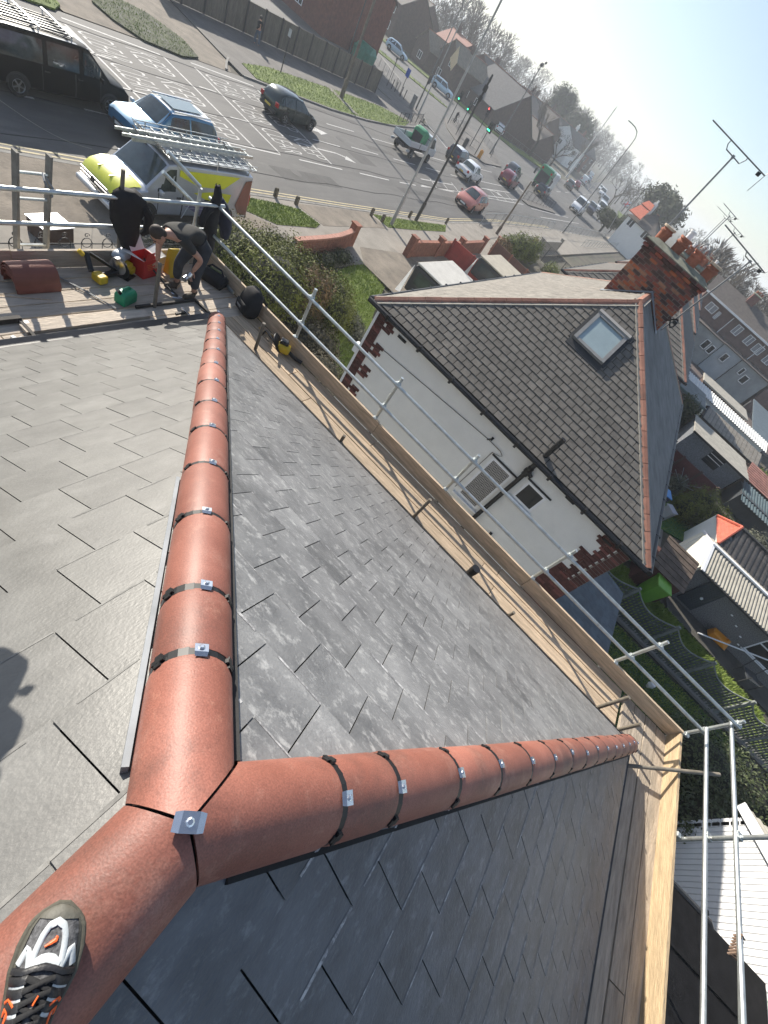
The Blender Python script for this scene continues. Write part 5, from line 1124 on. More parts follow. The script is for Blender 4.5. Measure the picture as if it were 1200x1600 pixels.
for k in range(4): g.tube((-.82, 1.08 + k * .045, 2.10 + k * .06), (.82, 1.08 + k * .045, 2.10 + k * .06), .007, 4)
g.build('mesh_deflector', M_trim, rk, kind='stuff')
g = G(); g.box(-.80, .80, -2.7, 1.0, 2.03, 2.045); g.build('rack_deck', mat('rack_deck', (.33, .35, .37), .4, .15, 4, metal=.6), rk)
ld = thing('ladder', 'long aluminium extension ladder strapped along the far side of the van rack', 'ladder', (-15.0, 12.75, 2.28), pi + .05)
for x in (-.20, .20):
    g = G(); g.bar((x, -2.75, 0), (x, 2.35, 0), .05, .10); g.build('stile', M_galv, ld)
    g = G(); g.bar((x * .8, -2.45, .06), (x * .8, 2.65, .06), .03, .08); g.build('stile', M_galv, ld)
for i in range(18): g = G(); g.tube((-.19, -2.6 + i * .285, .02), (.19, -2.6 + i * .285, .02), .017, 6); g.build('rung', M_galv, ld)
for y in (-1.7, .2, 1.9): g = G(); g.bar((-.26, y, -.08), (.26, y + .1, .16), .05, .012); g.build('strap', M_trim, ld)
# moving traffic
car('car', 'dark bottle green hatchback seen from behind in the middle lane beside the verge', (-25.75, 28.9, 0), .0, 'hatch', P_dgreen, 'car', s=1.0)
car('car', 'salmon pink hatchback driving towards the viewer along the near kerb lane', (-18.55, 46.2, 0), pi + .08, 'hatch', P_salmon, 'car', s=1.08)
car('pickup_truck', 'white double cab pickup with covered bed waiting at the lights', (-24.4, 56.0, 0), .04, 'pickup', P_white, 'pickup', s=.95)
car('car', 'dark navy small suv with pale roof beside the white pickup', (-27.6, 58.6, 0), .05, 'suv', P_navy, 'car', s=.98, roof=P_white, lod=1)
car('car', 'maroon hatchback ahead of the pickup near the traffic island', (-26.0, 72.4, 0), .08, 'hatch', P_maroon, 'car', s=1.12, lod=1)
car('car', 'charcoal hatchback left of the maroon one beside the island', (-29.6, 82, 0), .1, 'hatch', P_grey, 'car', s=1.12, lod=1)
car('car', 'dark car just in front of the green lorry', (-25.7, 88, 0), .08, 'suv', P_navy, 'car', s=1.05, lod=1)
car('van', 'white panel van coming down the middle of the far road', (-23.3, 106, 0), pi + .12, 'van', P_white, 'van', s=1.25, lod=1)
# far queue
FQ = [('van', 'white van heading the far queue by the grass bank', (-26.3, 140), P_white), ('suv', 'dark suv behind the lone white van', (-24.9, 124), P_navy), ('hatch', 'white car second in the far queue', (-29.0, 154), P_white), ('van', 'pale van third in the far queue', (-32.5, 170), P_silver), ('hatch', 'grey car fourth in the far queue', (-36.0, 184), P_grey), ('van', 'white van near the end of the far queue', (-40.5, 200), P_white), ('hatch', 'last tiny white car of the far queue', (-46, 220), P_white)]
for k, l, (x, y), m in FQ: car('car' if k != 'van' else 'van', l, (x, y, 0), pi + .22, k, m, 'car' if k != 'van' else 'van', s=1.2, group='far queue of traffic', lod=0, plate=False)
for i, (x, y, k, m) in enumerate(((-34.5, 134, 'suv', P_grey), (-37, 150, 'hatch', P_maroon), (-44, 182, 'van', P_white), (-50, 212, 'suv', P_silver), (-56, 236, 'van', P_white), (-63, 262, 'hatch', P_grey))):
    car('car' if k != 'van' else 'van', ('dark suv nearest on the outbound side of the far road', 'small red-brown car on the outbound side of the far road', 'white van parked left on the far road bend', 'silver suv among the distant parked cars', 'tall white van among the distant parked cars', 'most distant grey car on the bend')[i], (x, y, 0), .22, k, m, 'car' if k != 'van' else 'van', s=1.15, group='distant cars along the bend', lod=0, plate=False)
# cars on the side road
hd = -math.atan2(20, 9)
car('car', 'pale silver-blue hatchback parked on the side road below the dark house', (-67.6, 98.2, 0), math.atan2(-20, 9), 'hatch', P_skyb, 'car', s=1.15, lod=1)
car('car', 'white-topped pale blue suv on the side road nearest the junction', (-57.9, 102.0, 0), math.atan2(-20, 9), 'suv', P_skyb, 'car', s=1.15, lod=1)
car('car', 'silver car furthest left on the side road, partly behind the brick building', (-77.5, 93.8, 0), math.atan2(-20, 9), 'hatch', P_silver, 'car', s=1.15, lod=1)
car('car', 'pale car parked in the yard behind the panel fence', (-44.5, 36.5, 0.02), -.5, 'hatch', P_skyb, 'car', s=1.1, lod=1)
for i, (x, y, k, m, r_) in enumerate(((-47.5, 118, 'suv', P_white, .5), (-50.5, 131, 'hatch', P_silver, .5), (-46, 140, 'van', P_silver, .3))):
    car('car' if k != 'van' else 'van', ('white suv in the front drive under the bare tree', 'silver hatchback by the hedges behind the bare tree', 'pale van half hidden behind the bare tree trunks')[i], (x - 3, y, .05), r_, k, m, 'car' if k != 'van' else 'van', s=1.1, group='cars under the bare tree', lod=0, plate=False)
# dropside tipper truck carrying a green tank
tr = thing('tipper_truck', 'small grey dropside truck carrying a tall green tank behind its cab', 'truck', (-26.35, 46.2, 0), .03)
P_lg = paint('light_grey', (.50, .53, .55), .4)
g = G(); g.cbox((0, -.2, .62), (.9, 5.0, .22)); g.build('chassis', M_trim, tr)
g = G(); g.box(-1.0, 1.0, -2.6, .95, .84, .92); g.build('bed_floor', M_trim, tr)
for sx in (-1, 1):
    for y0, y1 in ((-2.58, -.85), (-.80, .93)): g = G(); g.box(sx * 1.0 - .03, sx * 1.0 + .03, y0, y1, .90, 1.32); g.build('drop_side', P_lg, tr, bevel=.01)
    g = G(); g.box(sx * 1.0 - .045, sx * 1.0 + .045, -.86, -.79, .86, 1.4); g.build('side_post', M_trim, tr)
    for y in (-1.6, 1.75): wheel(tr, sx * .86, y, .36, .26)
    g = G(); g.box(sx * .95 - .05, sx * .95 + .05, -2.7, -2.2, .45, .62); g.build('side_guard', P_lg, tr)
g = G(); g.box(-1.0, 1.0, -2.65, -2.59, .90, 1.32); g.build('tailgate', P_lg, tr, bevel=.01)
g = G(); g.loft([[(-.86, y, .55), (.86, y, .55), (.92, y, 1.15), (w, y, h), (-w, y, h), (-.92, y, 1.15)] for y, w, h in ((1.0, .80, 1.98), (1.15, .82, 2.02), (2.0, .78, 1.96), (2.45, .84, 1.30), (2.85, .84, 1.12))]); g.build('cab', P_lg, tr, smooth=True, sharp=30, bevel=.03)
for sx in (-1, 1): g = G(); g.add([(sx * .925, 1.3, 1.2), (sx * .925, 2.2, 1.22), (sx * .85, 1.95, 1.85), (sx * .84, 1.3, 1.9)], [(0, 1, 2, 3)[::sx]]); g.build('window', M_cglass, tr)
g = G(); g.add([(-.74, 2.06, 1.93), (.74, 2.06, 1.93), (.80, 2.47, 1.33), (-.80, 2.47, 1.33)], [(3, 2, 1, 0)]); g.build('windscreen', M_cglass, tr)
g = G(); g.tube((-1.0, .97, .9), (-1.0, .97, 2.35), .03, 6); g.tube((1.0, .97, .9), (1.0, .97, 2.35), .03, 6); g.tube((-1.0, .97, 2.35), (1.0, .97, 2.35), .03, 6); g.tube((-1.0, .97, 1.7), (1.0, .97, 1.7), .02, 6); g.build('headboard', M_trim, tr)
tk = thing('water_tank', 'tall green plastic tank with rounded top standing on the truck bed', 'tank', (-26.4, 46.55, .93), .05)
P_tank = mat('green_tank', (.04, .26, .12), .45, .15, 3)
g = G(); g.loft([[(x * k, y * k2, z) for x, y in ((-.62, -.5), (.62, -.5), (.62, .5), (-.62, .5))] for z, k, k2 in ((0, 1, 1), (.9, 1, 1), (1.15, .95, .9), (1.25, .7, .5))]); g.build('shell', P_tank, tk, smooth=True, sharp=50, bevel=.06)
g = G(); g.box(-.50, .50, -.53, -.505, .1, .85); g.build('panel', M_trim, tk)
# green and white lorry
lo = thing('waste_lorry', 'green and white refuse lorry with its dark open hopper, on the far road', 'lorry', (-27.9, 93.5, 0), .12)
P_lgreen = paint('lorry_green', (.03, .22, .10), .4)
g = G(); g.box(-1.2, 1.2, -4.2, -1.7, .8, 3.4); g.build('hopper', P_lgreen, lo, bevel=.2)
g = G(); g.box(-.95, .95, -4.26, -4.15, 1.0, 2.6); g.build('hopper_mouth', M_trim, lo)
g = G(); g.box(-1.22, 1.22, -1.65, 2.4, .9, 3.2); g.build('body', P_white, lo, bevel=.12)
g = G(); g.box(-1.18, 1.18, 2.5, 4.2, .6, 3.0); g.build('cab', P_white, lo, bevel=.18)
for sx in (-1, 1):
    for y in (-2.6, -1.2, 3.2): wheel(lo, sx * 1.05, y, .5, .3)
    g = G(); g.path([(sx * 1.15, -4.1, 2.6), (sx * 1.6, -4.3, 2.5), (sx * 1.65, -4.3, 1.6)], .06, 5); g.cbox((sx * 1.65, -4.3, 2.0), (.3, .15, .8)); g.build('bin_lift_arm', M_trim, lo)
    g = G(); g.cbox((sx * .9, -4.22, 2.9), (.3, .1, .3)); g.build('tail_light', M_tail, lo)
# pale caravans on the drives beyond the white house
def caravan(lab, x0, x1, y0, y1, h, m):
    t = thing('caravan', lab, 'caravan', ((x0 + x1) / 2, (y0 + y1) / 2, .09), 0, 'pale caravans on the front drives'); a, b = (x1 - x0) / 2, (y1 - y0) / 2
    g = G(); g.box(-a, a, -b, b, .35, h - .12); g.build('shell', M_trim, t, bevel=.1)  # dark shell: shade on the sides put into the body colour
    g = G(); g.box(-a + .02, a - .02, -b + .02, b - .02, h - .10, h); g.build('roof', m, t, bevel=.05)
    g = G(); g.box(-a - .02, -a + .05, -b * .8, b * .3, h * .5, h - .25); g.box(-a * .7, a * .6, -b - .02, -b + .05, h * .5, h - .3); g.build('window', M_cglass, t)
    g = G(); g.add([(-a - .25, -b - .22, .1), (-a - .02, -b - .05, .1), (-a - .02, -b - .05, h - .15)], [(0, 1, 2), (2, 1, 0)]); g.build('skirt_flap', P_white, t)
    for sx in (-1, 1): wheel(t, sx * (a - .12), 0, .3, .2)
M_dirtyw = mat('dirty_white_roof', (.46, .45, .42), .8, .12, 2, .3, 25, stain=((.30, .29, .26), 1.5, .58, .6))
caravan('dirty white flat-topped caravan behind the hip of the white house', -9.3, -7.0, 21.2, 25.1, 1.75, M_dirtyw)
caravan('beige flat-topped caravan beyond the red fence', -9.9, -7.6, 30.6, 34.2, 1.55, mat('beige_roof', (.36, .33, .27), .8, .15, 2, .3, 25))
# ================================================================== vegetation
M_leafd = mat('leaf_dark', (0.030, 0.042, 0.016), .7, .4, 1.5, col2=(.055, .068, .022))
M_leafo = mat('leaf_olive', (0.070, 0.090, 0.014), .7, .4, 1.2, col2=(.16, .175, .032))
M_leafy = mat('leaf_lime', (0.085, 0.115, 0.02), .65, .35, 1.2, col2=(.14, .17, .035))
M_leafg = mat('leaf_grey', (0.10, 0.11, 0.075), .7, .35, 1.5, col2=(.17, .17, .12))
M_leafr = mat('leaf_rust', (0.12, 0.075, 0.035), .7, .35, 1.5, col2=(.20, .13, .06))
M_stem = mat('bark', (0.065, 0.050, 0.038), .95, .35, 3, .4, 20)
M_twig = mat('twig', (0.085, 0.068, 0.052), .95, .3, 2)
M_core = mat('hedge_core', (0.012, 0.014, 0.007), .95, .3, 4)
def leaves(g, blobs, n, s, rr, shell=.62, mi=0):
    tot = sum(b[1][0] * b[1][1] + b[1][0] * b[1][2] for b in blobs)
    for c, r in blobs:
        k = int(n * (r[0] * r[1] + r[0] * r[2]) / tot)
        for _ in range(k):
            v = Vector((rr.gauss(0, 1), rr.gauss(0, 1), rr.gauss(0, 1))).normalized()
            lump = 1 + .13 * math.sin(v.x * 7 + c[0]) * math.sin(v.y * 6 + c[1]) + .10 * math.sin(v.z * 9 + 2 * v.x * 5)
            q = rr.uniform(shell, 1.06) * lump; p = Vector((c[0] + v.x * r[0] * q, c[1] + v.y * r[1] * q, c[2] + v.z * r[2] * q))
            if p.z < .02: continue
            a = (v + Vector((rr.uniform(-1, 1), rr.uniform(-1, 1), rr.uniform(-.4, 1)))).normalized(); x = a.orthogonal().normalized(); y = a.cross(x); t = rr.uniform(0, 6.28)
            x, y = x * math.cos(t) + y * math.sin(t), y * math.cos(t) - x * math.sin(t); w = s * rr.uniform(.6, 1.3)
            g.add([p - x * w, p - y * w * .45, p + x * w, p + y * w * .45], [(0, 1, 2, 3)], mi)
def blobcore(g, blobs, k=.66):
    for c, r in blobs:
        vs = []; fs = []; n, m = 10, 6
        for i in range(m + 1):
            ph = pi * i / m
            for j in range(n): th = 2 * pi * j / n; vs.append((c[0] + r[0] * k * math.sin(ph) * math.cos(th), c[1] + r[1] * k * math.sin(ph) * math.sin(th), max(.0, c[2] + r[2] * k * math.cos(ph))))
        for i in range(m):
            for j in range(n): fs.append((i * n + j, (i + 1) * n + j, (i + 1) * n + (j + 1) % n, i * n + (j + 1) % n))
        g.add(vs, fs)
def bush(name, label, blobs, n, s, m, cat='bush', group=None, seed=1, stems=True):
    rr = random.Random(seed); c0 = blobs[0][0]; t = thing(name, label, cat, (c0[0], c0[1], 0), world=True, group=group)
    g = G(); leaves(g, blobs, n, s, rr); g.build('foliage', m, t, kind='stuff')
    g = G(); blobcore(g, blobs); 
    for c, r in blobs:
        for _ in range(4): g.path([(c[0] + rr.uniform(-.1, .1), c[1] + rr.uniform(-.1, .1), 0), (c[0] + rr.uniform(-.4, .4) * r[0], c[1] + rr.uniform(-.4, .4) * r[1], c[2]), (c[0] + rr.uniform(-.7, .7) * r[0], c[1] + rr.uniform(-.7, .7) * r[1], c[2] + .6 * r[2])], [.035, .02, .008], 4)
    g.build('stems', M_core, t, kind='stuff'); return t
for m_ in (M_leafd, M_leafo, M_leafy, M_leafg, M_leafr): m_.node_tree.nodes['Principled BSDF'].inputs['Specular IOR Level'].default_value = .2
bush('bush', 'large olive green shrub beyond the scaffold corner, the biggest by the front path', [((-11.1, 12.4, .9), (1.5, 1.9, 1.05)), ((-9.7, 12.3, 1.05), (1.6, 1.9, 1.15)), ((-10.4, 13.7, .95), (1.4, 1.3, 1.05))], 26000, .048, M_leafo, seed=3)
bush('bush', 'rust-tinged shrub joined to the right of the large olive shrub', [((-9.0, 13.6, .9), (.95, .9, 1.0))], 6500, .045, M_leafr, seed=4)
bush('bush', 'darker rounded green shrub between the rust shrub and the lawn', [((-8.9, 14.9, .75), (.95, .85, .95)), ((-8.1, 14.2, .7), (.8, .8, .9))], 8500, .05, M_leafo, seed=5)
bush('hedge', 'clipped grey-green hedge along the pavement beside the works van', [((-12.7, 11.0, .45), (.5, 1.6, .5)), ((-12.7, 13.4, .45), (.55, 1.5, .52)), ((-12.5, 15.2, .45), (.55, .9, .5)), ((-12.0, 14.6, .45), (.6, .9, .55))], 11000, .04, M_leafg, 'hedge', seed=6)
bush('flower_bed', 'dark low planting along the foot of the curved brick wall', [((-11.6, 16.6, .25), (.5, .7, .35)), ((-11.7, 17.8, .25), (.5, .8, .35)), ((-11.9, 19.2, .25), (.5, .8, .35))], 5000, .04, M_leafd, 'planting', seed=7)
bush('hedge', 'low variegated ivy hedge at the edge of the lawn', [((-8.5, 15.9, .2), (.6, .6, .35)), ((-7.8, 15.5, .2), (.7, .6, .35)), ((-7.1, 15.2, .2), (.6, .6, .35))], 5000, .035, M_leafg, 'hedge', seed=8)
bush('bush', 'dark brown-green scrub in the shade below the scaffold rails', [((-7.4, 12.6, .35), (1.1, .9, .6)), ((-6.2, 11.6, .35), (1.0, .9, .55)), ((-5.2, 10.6, .3), (.9, .8, .5)), ((-8.6, 12.4, .3), (.8, .8, .5))], 9000, .05, mat('leaf_scrub', (.05, .048, .025), .8, .4, 1.5, col2=(.085, .07, .035)), seed=9)
bush('bush', 'round bright green shrub in the garden beyond the brown fence', [((-11.7, 43.8, .9), (1.0, 1.4, 1.2)), ((-11.2, 46.0, .9), (1.0, 1.5, 1.25)), ((-11.9, 41.6, .8), (.9, 1.2, .9))], 6000, .09, M_leafy, seed=10)
bush('bush', 'small round evergreen shrub in front of the iron gates', [((-8.6, 46.0, .6), (.8, .9, .9))], 2500, .07, M_leafy, seed=11)
bush('bush', 'reddish brown twiggy shrub to the left of the bright green one', [((-11.6, 39.6, .7), (.8, .9, .9))], 2500, .07, M_leafr, seed=12)
# back gardens, right of the scaffold
bush('hedge', 'dark green rounded hedge below the right hand scaffold rails', [((10.2, 10.6, .8), (1.5, 1.3, 1.1)), ((11.8, 10.9, .8), (1.3, 1.3, 1.1)), ((10.8, 9.0, .7), (1.3, 1.1, 1.0)), ((12.9, 10.0, .8), (1.3, 1.3, 1.1))], 22000, .05, mat('leaf_hedge', (.035, .055, .018), .65, .4, 1.2, col2=(.075, .095, .028)), 'hedge', seed=13)
bush('bush', 'pale silvery shrub squeezed against the toe board end', [((8.2, 8.1, .6), (.5, .6, .6))], 2500, .05, M_leafg, seed=14)
bush('bush', 'shaded ivy covered hedge with lime tips between the garden sheds', [((9.7, 27.0, .9), (1.1, 1.0, 1.1)), ((10.6, 26.3, .9), (1.0, .9, 1.0)), ((9.2, 25.8, .7), (.9, .8, .8))], 9000, .06, M_leafo, seed=15)
bush('bush', 'dark conifer shrub behind the rear slope of the white house', [((6.9, 38.4, 1.2), (.9, 1.2, 1.4)), ((7.7, 39.6, 1.0), (.8, 1.1, 1.2))], 5000, .08, M_leafd, seed=16)
bush('bush', 'yellow flowering shrub beside the striped shed roof', [((9.2, 38.2, .8), (.6, .7, .7)), ((10.0, 38.2, .7), (.6, .7, .7))], 2500, .08, mat('leaf_yellow', (.16, .15, .02), .6, .35, 1.5, col2=(.26, .23, .04)), seed=17)
bush('bush', 'spiky palm-like shrub in front of the pebbledash shed', [((12.0, 38.0, .9), (.8, .9, .7))], 1200, .22, M_leafr, seed=18)
bush('bush', 'pale dry shrub caught in the washing line frame', [((8.2, 27.3, .7), (.55, .7, .7))], 2200, .06, M_leafg, seed=19)
bush('bush', 'sandy dry hedge behind the tiled outbuilding', [((13.4, 27.5, .9), (1.2, 1.2, 1.0))], 3500, .07, M_leafg, seed=20)
bush('bush', 'pale green shrub by the pink tiled roof at the right edge', [((15.3, 40.5, .9), (1.3, 1.3, 1.0))], 3500, .08, M_leafy, seed=21)
turf('lawn', [(4.5, 8.0), (9.8, 8.3), (11.5, 12.5), (13.6, 14.0), (4.5, 14.0)], .02, 16000, .06, mat('mown_turf', (.04, .075, .018), .95, .35, 1.6, 1.2, 30))
turf('lawn', [(5.6, 14.7), (14.5, 14.7), (14.5, 16.9), (9.6, 17.4), (6.5, 17.6)], .02, 16000, .10)
turf('lawn', [(7.4, 22.5), (11.2, 24.8), (9.2, 28.2), (7.4, 28.2)], .02, 4000, .05, mat('artificial_turf', (.03, .11, .025), .9, .2, 2, 1, 30))
def bare_tree_mesh(seed, h, levels=5, r0=.2, spread=.55, twigm=1):
    rr = random.Random(seed); gt, gc = G(), G()
    def grow(p, d, L, r, lv):
        q = p + d * L; (gt if lv == levels else gc).tube(p, q, r, 6 if lv >= levels - 1 else 3, r2=r * .68, caps=False)
        if lv == 0: return
        n = rr.choice((2, 3, 3)) if lv > 1 else 3
        for i in range(n):
            a = Vector((rr.gauss(0, 1), rr.gauss(0, 1), rr.gauss(0, .5))).normalized()
            nd = (d + a * spread * rr.uniform(.7, 1.3) + Vector((0, 0, .16))).normalized()
            grow(p + d * L * rr.uniform(.6, 1.0), nd, L * rr.uniform(.62, .82), max(r * .62, .012), lv - 1)
    grow(Vector((0, 0, 0)), Vector((0, 0, 1)), h * .27, r0, levels)
    return gt.mesh('trunk', M_stem, smooth=True), gc.mesh('crown', M_twig)
TREES = [bare_tree_mesh(s, 10, 6, .22, sp) for s, sp in ((1, .55), (2, .48), (5, .65))]
def bare_tree(label, x, y, h, k=0, rz=0, group='bare winter trees'):
    t = thing('bare_tree', label, 'tree', (x, y, 0), rz, group); s = h / 10.0; t.scale = (s * 1.1, s * 1.1, s)
    for nm, me in zip(('trunk', 'crown'), TREES[k]): o = bpy.data.objects.new(nm, me); COL.objects.link(o); o.parent = t
    return t
for a in (('big spreading bare tree beside the junction behind the traffic island railing', -44.6, 127, 12.5, 0), ('bare tree just left of the biggest one by the junction', -49.5, 134, 11.5, 1, 1), ('bare tree just right of the biggest one, above the parked cars', -43.2, 140, 11, 2, 2),
          ('rounded bare tree further along the left side of the road', -55, 208, 14, 1, 3), ('smaller bare tree between the receding lamp columns', -50, 180, 11, 0, 4), ('bare tree on the far left skyline behind the pale lamp pair', -92, 150, 15, 2, 5), ('tall bare tree rising above the tan roofed house', -82, 146, 15, 0, 1.5),
          ('round twiggy bare tree alone right of the far road', -33.5, 186, 11.5, 2, 2.5), ('second twiggy bare tree behind the round one right of the road', -38, 220, 12, 1, 1.2),
          ('bare tree above the terrace roof beside the main chimney pots', 1.5, 84, 11.6, 0, 0), ('bare tree right behind the short aerial', 6, 88, 12.4, 1, 2), ('bare tree behind the middle of the brick terrace', 11, 90, 12, 2, 1), ('bare tree at the right edge above the terrace', 17, 92, 12.2, 0, 4), ('bare tree furthest right beyond the terrace roofs', 24, 94, 12, 1, 5), ('lower bare tree behind the terrace chimney', 14.5, 84, 9.5, 2, 3)):
    bare_tree(*a)
def wood(name, label_kind, n, xr, yr, hr, seed, far=True):
    """far-off wood reading as one mass"""
    rr = random.Random(seed); g = G(); base = [TREES[0][1], TREES[1][1], TREES[2][1]]
    for i in range(n):
        x, y, h = rr.uniform(*xr), rr.uniform(*yr), rr.uniform(*hr); g.tube((x, y, 0), (x, y, h * .4), .25, 4, caps=False)
        for j in range(150):
            v = Vector((rr.gauss(0, .35), rr.gauss(0, .35), rr.uniform(.15, 1))); p = Vector((x + v.x * h * .42 * (1.15 - v.z * .6), y + v.y * h * .42 * (1.15 - v.z * .6), h * v.z)); d = Vector((v.x, v.y, .55)).normalized() * h * .12
            w = d.orthogonal().normalized() * .12; q = d.cross(w).normalized() * .12; g.add([p - w, p + w, p + d + q], [(0, 1, 2)]); g.add([p - q, p + q, p + d * .8 + w * 5], [(0, 1, 2)])
    return g.build(name, M_twig, None, kind='stuff')
wood("distant_wood", "", 80, (-190, -70), (165, 330), (9, 17), 41)
wood("distant_wood", "", 60, (-150, -75), (300, 520), (12, 19), 42)
wood("distant_wood", "", 55, (-46, 120), (160, 420), (8, 12), 43)
wood("distant_wood", "", 40, (0, 40), (98, 130), (8, 11), 44)
def evergreen(label, x, y, h, r, n=2600, m=None):
    rr = random.Random(int(x * 7 + y)); t = thing('evergreen_tree', label, 'tree', (x, y, 0), world=True, group='evergreen trees'); bl = [((x + rr.uniform(-.45, .45) * r, y + rr.uniform(-.45, .45) * r, h * rr.uniform(.45, .8)), (r * rr.uniform(.45, .7),) * 2 + (h * rr.uniform(.18, .26),)) for _ in range(7)]
    g = G(); leaves(g, bl, n, r * .075, rr, shell=.5); g.build('crown', m or M_leafd, t, kind='stuff'); g = G(); g.tube((x, y, 0), (x, y, h * .6), .25, 6); blobcore(g, bl, .6); g.build('trunk', M_core, t); return t
evergreen('big dark evergreen right of the house with orange roof panels', -16.2, 150, 12.4, 6.5, 5000)
evergreen('low dark evergreen clump behind the white house wall', -16.0, 119, 4.6, 2, 1500)
evergreen('evergreen behind the distant lamp columns on the left of the road', -66, 218, 15, 6, 3500)
evergreen('tall evergreen on the skyline left of the rounded bare tree', -72, 205, 16, 5, 3500)
evergreen('dark evergreen hedge beside the flag and white house', -17.5, 108, 4.2, 3, 3000)
evergreen('dark evergreen among the terraced roofs to the right of the main chimney', 3.0, 78, 7.4, 2.2, 2500)
# ================================================================== far houses
M_dkbrick = mat('dark_house_brick', (.085, .05, .04), .9, .3, 2, .2, 20); M_tile = mat('brown_roof_tile', (.10, .085, .075), .85, .25, 3, .3, 12); M_tanroof_lit = mat('sunlit_tan_roof', (.21, .175, .13), .85, .2, 2, .3, 12); M_redroof = mat('red_roof', (.26, .10, .07), .8, .2, 3, .3, 12)  # tan roofs: sunlight put into the roof colour
M_rbrick = mat('red_house_brick', (.17, .065, .045), .9, .25, 3, .2, 20)
def far_house(label, x, y, w, d, h, rise, rz=0, wall=M_dkbrick, roof=M_tile, ax='x', hip=False, wins=(), chim=1, group='houses across the side road', name='house', over=.3):
    """w along local x, d along local y; ridge along ax"""
    t = thing(name, label, 'house', (x, y, 0), rz, group); g = G(); g.box(-w / 2, w / 2, -d / 2, d / 2, 0, h)
    if not hip:
        if ax == 'x': g.prism([(-d / 2, h), (d / 2, h), (0, h + rise)], -w / 2, w / 2, 0, Matrix(((0, 0, 1, 0), (1, 0, 0, 0), (0, 1, 0, 0), (0, 0, 0, 1))))
        else: g.prism([(-w / 2, h), (w / 2, h), (0, h + rise)], -d / 2, d / 2, 0, Matrix(((1, 0, 0, 0), (0, 0, 1, 0), (0, 1, 0, 0), (0, 0, 0, 1))))
    g.build('wall', wall, t)
    W, D = w / 2 + over, d / 2 + over; z0 = h - rise * over / (D if ax == 'x' else W) ; z1 = h + rise + .05
    def slope(pts):
        P = [Vector(p) for p in pts]
        if (P[1] - P[0]).cross(P[2] - P[0]).z < 0: P = P[::-1]
        g = G(); g.slab(P, .12); o = g.build('roof_slope', roof, t)
        a, b = (P[0], P[1]) if abs(P[0].z - P[1].z) < .01 else (P[1], P[2])
    i = (D if ax == 'x' else W) * .9 if hip else 0
    if ax == 'x':
        slope([(-W, -D, z0), (W, -D, z0), (W - i, 0, z1), (-W + i, 0, z1)]); slope([(-W, D, z0), (W, D, z0), (W - i, 0, z1), (-W + i, 0, z1)])
        if hip: slope([(-W, -D, z0), (-W, D, z0), (-W + i, 0, z1)]); slope([(W, -D, z0), (W, D, z0), (W - i, 0, z1)])
        g = G(); g.bar((-W + i, 0, z1 + .03), (W - i, 0, z1 + .03), .25, .12); g.build('ridge', M_hiptile, t)
    else:
        slope([(-W, -D, z0), (-W, D, z0), (0, D - i, z1), (0, -D + i, z1)]); slope([(W, -D, z0), (W, D, z0), (0, D - i, z1), (0, -D + i, z1)])
        if hip: slope([(-W, -D, z0), (W, -D, z0), (0, -D + i, z1)]); slope([(-W, D, z0), (W, D, z0), (0, D - i, z1)])
        g = G(); g.bar((0, -D + i, z1 + .03), (0, D - i, z1 + .03), .25, .12); g.build('ridge', M_hiptile, t)
    for (face, u, z, ww, hh) in wins:
        o = thing_part('window', t); f = .09
        def pt(a, b, off):
            if face == 's': return (a, -d / 2 - off, b)
            return (w / 2 + off, a, b)
        def bx(g, a0, a1, b0, b1, o0, o1):
            p, q = pt(a0, b0, o0), pt(a1, b1, o1); g.box(min(p[0], q[0]), max(p[0], q[0]), min(p[1], q[1]), max(p[1], q[1]), min(p[2], q[2]), max(p[2], q[2]))
        g = G()
        for a0, a1, b0, b1 in ((u - ww / 2, u + ww / 2, z - hh / 2, z - hh / 2 + f), (u - ww / 2, u + ww / 2, z + hh / 2 - f, z + hh / 2), (u - ww / 2, u - ww / 2 + f, z - hh / 2 + f, z + hh / 2 - f), (u + ww / 2 - f, u + ww / 2, z - hh / 2 + f, z + hh / 2 - f), (u - f / 2, u + f / 2, z - hh / 2 + f, z + hh / 2 - f)): bx(g, a0, a1, b0, b1, -.02, .05)
        g.build('frame', M_pvc, o); g = G(); bx(g, u - ww / 2 + f, u + ww / 2 - f, z - hh / 2 + f, z + hh / 2 - f, -.02, .02); g.build('pane', M_glass, o)
    for k in range(chim):
        cx = (-w * .25 + k * w * .5) if ax == 'x' else .0; g = G(); g.box(cx - .35, cx + .35, -.5, .5, h + rise * .5, h + rise + 1.1)
        for q in (-.25, .25): g.lathe([(.12, 0), (.14, .5), (0, .5)], 8, 0, Matrix.Translation((cx, q, h + rise + 1.1)))
        g.build('chimney', wall, t)
    return t
far_house('dark red brick building with pale tall window just behind the panel fence', -59.5, 65.5, 15.5, 11.5, 6.5, 3, 0.02, M_rbrick, M_tile, 'x', wins=[('s', 2.9, 2.2, 1.2, 2.6), ('s', -3, 2.2, 1.2, 2.6)], group=None)
far_house('dark two storey house with white windows on the far side road', -85.5, 120, 15, 9, 5.6, 3.2, -.42, M_dkbrick, M_tile, 'x', wins=[('s', 4.6, 4.3, 2.2, 1.5), ('s', 4.4, 1.6, 2.4, 1.4), ('s', -1, 4.3, 1.6, 1.4), ('s', -1, 1.6, 1.6, 1.4)], chim=2)
far_house('low dark house with the first tan sunlit roof', -70.2, 117, 5.6, 10, 3.3, 2.2, -.35, M_dkbrick, M_tanroof_lit, 'y', wins=[('s', 0, 1.5, 1.5, 1.2)], chim=0)
far_house('dark gabled house with the second tan roof, right of the first', -64.0, 117.5, 6.2, 10, 4.6, 2.4, -.35, M_dkbrick, M_tanroof_lit, 'y', wins=[('s', -1, 1.4, 1.5, 1.2), ('s', 1.4, 3.8, 1.2, 1.2)], chim=1)
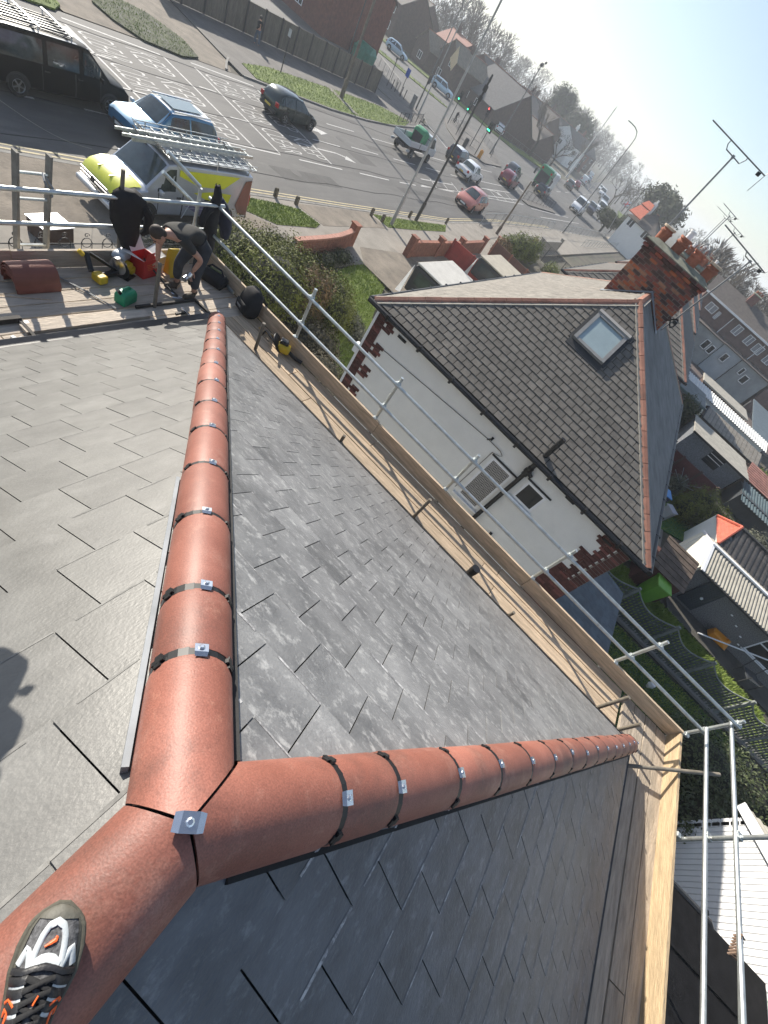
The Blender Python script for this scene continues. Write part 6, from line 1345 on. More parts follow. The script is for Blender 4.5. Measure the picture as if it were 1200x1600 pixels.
g = G(); g.slab([(-66.4, 119.2, 3.2), (-65.0, 112.9, 3.0), (-64.1, 112.8, 6.0), (-65.5, 119.1, 6.2)][::-1], .15) if False else g.slab([(-63.1, 110.2, 6.6), (-62.0, 110, 4.6), (-62.4, 109.8, 3.0), (-63.9, 110.2, 4.4)][::-1], .15)  # flat cream patch: a sunlit roof slope put into the colour
tag(g.build('sunlit_slope_patch', mat('cream_sunlit', (.62, .47, .28), .7, .1, 2)), 'bright cream diamond standing for a sunlit roof slope on the dark gable', 'board')
far_house('large hall with a steep dark slate roof facing the junction', -56.0, 124, 13, 15, 2.9, 5.2, -.32, M_dkbrick, mat('hall_slate', (.075, .075, .08), .85, .2, 2, .2, 12), 'x', wins=[('s', -3, 1.6, 1.4, 1.2), ('s', 1, 1.6, 1.4, 1.2)], chim=0)
far_house('low hall annex with a pale ridge right of the large dark roof', -49.5, 136, 9, 9, 2.8, 2.6, -.3, M_dkbrick, M_tile, 'x', chim=0)
for i, (x, y, w, d, h, ri, rz, rf) in enumerate(((-77, 134, 9, 8, 5, 2.8, -.4, M_redroof), (-70, 142, 12, 9, 5, 3, -.4, M_tile), (-94, 138, 12, 9, 5.5, 3, -.4, M_tile), (-62, 152, 14, 9, 5.2, 3, -.25, M_tile), (-64, 168, 14, 9, 5.2, 3, -.25, M_tile), (-67, 186, 14, 9, 5.4, 3, -.25, M_tile), (-72, 206, 14, 9, 5.4, 3, -.25, M_tile), (-76, 228, 14, 9, 5.6, 3, -.25, M_redroof), (-82, 252, 14, 9, 5.6, 3, -.2, M_tile), (-108, 150, 12, 9, 6, 3, -.4, M_tile))):
    far_house(('red roofed house behind the tan roofs', 'dark roofed house right of the red roof behind the tan roofs', 'dark house on the left skyline behind the white-windowed one', 'first of the dark gabled row stepping back above the hall', 'second of the gabled row above the hall', 'third of the gabled row above the hall', 'fourth of the gabled row towards the bare tree', 'red roofed house far along the gabled row', 'furthest house of the gabled row', 'dark house high on the left skyline among trees')[i], x, y, w, d, h, ri, rz, M_dkbrick, rf, 'y' if i % 2 else 'x', chim=1, group='distant houses', wins=[('s', -2, h * .75, 1.4, 1.2), ('s', 2, h * .75, 1.4, 1.2), ('s', -2, h * .25, 1.6, 1.3)])
for i, (x, y) in enumerate(((-58, 190), (-62, 214), (-66, 240))):
    far_house(('white fronted house beyond the bare tree on the far road', 'brown house with white gables beyond the bare tree', 'last house seen through the lamp columns')[i], x, y, 10, 10, 5.5, 3, -.2, (M_render, M_rbrick, M_dkbrick)[i], M_tile, 'y', chim=1, group='houses beyond the bare tree', wins=[('e', -2, 4, 1.6, 1.3), ('e', 2, 4, 1.6, 1.3), ('e', 0, 1.5, 2, 1.4), ('s', 0, 4, 1.6, 1.3)])
wh = far_house('white walled house with orange roof panels right of the far road', -11.3, 110, 6.5, 8, 5.0, 2.4, -.1, M_render, M_tile, 'x', True, wins=[('s', -2, 4.2, 1.3, 1.2), ('s', 1.5, 4.2, 1.3, 1.2)], chim=1, group='houses right of the far road')
g = G(); g.slab([(-3.6, -4.9, 5.5), (-.9, -4.9, 5.5), (-1.2, -2.4, 7.0), (-3.2, -2.4, 7.0)], .15); g.slab([(-3.4, -1.9, 7.2), (-1.2, -1.9, 7.2), (-1.6, -.5, 8.1), (-3.0, -.5, 8.1)], .15); g.build('orange_roof_panel', mat('orange_roof', (.60, .16, .09), .7, .15, 3), wh)
fl = thing('flag', 'white flag with a red cross on a leaning pole above the front gardens', 'flag', (-16.0, 104, 0))
g = G(); g.tube((.6, 0, 0), (-.75, 0, 6.0), .05, 6); g.build('flagpole', M_pole, fl)
g = G(); n = 8
def fp(u, v): return (-.72 + 1.0 * u, .10 * math.sin(u * 7), 5.95 - .75 * v + .55 * u)
g.add([fp(i / n, v) for v in (0, 1) for i in range(n + 1)], [(i, i + 1, n + 2 + i, n + 1 + i) for i in range(n)]); g.build('cloth', M_pvc, fl)
for (u0, u1, v0, v1) in ((0, 1, .4, .6), (.42, .58, 0, 1)):
    for off in (-.01, .01):
        g = G(); g.add([Vector(fp(u0 + (u1 - u0) * i / n, v)) + Vector((0, off, 0)) for v in (v0, v1) for i in range(n + 1)], [(i, i + 1, n + 2 + i, n + 1 + i) for i in range(n)]); g.build('red_cross', mat('flag_red', (.6, .03, .04), .7), fl)
sk = thing('skip', 'green metal container with sloping top behind the end of the panel fence', 'container', (-49.6, 65.8, 0), .2)
g = G(); g.loft([[(-1.0, -1, 0), (1.0, -1, 0), (1.0, 1, 0), (-1.0, 1, 0)], [(-1.2, -1.1, 1.3), (1.2, -1.1, 1.3), (1.2, 1.1, 1.3), (-1.2, 1.1, 1.3)], [(-1.0, -.3, 1.9), (1.0, -.3, 1.9), (1.0, .6, 1.9), (-1.0, .6, 1.9)]]); g.build('shell', mat('skip_green', (.03, .20, .13), .5, .2, 3), sk, bevel=.04)
for sx in (-1, 1): g = G(); g.bar((sx * 1.16, -1.1, .1), (sx * 1.22, -1.12, 1.3), .1, .1); g.build('rib', mat('skip_green', (.03, .20, .13)), sk)
# ================================================================== back gardens: sheds, terrace, fences
M_pebble = mat('pebbledash', (.115, .115, .12), .95, .55, 28, 1.0, 60, col2=(.26, .255, .25)); M_pebbleb = mat('bluish_pebbledash', (.13, .14, .155), .95, .4, 24, .8, 60, col2=(.24, .25, .27))
M_corr = mat('corrugated_cement', (.33, .31, .265), .9, .2, 3, .4, 30, stain=((.20, .185, .16), 2, .56, .6)); M_dkroof = mat('dark_sheet', (.035, .04, .045), .7, .25, 3)
def corr_roof(parent, name, a, b, c, d, m, n, amp=.03, axis=None):
    """corrugated sheet: a->b along the eave, d->c along the ridge"""
    a, b, c, d = map(Vector, (a, b, c, d)); N = (b - a).cross(d - a).normalized(); N = N if N.z > 0 else -N; g = G(); vs = []
    for i in range(n * 4 + 1):
        k = i / (n * 4); o = N * amp * math.sin(i * pi / 2 + .4)
        vs += [a.lerp(b, k) + o, d.lerp(c, k) + o, a.lerp(b, k) + o - N * .015, d.lerp(c, k) + o - N * .015]
    fs = []
    for i in range(n * 4): q = i * 4; fs += [(q, q + 4, q + 5, q + 1), (q + 2, q + 3, q + 7, q + 6)]
    g.add(vs, fs); return g.build(name, m, parent)
ga = thing('garage', 'dark pebbledash garage with corrugated roof and white sunlit gable', 'garage', (12, 20, 0), world=True)
g = G(); g.box(9.05, 17, 18.75, 21.7, 0, 1.74); g.build('wall', M_pebble, ga)
g = G(); g.prism([(18.72, 0), (21.72, 0), (21.72, 1.74), (20.2, 2.16), (18.72, 1.74)], 8.97, 9.06, 0, Matrix(((0, 0, 1, 0), (1, 0, 0, 0), (0, 1, 0, 0), (0, 0, 0, 1)))); g.build('white_gable', mat('cream_gable', (.80, .76, .64), .7, .05, 2), ga)
g = G(); [g.box(8.955, 8.975, 18.8 + i * .42, 18.815 + i * .42, .1, 1.75) for i in range(7)]; g.build('gable_seam', M_pvc, ga, kind='stuff')
corr_roof(ga, 'roof_sheet', (9.1, 18.55, 1.78), (17.2, 18.55, 1.78), (17.2, 20.2, 2.2), (9.1, 20.2, 2.2), M_corr, 52); corr_roof(ga, 'roof_sheet', (9.1, 21.9, 1.78), (17.2, 21.9, 1.78), (17.2, 20.2, 2.2), (9.1, 20.2, 2.2), M_corr, 52)
g = G(); g.bar((9.0, 20.2, 2.25), (17.2, 20.2, 2.25), .16, .06); g.build('ridge', M_pvc, ga); g = G(); g.bar((9.0, 18.50, 1.73), (17.2, 18.50, 1.73), .08, .07); g.build('gutter', M_felt, ga)
g = G(); g.slab([(9.0, 18.5, 1.80), (9.14, 18.5, 1.80), (9.14, 20.2, 2.24), (9.0, 20.2, 2.24)], .08); g.slab([(9.0, 20.2, 2.24), (9.14, 20.2, 2.24), (9.14, 21.95, 1.8), (9.0, 21.95, 1.8)], .08); g.build('bargeboard', M_pvc, ga)
g = G(); g.box(9.72, 10.52, 18.69, 18.75, .12, 1.70); dr = g.build('door', mat('dark_door', (.025, .035, .045), .6, .2, 3), ga)
for i in range(9): g = G(); g.box(9.74 + i * .087, 9.81 + i * .087, 18.67, 18.70, .14, 1.68); g.build('plank', MATS['dark_door'], dr)
g = G(); g.tube((10.2, 18.68, .85), (10.2, 18.63, .85), .06, 10); g.build('handle', M_pvc, dr)
window(ga, 12.9, 14.4, .55, 1.5, 18.74, 1.2, lintel=False); window(ga, 15.2, 16.4, .55, 1.5, 18.74, 1.2, lintel=False)
for x, z in ((11.4, 1.2), (11.9, 1.0), (12.4, .8), (12.7, .5)): g = G(); g.cbox((x, 18.74, z), (.09, .03, .05)); g.build('wall_patch', M_pvc, ga)
lt2 = thing('lean_to', 'small brown tiled lean-to roof beside the green bin', 'lean-to', (8.2, 16.9, 0), world=True)
g = G(); g.box(7.3, 8.7, 17.0, 18.6, 0, 1.2); g.build('wall', M_brickq, lt2)
cs = slates(lt2, (7.2, 16.9, 1.22), Vector((1, 0, 0)), Vector((0, .94, .34)), Vector((0, -.34, .94)), [(0, 0), (1.6, 0), (1.6, 1.8), (0, 1.8)], .3, .28, .02, None, 0, seed=51, lift=.02); lay(lt2, cs, mat('brown_tile', (.11, .08, .06), .85, .3, 4, .4, 25, rnd=.15), 60, 'tile', 'tile_courses')
ob = thing('outbuilding', 'outbuilding with black pantiles and a small red tiled hip end', 'outbuilding', (12, 23.5, 0), world=True)
g = G(); g.box(9.9, 17, 21.95, 25.0, 0, 1.78); g.build('wall', M_render, ob)
M_pan = mat('black_pantile', (.06, .056, .053), .45, .25, 4, rnd=.15); M_redt = mat('red_pantile', (.50, .11, .06), .6, .2, 4, rnd=.12)
E0 = Vector((9.8, 21.75, 1.80)); U = Vector((1, 0, 0)); V = Vector((0, 1.75, .68)).normalized(); N = Vector((0, -.68, 1.75)).normalized(); hv = math.hypot(1.75, .68)
n = 0
for j in range(8):
    for i in range(26):
        u0 = i * .27; v0 = j * hv / 8
        if u0 < v0 * .32: continue
        g = G(); a = E0 + U * u0 + V * v0; vs = []
        for k in range(5): vs += [a + U * (.26 * k / 4) + N * (.03 + .035 * math.sin(pi * k / 4)), a + U * (.26 * k / 4) + V * (hv / 8 * 1.05) + N * (.012 + .035 * math.sin(pi * k / 4))]
        g.add(vs, [(2 * k, 2 * k + 2, 2 * k + 3, 2 * k + 1) for k in range(4)] + [(0, 1, 9, 8)]); g.build('pantile', M_pan, ob); n += 1
A1, B1, C1 = Vector((9.8, 21.75, 1.8)), Vector((9.8, 24.6, 1.8)), Vector((10.4, 23.5, 2.5)); N = plane3(A1, B1, C1); V = N.cross(Vector((0, 1, 0))); V = V if V.z > 0 else -V
cs = slates(ob, A1, Vector((0, 1, 0)), V, N, [(0, 0), (2.85, 0), ((C1 - A1).y, (C1 - A1).dot(V))], .18, .16, .015, None, 0, seed=52, lift=.02); lay(ob, cs, M_redt, 120, 'red_tile', 'red_tiles')
g = G(); g.path([A1 + Vector((0, 0, .06)), C1 + Vector((0, 0, .06))], .07, 6); g.path([B1 + Vector((0, 0, .06)), C1 + Vector((0, 0, .06))], .07, 6); g.build('hip_ridge', M_redt, ob); g = G(); g.bar(C1 + Vector((0, 0, .02)), C1 + Vector((6.6, 0, .02)), .2, .1); g.build('ridge', M_felt, ob)
g = G(); g.slab([(9.8, 24.6, 1.8), (16.5, 24.6, 1.8), (16.5, 23.5, 2.5), (10.4, 23.5, 2.5)], .06); g.build('rear_slope', M_pan, ob)
# pebbledash shed with concrete roof
ps = thing('shed', 'grey pebbledash shed with a flat pale concrete roof and barred window', 'shed', (10.3, 36, 0), world=True)
g = G(); g.box(8.1, 12.4, 34.9, 38.3, 0, 1.72); g.build('wall', M_pebbleb, ps)
g = G(); g.box(7.95, 12.75, 34.55, 35.9, 1.73, 1.82); g.box(7.95, 12.75, 35.9, 38.5, 1.735, 1.80); g.build('roof_slab', M_corr, ps, bevel=.02); g = G(); g.bar((7.95, 34.53, 1.76), (12.75, 34.53, 1.76), .03, .12); g.build('fascia', M_felt, ps)
g = G(); g.box(9.9, 11.0, 34.86, 34.9, .75, 1.62); wn = g.build('window', M_glass, ps)
for i in range(3): g = G(); g.box(9.9, 11.0, 34.83, 34.86, .95 + i * .24, .99 + i * .24); g.build('bar', M_pvc if i else M_felt, wn)
dk = thing('shed', 'dark slatted shed with open front right of the pebbledash shed', 'shed', (13.6, 35, 0), world=True); g = G(); g.box(12.8, 15.6, 33.4, 35.5, 0, 1.3); g.build('wall', M_dkroof, dk)
corr_roof(dk, 'roof_sheet', (12.8, 32.6, 1.15), (16, 32.6, 1.15), (16, 35.4, 1.5), (12.8, 35.4, 1.5), mat('teal_sheet', (.055, .085, .095), .6, .2, 3), 14, .04)
rt = thing('shed', 'shed with a pink-red tiled roof at the right edge', 'shed', (15, 37.5, 0), world=True); g = G(); g.box(13.0, 17, 36.4, 39, 0, 1.5); g.build('wall', M_dkbrick, rt)
cs = slates(rt, (12.8, 36.0, 1.5), Vector((1, 0, 0)), Vector((0, .93, .37)), Vector((0, -.37, .93)), [(0, 0), (4.4, 0), (4.4, 1.8), (0, 1.8)], .26, .2, .02, None, 0, seed=53, lift=.02); lay(rt, cs, mat('pink_tile', (.30, .14, .11), .8, .25, 4, rnd=.12), 60, 'tile', 'tile_courses')
# striped-roof long shed, flat grey roof, white roof, concrete roof
ss = thing('shed', 'long shed with striped ribbed roof and a cream gable', 'shed', (11.5, 42, 0), world=True); g = G(); g.box(8.6, 14, 41.0, 43.4, 0, 1.6); g.build('wall', M_wood, ss)
for i in range(15): g = G(); g.slab([(8.9 + i * .36, 40.4, 1.62), (9.22 + i * .36, 40.4, 1.62), (9.22 + i * .36, 42.3, 2.1), (8.9 + i * .36, 42.3, 2.1)], .06); g.build('roof_rib', mat('ribbed_roof', (.22, .20, .17), .8, .25, 3), ss)
g = G(); g.slab([(8.8, 40.4, 1.58), (14.4, 40.4, 1.58), (14.4, 42.3, 2.06), (8.8, 42.3, 2.06)], .04); g.slab([(8.8, 44.0, 1.6), (14.4, 44.0, 1.6), (14.4, 42.3, 2.1), (8.8, 42.3, 2.1)][::-1], .04); g.build('roof_underlay', M_dkroof, ss)
g = G(); g.prism([(40.6, .2), (43.6, .2), (43.6, 1.6), (42.3, 2.1), (40.6, 1.6)], 8.48, 8.6, 0, Matrix(((0, 0, 1, 0), (1, 0, 0, 0), (0, 1, 0, 0), (0, 0, 0, 1)))); g.build('gable', mat('cream_paint', (.70, .65, .48), .7, .05, 2), ss)
wr = thing('shed', 'very long low building with bright white corrugated roof', 'shed', (10, 46.5, 0), world=True); g = G(); g.box(6.4, 15, 45.3, 47.4, 0, 1.9); g.build('wall', M_render, wr); corr_roof(wr, 'roof_sheet', (6.2, 45.0, 1.95), (15.2, 45.0, 1.95), (15.2, 46.9, 2.25), (6.2, 46.9, 2.25), mat('white_sheet', (.66, .66, .63), .6, .1, 3), 40, .04)
fg = thing('shed', 'flat grey felt-roofed shed left of the white corrugated roof', 'shed', (7.6, 43, 0), world=True); g = G(); g.box(6.1, 8.3, 40.8, 44.6, 0, 2.0); g.build('wall', M_pebbleb, fg); g = G(); g.box(5.9, 8.45, 40.5, 44.8, 2.0, 2.12); g.build('roof', mat('grey_felt', (.17, .185, .18), .9, .2, 2), fg, bevel=.03); g = G(); g.bar((5.9, 40.48, 2.02), (8.45, 40.48, 2.02), .04, .14); g.build('fascia', mat('teal_fascia', (.08, .12, .12), .6), fg)
cr = thing('shed', 'grey-brown concrete flat roof beyond the white corrugated one', 'shed', (11, 51, 0), world=True); g = G(); g.box(8.3, 13.2, 49.8, 52.6, 0, 2.0); g.build('wall', M_dkbrick, cr); g = G(); g.box(8.1, 13.4, 49.4, 52.9, 2.0, 2.14); g.build('roof', M_corr, cr, bevel=.03)
dg = thing('canopy', 'dark blue-grey sheeted yard roofs at the right edge below the terrace', 'canopy', (15.5, 52, 0), world=True); g = G()
for x, y, z in ((14.2, 48.2, 2.0), (17.5, 48.2, 2.0), (14.2, 58, 2.3), (17.5, 58, 2.3)): g.tube((x, y, 0), (x, y, z), .06, 6)
g.build('post', M_rail, dg, kind='stuff'); g = G(); g.slab([(14, 48, 2.0), (18, 48, 2.0), (18, 53, 2.3), (14, 53, 2.3)], .08); g.slab([(14.4, 54, 2.1), (18, 54, 2.1), (18, 59, 2.5), (14.4, 59, 2.5)], .08); g.build('sheet', mat('bluegrey_sheet', (.10, .125, .14), .5, .2, 2), dg)
# brick terrace across the back gardens
te = thing('terraced_houses', 'dark brick terrace with white windows and rendered grey back extensions', 'terrace', (10, 74, 0), world=True)
M_tbrick = mat('terrace_brick', (.125, .075, .066), .9, .3, 2.5, .3, 25, stain=((.17, .16, .15), .6, .6, .7)); M_grend = mat('grey_render', (.27, .285, .285), .9, .2, .8, stain=((.17, .18, .18), .7, .55, .7))
g = G(); g.box(3.4, 34, 72, 79, 0, 5.8); g.build('wall', M_tbrick, te)
g = G(); g.slab([(3.0, 71.7, 5.8), (34.4, 71.7, 5.8), (34.4, 75.5, 7.6), (3.0, 75.5, 7.6)], .1); g.slab([(3.0, 79.3, 5.8), (34.4, 79.3, 5.8), (34.4, 75.5, 7.6), (3.0, 75.5, 7.6)][::-1], .1); g.build('roof', M_tile, te)
g = G(); g.bar((3.0, 71.6, 5.86), (34.4, 71.6, 5.86), .16, .2); g.build('gutter', M_pvc, te)
for x0, x1, z0, z1 in ((4.70, 5.95, 4.45, 5.35), (6.25, 6.65, 4.25, 5.15), (9.0, 9.9, 4.4, 5.5), (10.85, 11.75, 4.45, 5.5), (12.25, 13.4, 4.4, 5.4), (14.1, 15.1, 4.3, 5.4), (16.3, 17.3, 4.3, 5.4), (18.6, 19.6, 4.3, 5.4)):
    w = thing_part('window', te); g = G()
    for q in ((x0, x1, z1 - .07, z1), (x0, x1, z0, z0 + .07), (x0, x0 + .07, z0, z1), (x1 - .07, x1, z0, z1), ((x0 + x1) / 2 - .04, (x0 + x1) / 2 + .04, z0, z1)): g.box(q[0], q[1], 71.9, 71.98, q[2], q[3])
    g.build('frame', M_pvc, w); g = G(); g.box(x0, x1, 71.93, 71.985, z0, z1); g.build('pane', mat('net_curtain', (.22, .22, .23), .5, .2, 6), w)
g = G(); g.path([(8.05, 71.9, 5.6), (8.05, 71.9, 3.4), (8.9, 71.9, 3.3)], .05, 6); g.build('downpipe', M_pvc, te); g = G(); g.path([(13.0, 71.9, 5.6), (13.0, 71.9, 3.0)], .05, 6); g.build('downpipe', M_pvc, te)
for x0, x1, y0, z1, m in ((4.3, 9.35, 69.0, 3.35, M_grend), (9.45, 12.2, 69.2, 3.4, mat('pale_render', (.36, .39, .41), .9, .15, .8)), (12.3, 16.4, 69.0, 3.4, M_grend), (16.8, 22, 69.2, 3.3, M_tbrick)):
    g = G(); g.box(x0, x1, y0, 72.05, 0, z1); g.build('extension', m, te); g = G(); g.box(x0 - .1, x1 + .1, y0 - .15, 72.0, z1, z1 + .12); g.build('extension_roof', M_tile, te)
for x0, x1, z0, z1 in ((7.6, 8.35, 1.6, 2.7), (8.5, 9.2, 1.6, 2.6), (10.3, 11.0, 1.9, 2.9), (13.0, 13.5, 2.1, 3.0), (13.8, 14.6, 1.6, 2.6), (5.0, 5.9, 1.9, 2.8)):
    w = thing_part('window', te); g = G(); y = 68.95
    for q in ((x0, x1, z1 - .09, z1), (x0, x1, z0, z0 + .09), (x0, x0 + .09, z0, z1), (x1 - .09, x1, z0, z1)): g.box(q[0], q[1], y - .02, y + .06, q[2], q[3])
    g.build('frame', M_pvc, w); g = G(); g.box(x0, x1, y + .005, y + .07, z0, z1); g.build('pane', M_glass, w)
for cx in (8.2, 14.6, 20): chimney(te, cx - .5, cx + .5, 74.9, 76.0, 7.0, 8.4, 3, False)
# boundary walls and slabs of the middle gardens
fence_panels('panel_fence', 'dark red-brown boundary fence behind the rear slope of the white house', (6.4, 29.4, 0), (10.4, 29.6, 0), 3, 1.5, mat('maroon_fence', (.10, .028, .026), .8, .25, 3), M_dkbrick, boards=8)
fence_panels('panel_fence', 'dark brown fence between the striped shed and the pebbledash shed', (7.0, 39.4, 0), (13.5, 39.6, 0), 4, 1.5, mat('umber_fence', (.085, .045, .035), .85, .25, 3), M_dkbrick, boards=8)
fence_panels('panel_fence', 'thin brown picket fence above the tiled outbuilding', (10.8, 27.9, 0), (16.5, 27.9, 0), 4, 1.2, mat('sienna_fence', (.16, .08, .04), .85, .25, 3), M_wood, boards=10)
flat('patio', [(5.2, 18.5), (8.6, 18.5), (8.6, 24), (7.2, 22.8), (5.2, 23)], .015, mat('grey_patio', (.14, .135, .125), .9, .25, 1))
flat('patio', [(5, 56), (24, 56), (24, 69), (5, 69)], .0, mat('brick_yard', (.11, .085, .075), .9, .3, .8))
flat('garden_path', [(9.4, 17.5), (16, 17.2), (16, 18.7), (9.2, 18.7)], .025, mat('dark_path', (.075, .07, .06), .9, .3, 1.5))
# washing line frame, wheelie bins, odds and ends
wl = thing('washing_line', 'bare metal washing line frame on the small green lawn', 'clothes dryer', (8.2, 27.0, 0)); g = G(); g.tube((0, 0, 0), (0, 0, 1.5), .025, 6); g.build('pole', M_alu, wl)
for k in range(4): g = G(); a = k * pi / 2 + .4; g.tube((0, 0, 1.0), (1.0 * math.cos(a), 1.0 * math.sin(a), 1.5), .015, 5); g.build('arm', M_alu, wl)
def bin_(label, x, y, m, rz=0, lidm=None, s=1.0):
    t = thing('wheelie_bin', label, 'bin', (x, y, 0), rz); t.scale = (s, s, s); g = G(); g.loft([[(-.22, -.26, .05), (.22, -.26, .05), (.22, .26, .05), (-.22, .26, .05)], [(-.28, -.34, .95), (.28, -.34, .95), (.28, .34, .95), (-.28, .34, .95)]]); g.build('body', m, t, bevel=.02)
    g = G(); g.loft([[(-.31, -.38, .95), (.31, -.38, .95), (.31, .40, .95), (-.31, .40, .95)], [(-.30, -.37, 1.0), (.30, -.37, 1.0), (.30, .39, 1.04), (-.30, .39, 1.04)]]); g.build('lid', lidm or m, t, bevel=.02)
    for sx in (-1, 1): g = G(); g.tube((sx * .2, .3, .1), (sx * .27, .3, .1), .1, 10); g.build('wheel', M_tyre, t)
    g = G(); g.tube((-.24, .42, .98), (.24, .42, .98), .02, 6); g.build('handle', m, t); return t
M_gbin = mat('green_bin_plastic', (.16, .36, .04), .45, .1, 3); M_bbin = mat('blue_bin_plastic', (.02, .20, .50), .4, .1, 3)
bin_('lime green wheelie bin seen from above beside the white house corner', 8.05, 16.75, M_gbin, .15, s=1.1); bin_('second green bin half hidden under the white house eave', 6.9, 18.3, mat('dark_green_plastic', (.03, .14, .04), .4), .2)
bin_('dark wheelie bin with bright blue lid behind the rear slope of the white house', 7.5, 24.6, mat('navy_plastic', (.02, .025, .05), .4), .3, M_bbin); bin_('grey bin lying beside the blue lidded bin', 8.2, 24.0, mat('pale_bin', (.30, .32, .35), .5), .9, s=.8)
oc = thing('toy_slide', 'orange plastic toy car lying against the pebbledash garage wall', 'toy', (12.0, 18.45, .02), .1); g = G(); g.loft([[(-.5, -.18, .05), (.5, -.22, .05), (.5, .18, .05), (-.5, .18, .05)], [(-.5, -.18, .38), (.1, -.2, .34), (.5, .18, .42), (-.45, .18, .42)]]); g.build('shell', mat('orange_plastic', (.72, .26, .01), .4, .1, 3), oc, bevel=.05); g = G(); g.tube((.2, 0, .4), (.2, 0, .46), .06, 10); g.build('cap', MATS['orange_plastic'], oc)
ch_ = thing('garden_chair', 'dark metal garden chair by the garage in the lower right', 'chair', (13.4, 17.6, .02), .3)
g = G(); g.box(-.35, .35, -.3, .3, .40, .45); g.build('seat', M_dkroof, ch_)
g = G(); g.path([(-.35, .3, .45), (-.36, .42, .95), (.36, .42, .95), (.35, .3, .45)], .025, 6); g.build('backrest', M_poleb, ch_)
for x, y in ((-.33, -.28), (.33, -.28), (-.33, .28), (.33, .28)): g = G(); g.tube((x, y, 0), (x, y, .6 if y < 0 else .45), .02, 6); g.build('leg', M_poleb, ch_)
st_ = thing('garden_pole', 'long pale pole leaning across the garden by the garage', 'pole', (12.6, 18.0, 0)); st_.name = 'garden_pole'; g = G(); g.tube((-1.6, -.25, .1), (.9, .3, 1.15), .03, 6); g.build('shaft', M_pvc, st_)
la = thing('garden_lamp', 'small glass solar lamp standing on the dark lawn below the rails', 'lamp', (8.75, 12.3, .02)); g = G(); g.tube((0, 0, 0), (0, 0, .25), .015, 5); g.build('stake', M_alu, la); g = G(); g.lathe([(.05, .25), (.11, .38), (.09, .5), (.0, .52)], 10); g.build('shade', M_pvc, la)
# trellis fence along the garden boundary: posts, concave tops, lattice laths
tf = thing('trellis_fence', 'green-grey lattice garden fence with scalloped panel tops below the scaffold', 'fence', (9, 14.35, 0), world=True)
M_lath = mat('lattice_timber', (.10, .115, .095), .85, .25, 4, rnd=.1); M_gpost = mat('green_grey_post', (.20, .215, .195), .8, .2, 4)
PX = [4.9, 6.7, 8.5, 10.1, 11.85, 13.2, 14.9]
for x in PX: g = G(); g.cbox((x, 14.35, .75), (.09, .09, 1.5)); g.build('post', M_gpost, tf)
for a, b in zip(PX, PX[1:]):
    pn = thing_part('panel', tf); L = b - a; topz = lambda x: 1.42 - .34 * math.sin(pi * (x - a) / L)
    g = G(); g.path([(a + L * k / 10, 14.35, topz(a + L * k / 10)) for k in range(11)], .028, 5); g.build('top_rail', M_gpost, pn)
    g = G(); g.path([(a + L * k / 10, 14.36, topz(a + L * k / 10) - .28) for k in range(11)], .02, 5); g.build('mid_rail', M_gpost, pn)
    g = G()
    for k in range(int(L / .11)):
        x = a + .05 + k * .11; g.bar((x, 14.34, .05), (x + .0, 14.34, topz(x)), .06 if topz(x) > 0 else .06, .012, up=(0, 1, 0))
    g.build('lath_boards', M_lath, pn, kind='stuff'); g = G()
    for k in range(-6, int(L / .15)):
        x0 = a + k * .15; x1 = x0 + 1.0; p0, p1 = (max(x0, a), .1 + max(0, a - x0)), (min(x1, b), .1 + min(x1, b) - x0)
        if p1[0] > p0[0] + .05: g.bar((p0[0], 14.36, p0[1]), (p1[0], 14.36, min(p1[1], topz(p1[0]))), .035, .014, up=(0, 1, 0))
    g.build('lattice', M_lath, pn, kind='stuff')
g = G(); g.box(4.9, 14.9, 14.2, 14.5, 0, .10); g.build('gravel_board', mat('board_grey', (.22, .21, .19), .9), tf)
# white clad building and dark felt shed at the bottom right
wc = thing('clad_building', 'white vertically clad building with sunlit gable beneath the right hand rails', 'building', (12, 7, 0), world=True)
g = G(); g.box(10.05, 15, 3.2, 8.7, 0, 2.3); g.prism([(3.2, 2.3), (8.7, 2.3), (5.95, 3.5)], 10.05, 15, 0, Matrix(((0, 0, 1, 0), (1, 0, 0, 0), (0, 1, 0, 0), (0, 0, 0, 1)))); g.build('core', M_pvc, wc)
for i in range(42):
    y = 3.25 + i * .128; zt = 2.25 + 1.2 * (1 - abs(y + .06 - 5.95) / 2.75); g = G(); g.add([(10.03, y, .1), (10.00, y + .012, .1), (10.00, y + .115, .1), (10.035, y + .122, .1), (10.03, y, zt), (10.00, y + .012, zt), (10.00, y + .115, zt), (10.035, y + .122, zt)], [(0, 4, 5, 1), (1, 5, 6, 2), (2, 6, 7, 3)]); g.build('cladding_plank', M_pvc, wc)
for i in range(10): g = G(); g.box(10.0, 10.05, 8.52, 8.70, .12 + i * .22, .31 + i * .22); g.build('corner_trim', M_pvc, wc)
for s in (-1, 1): g = G(); g.bar((9.93, 5.95, 3.5), (9.93, 5.95 + s * 3.0, 2.19), .05, .22); g.build('bargeboard', M_pvc, wc)
for s in (-1, 1): corr_roof(wc, 'roof_sheet', (9.95, 5.95 + s * 3.05, 2.22), (15.3, 5.95 + s * 3.05, 2.22), (15.3, 5.95, 3.55), (9.95, 5.95, 3.55), M_corr, 24)
g = G(); g.cbox((9.98, 6.6, 1.35), (.05, .09, .06)); g.build('vent_cap', M_black, wc)
fs_ = thing('shed', 'dark felt-roofed shed at the bottom right corner', 'shed', (9, 4, 0), world=True)
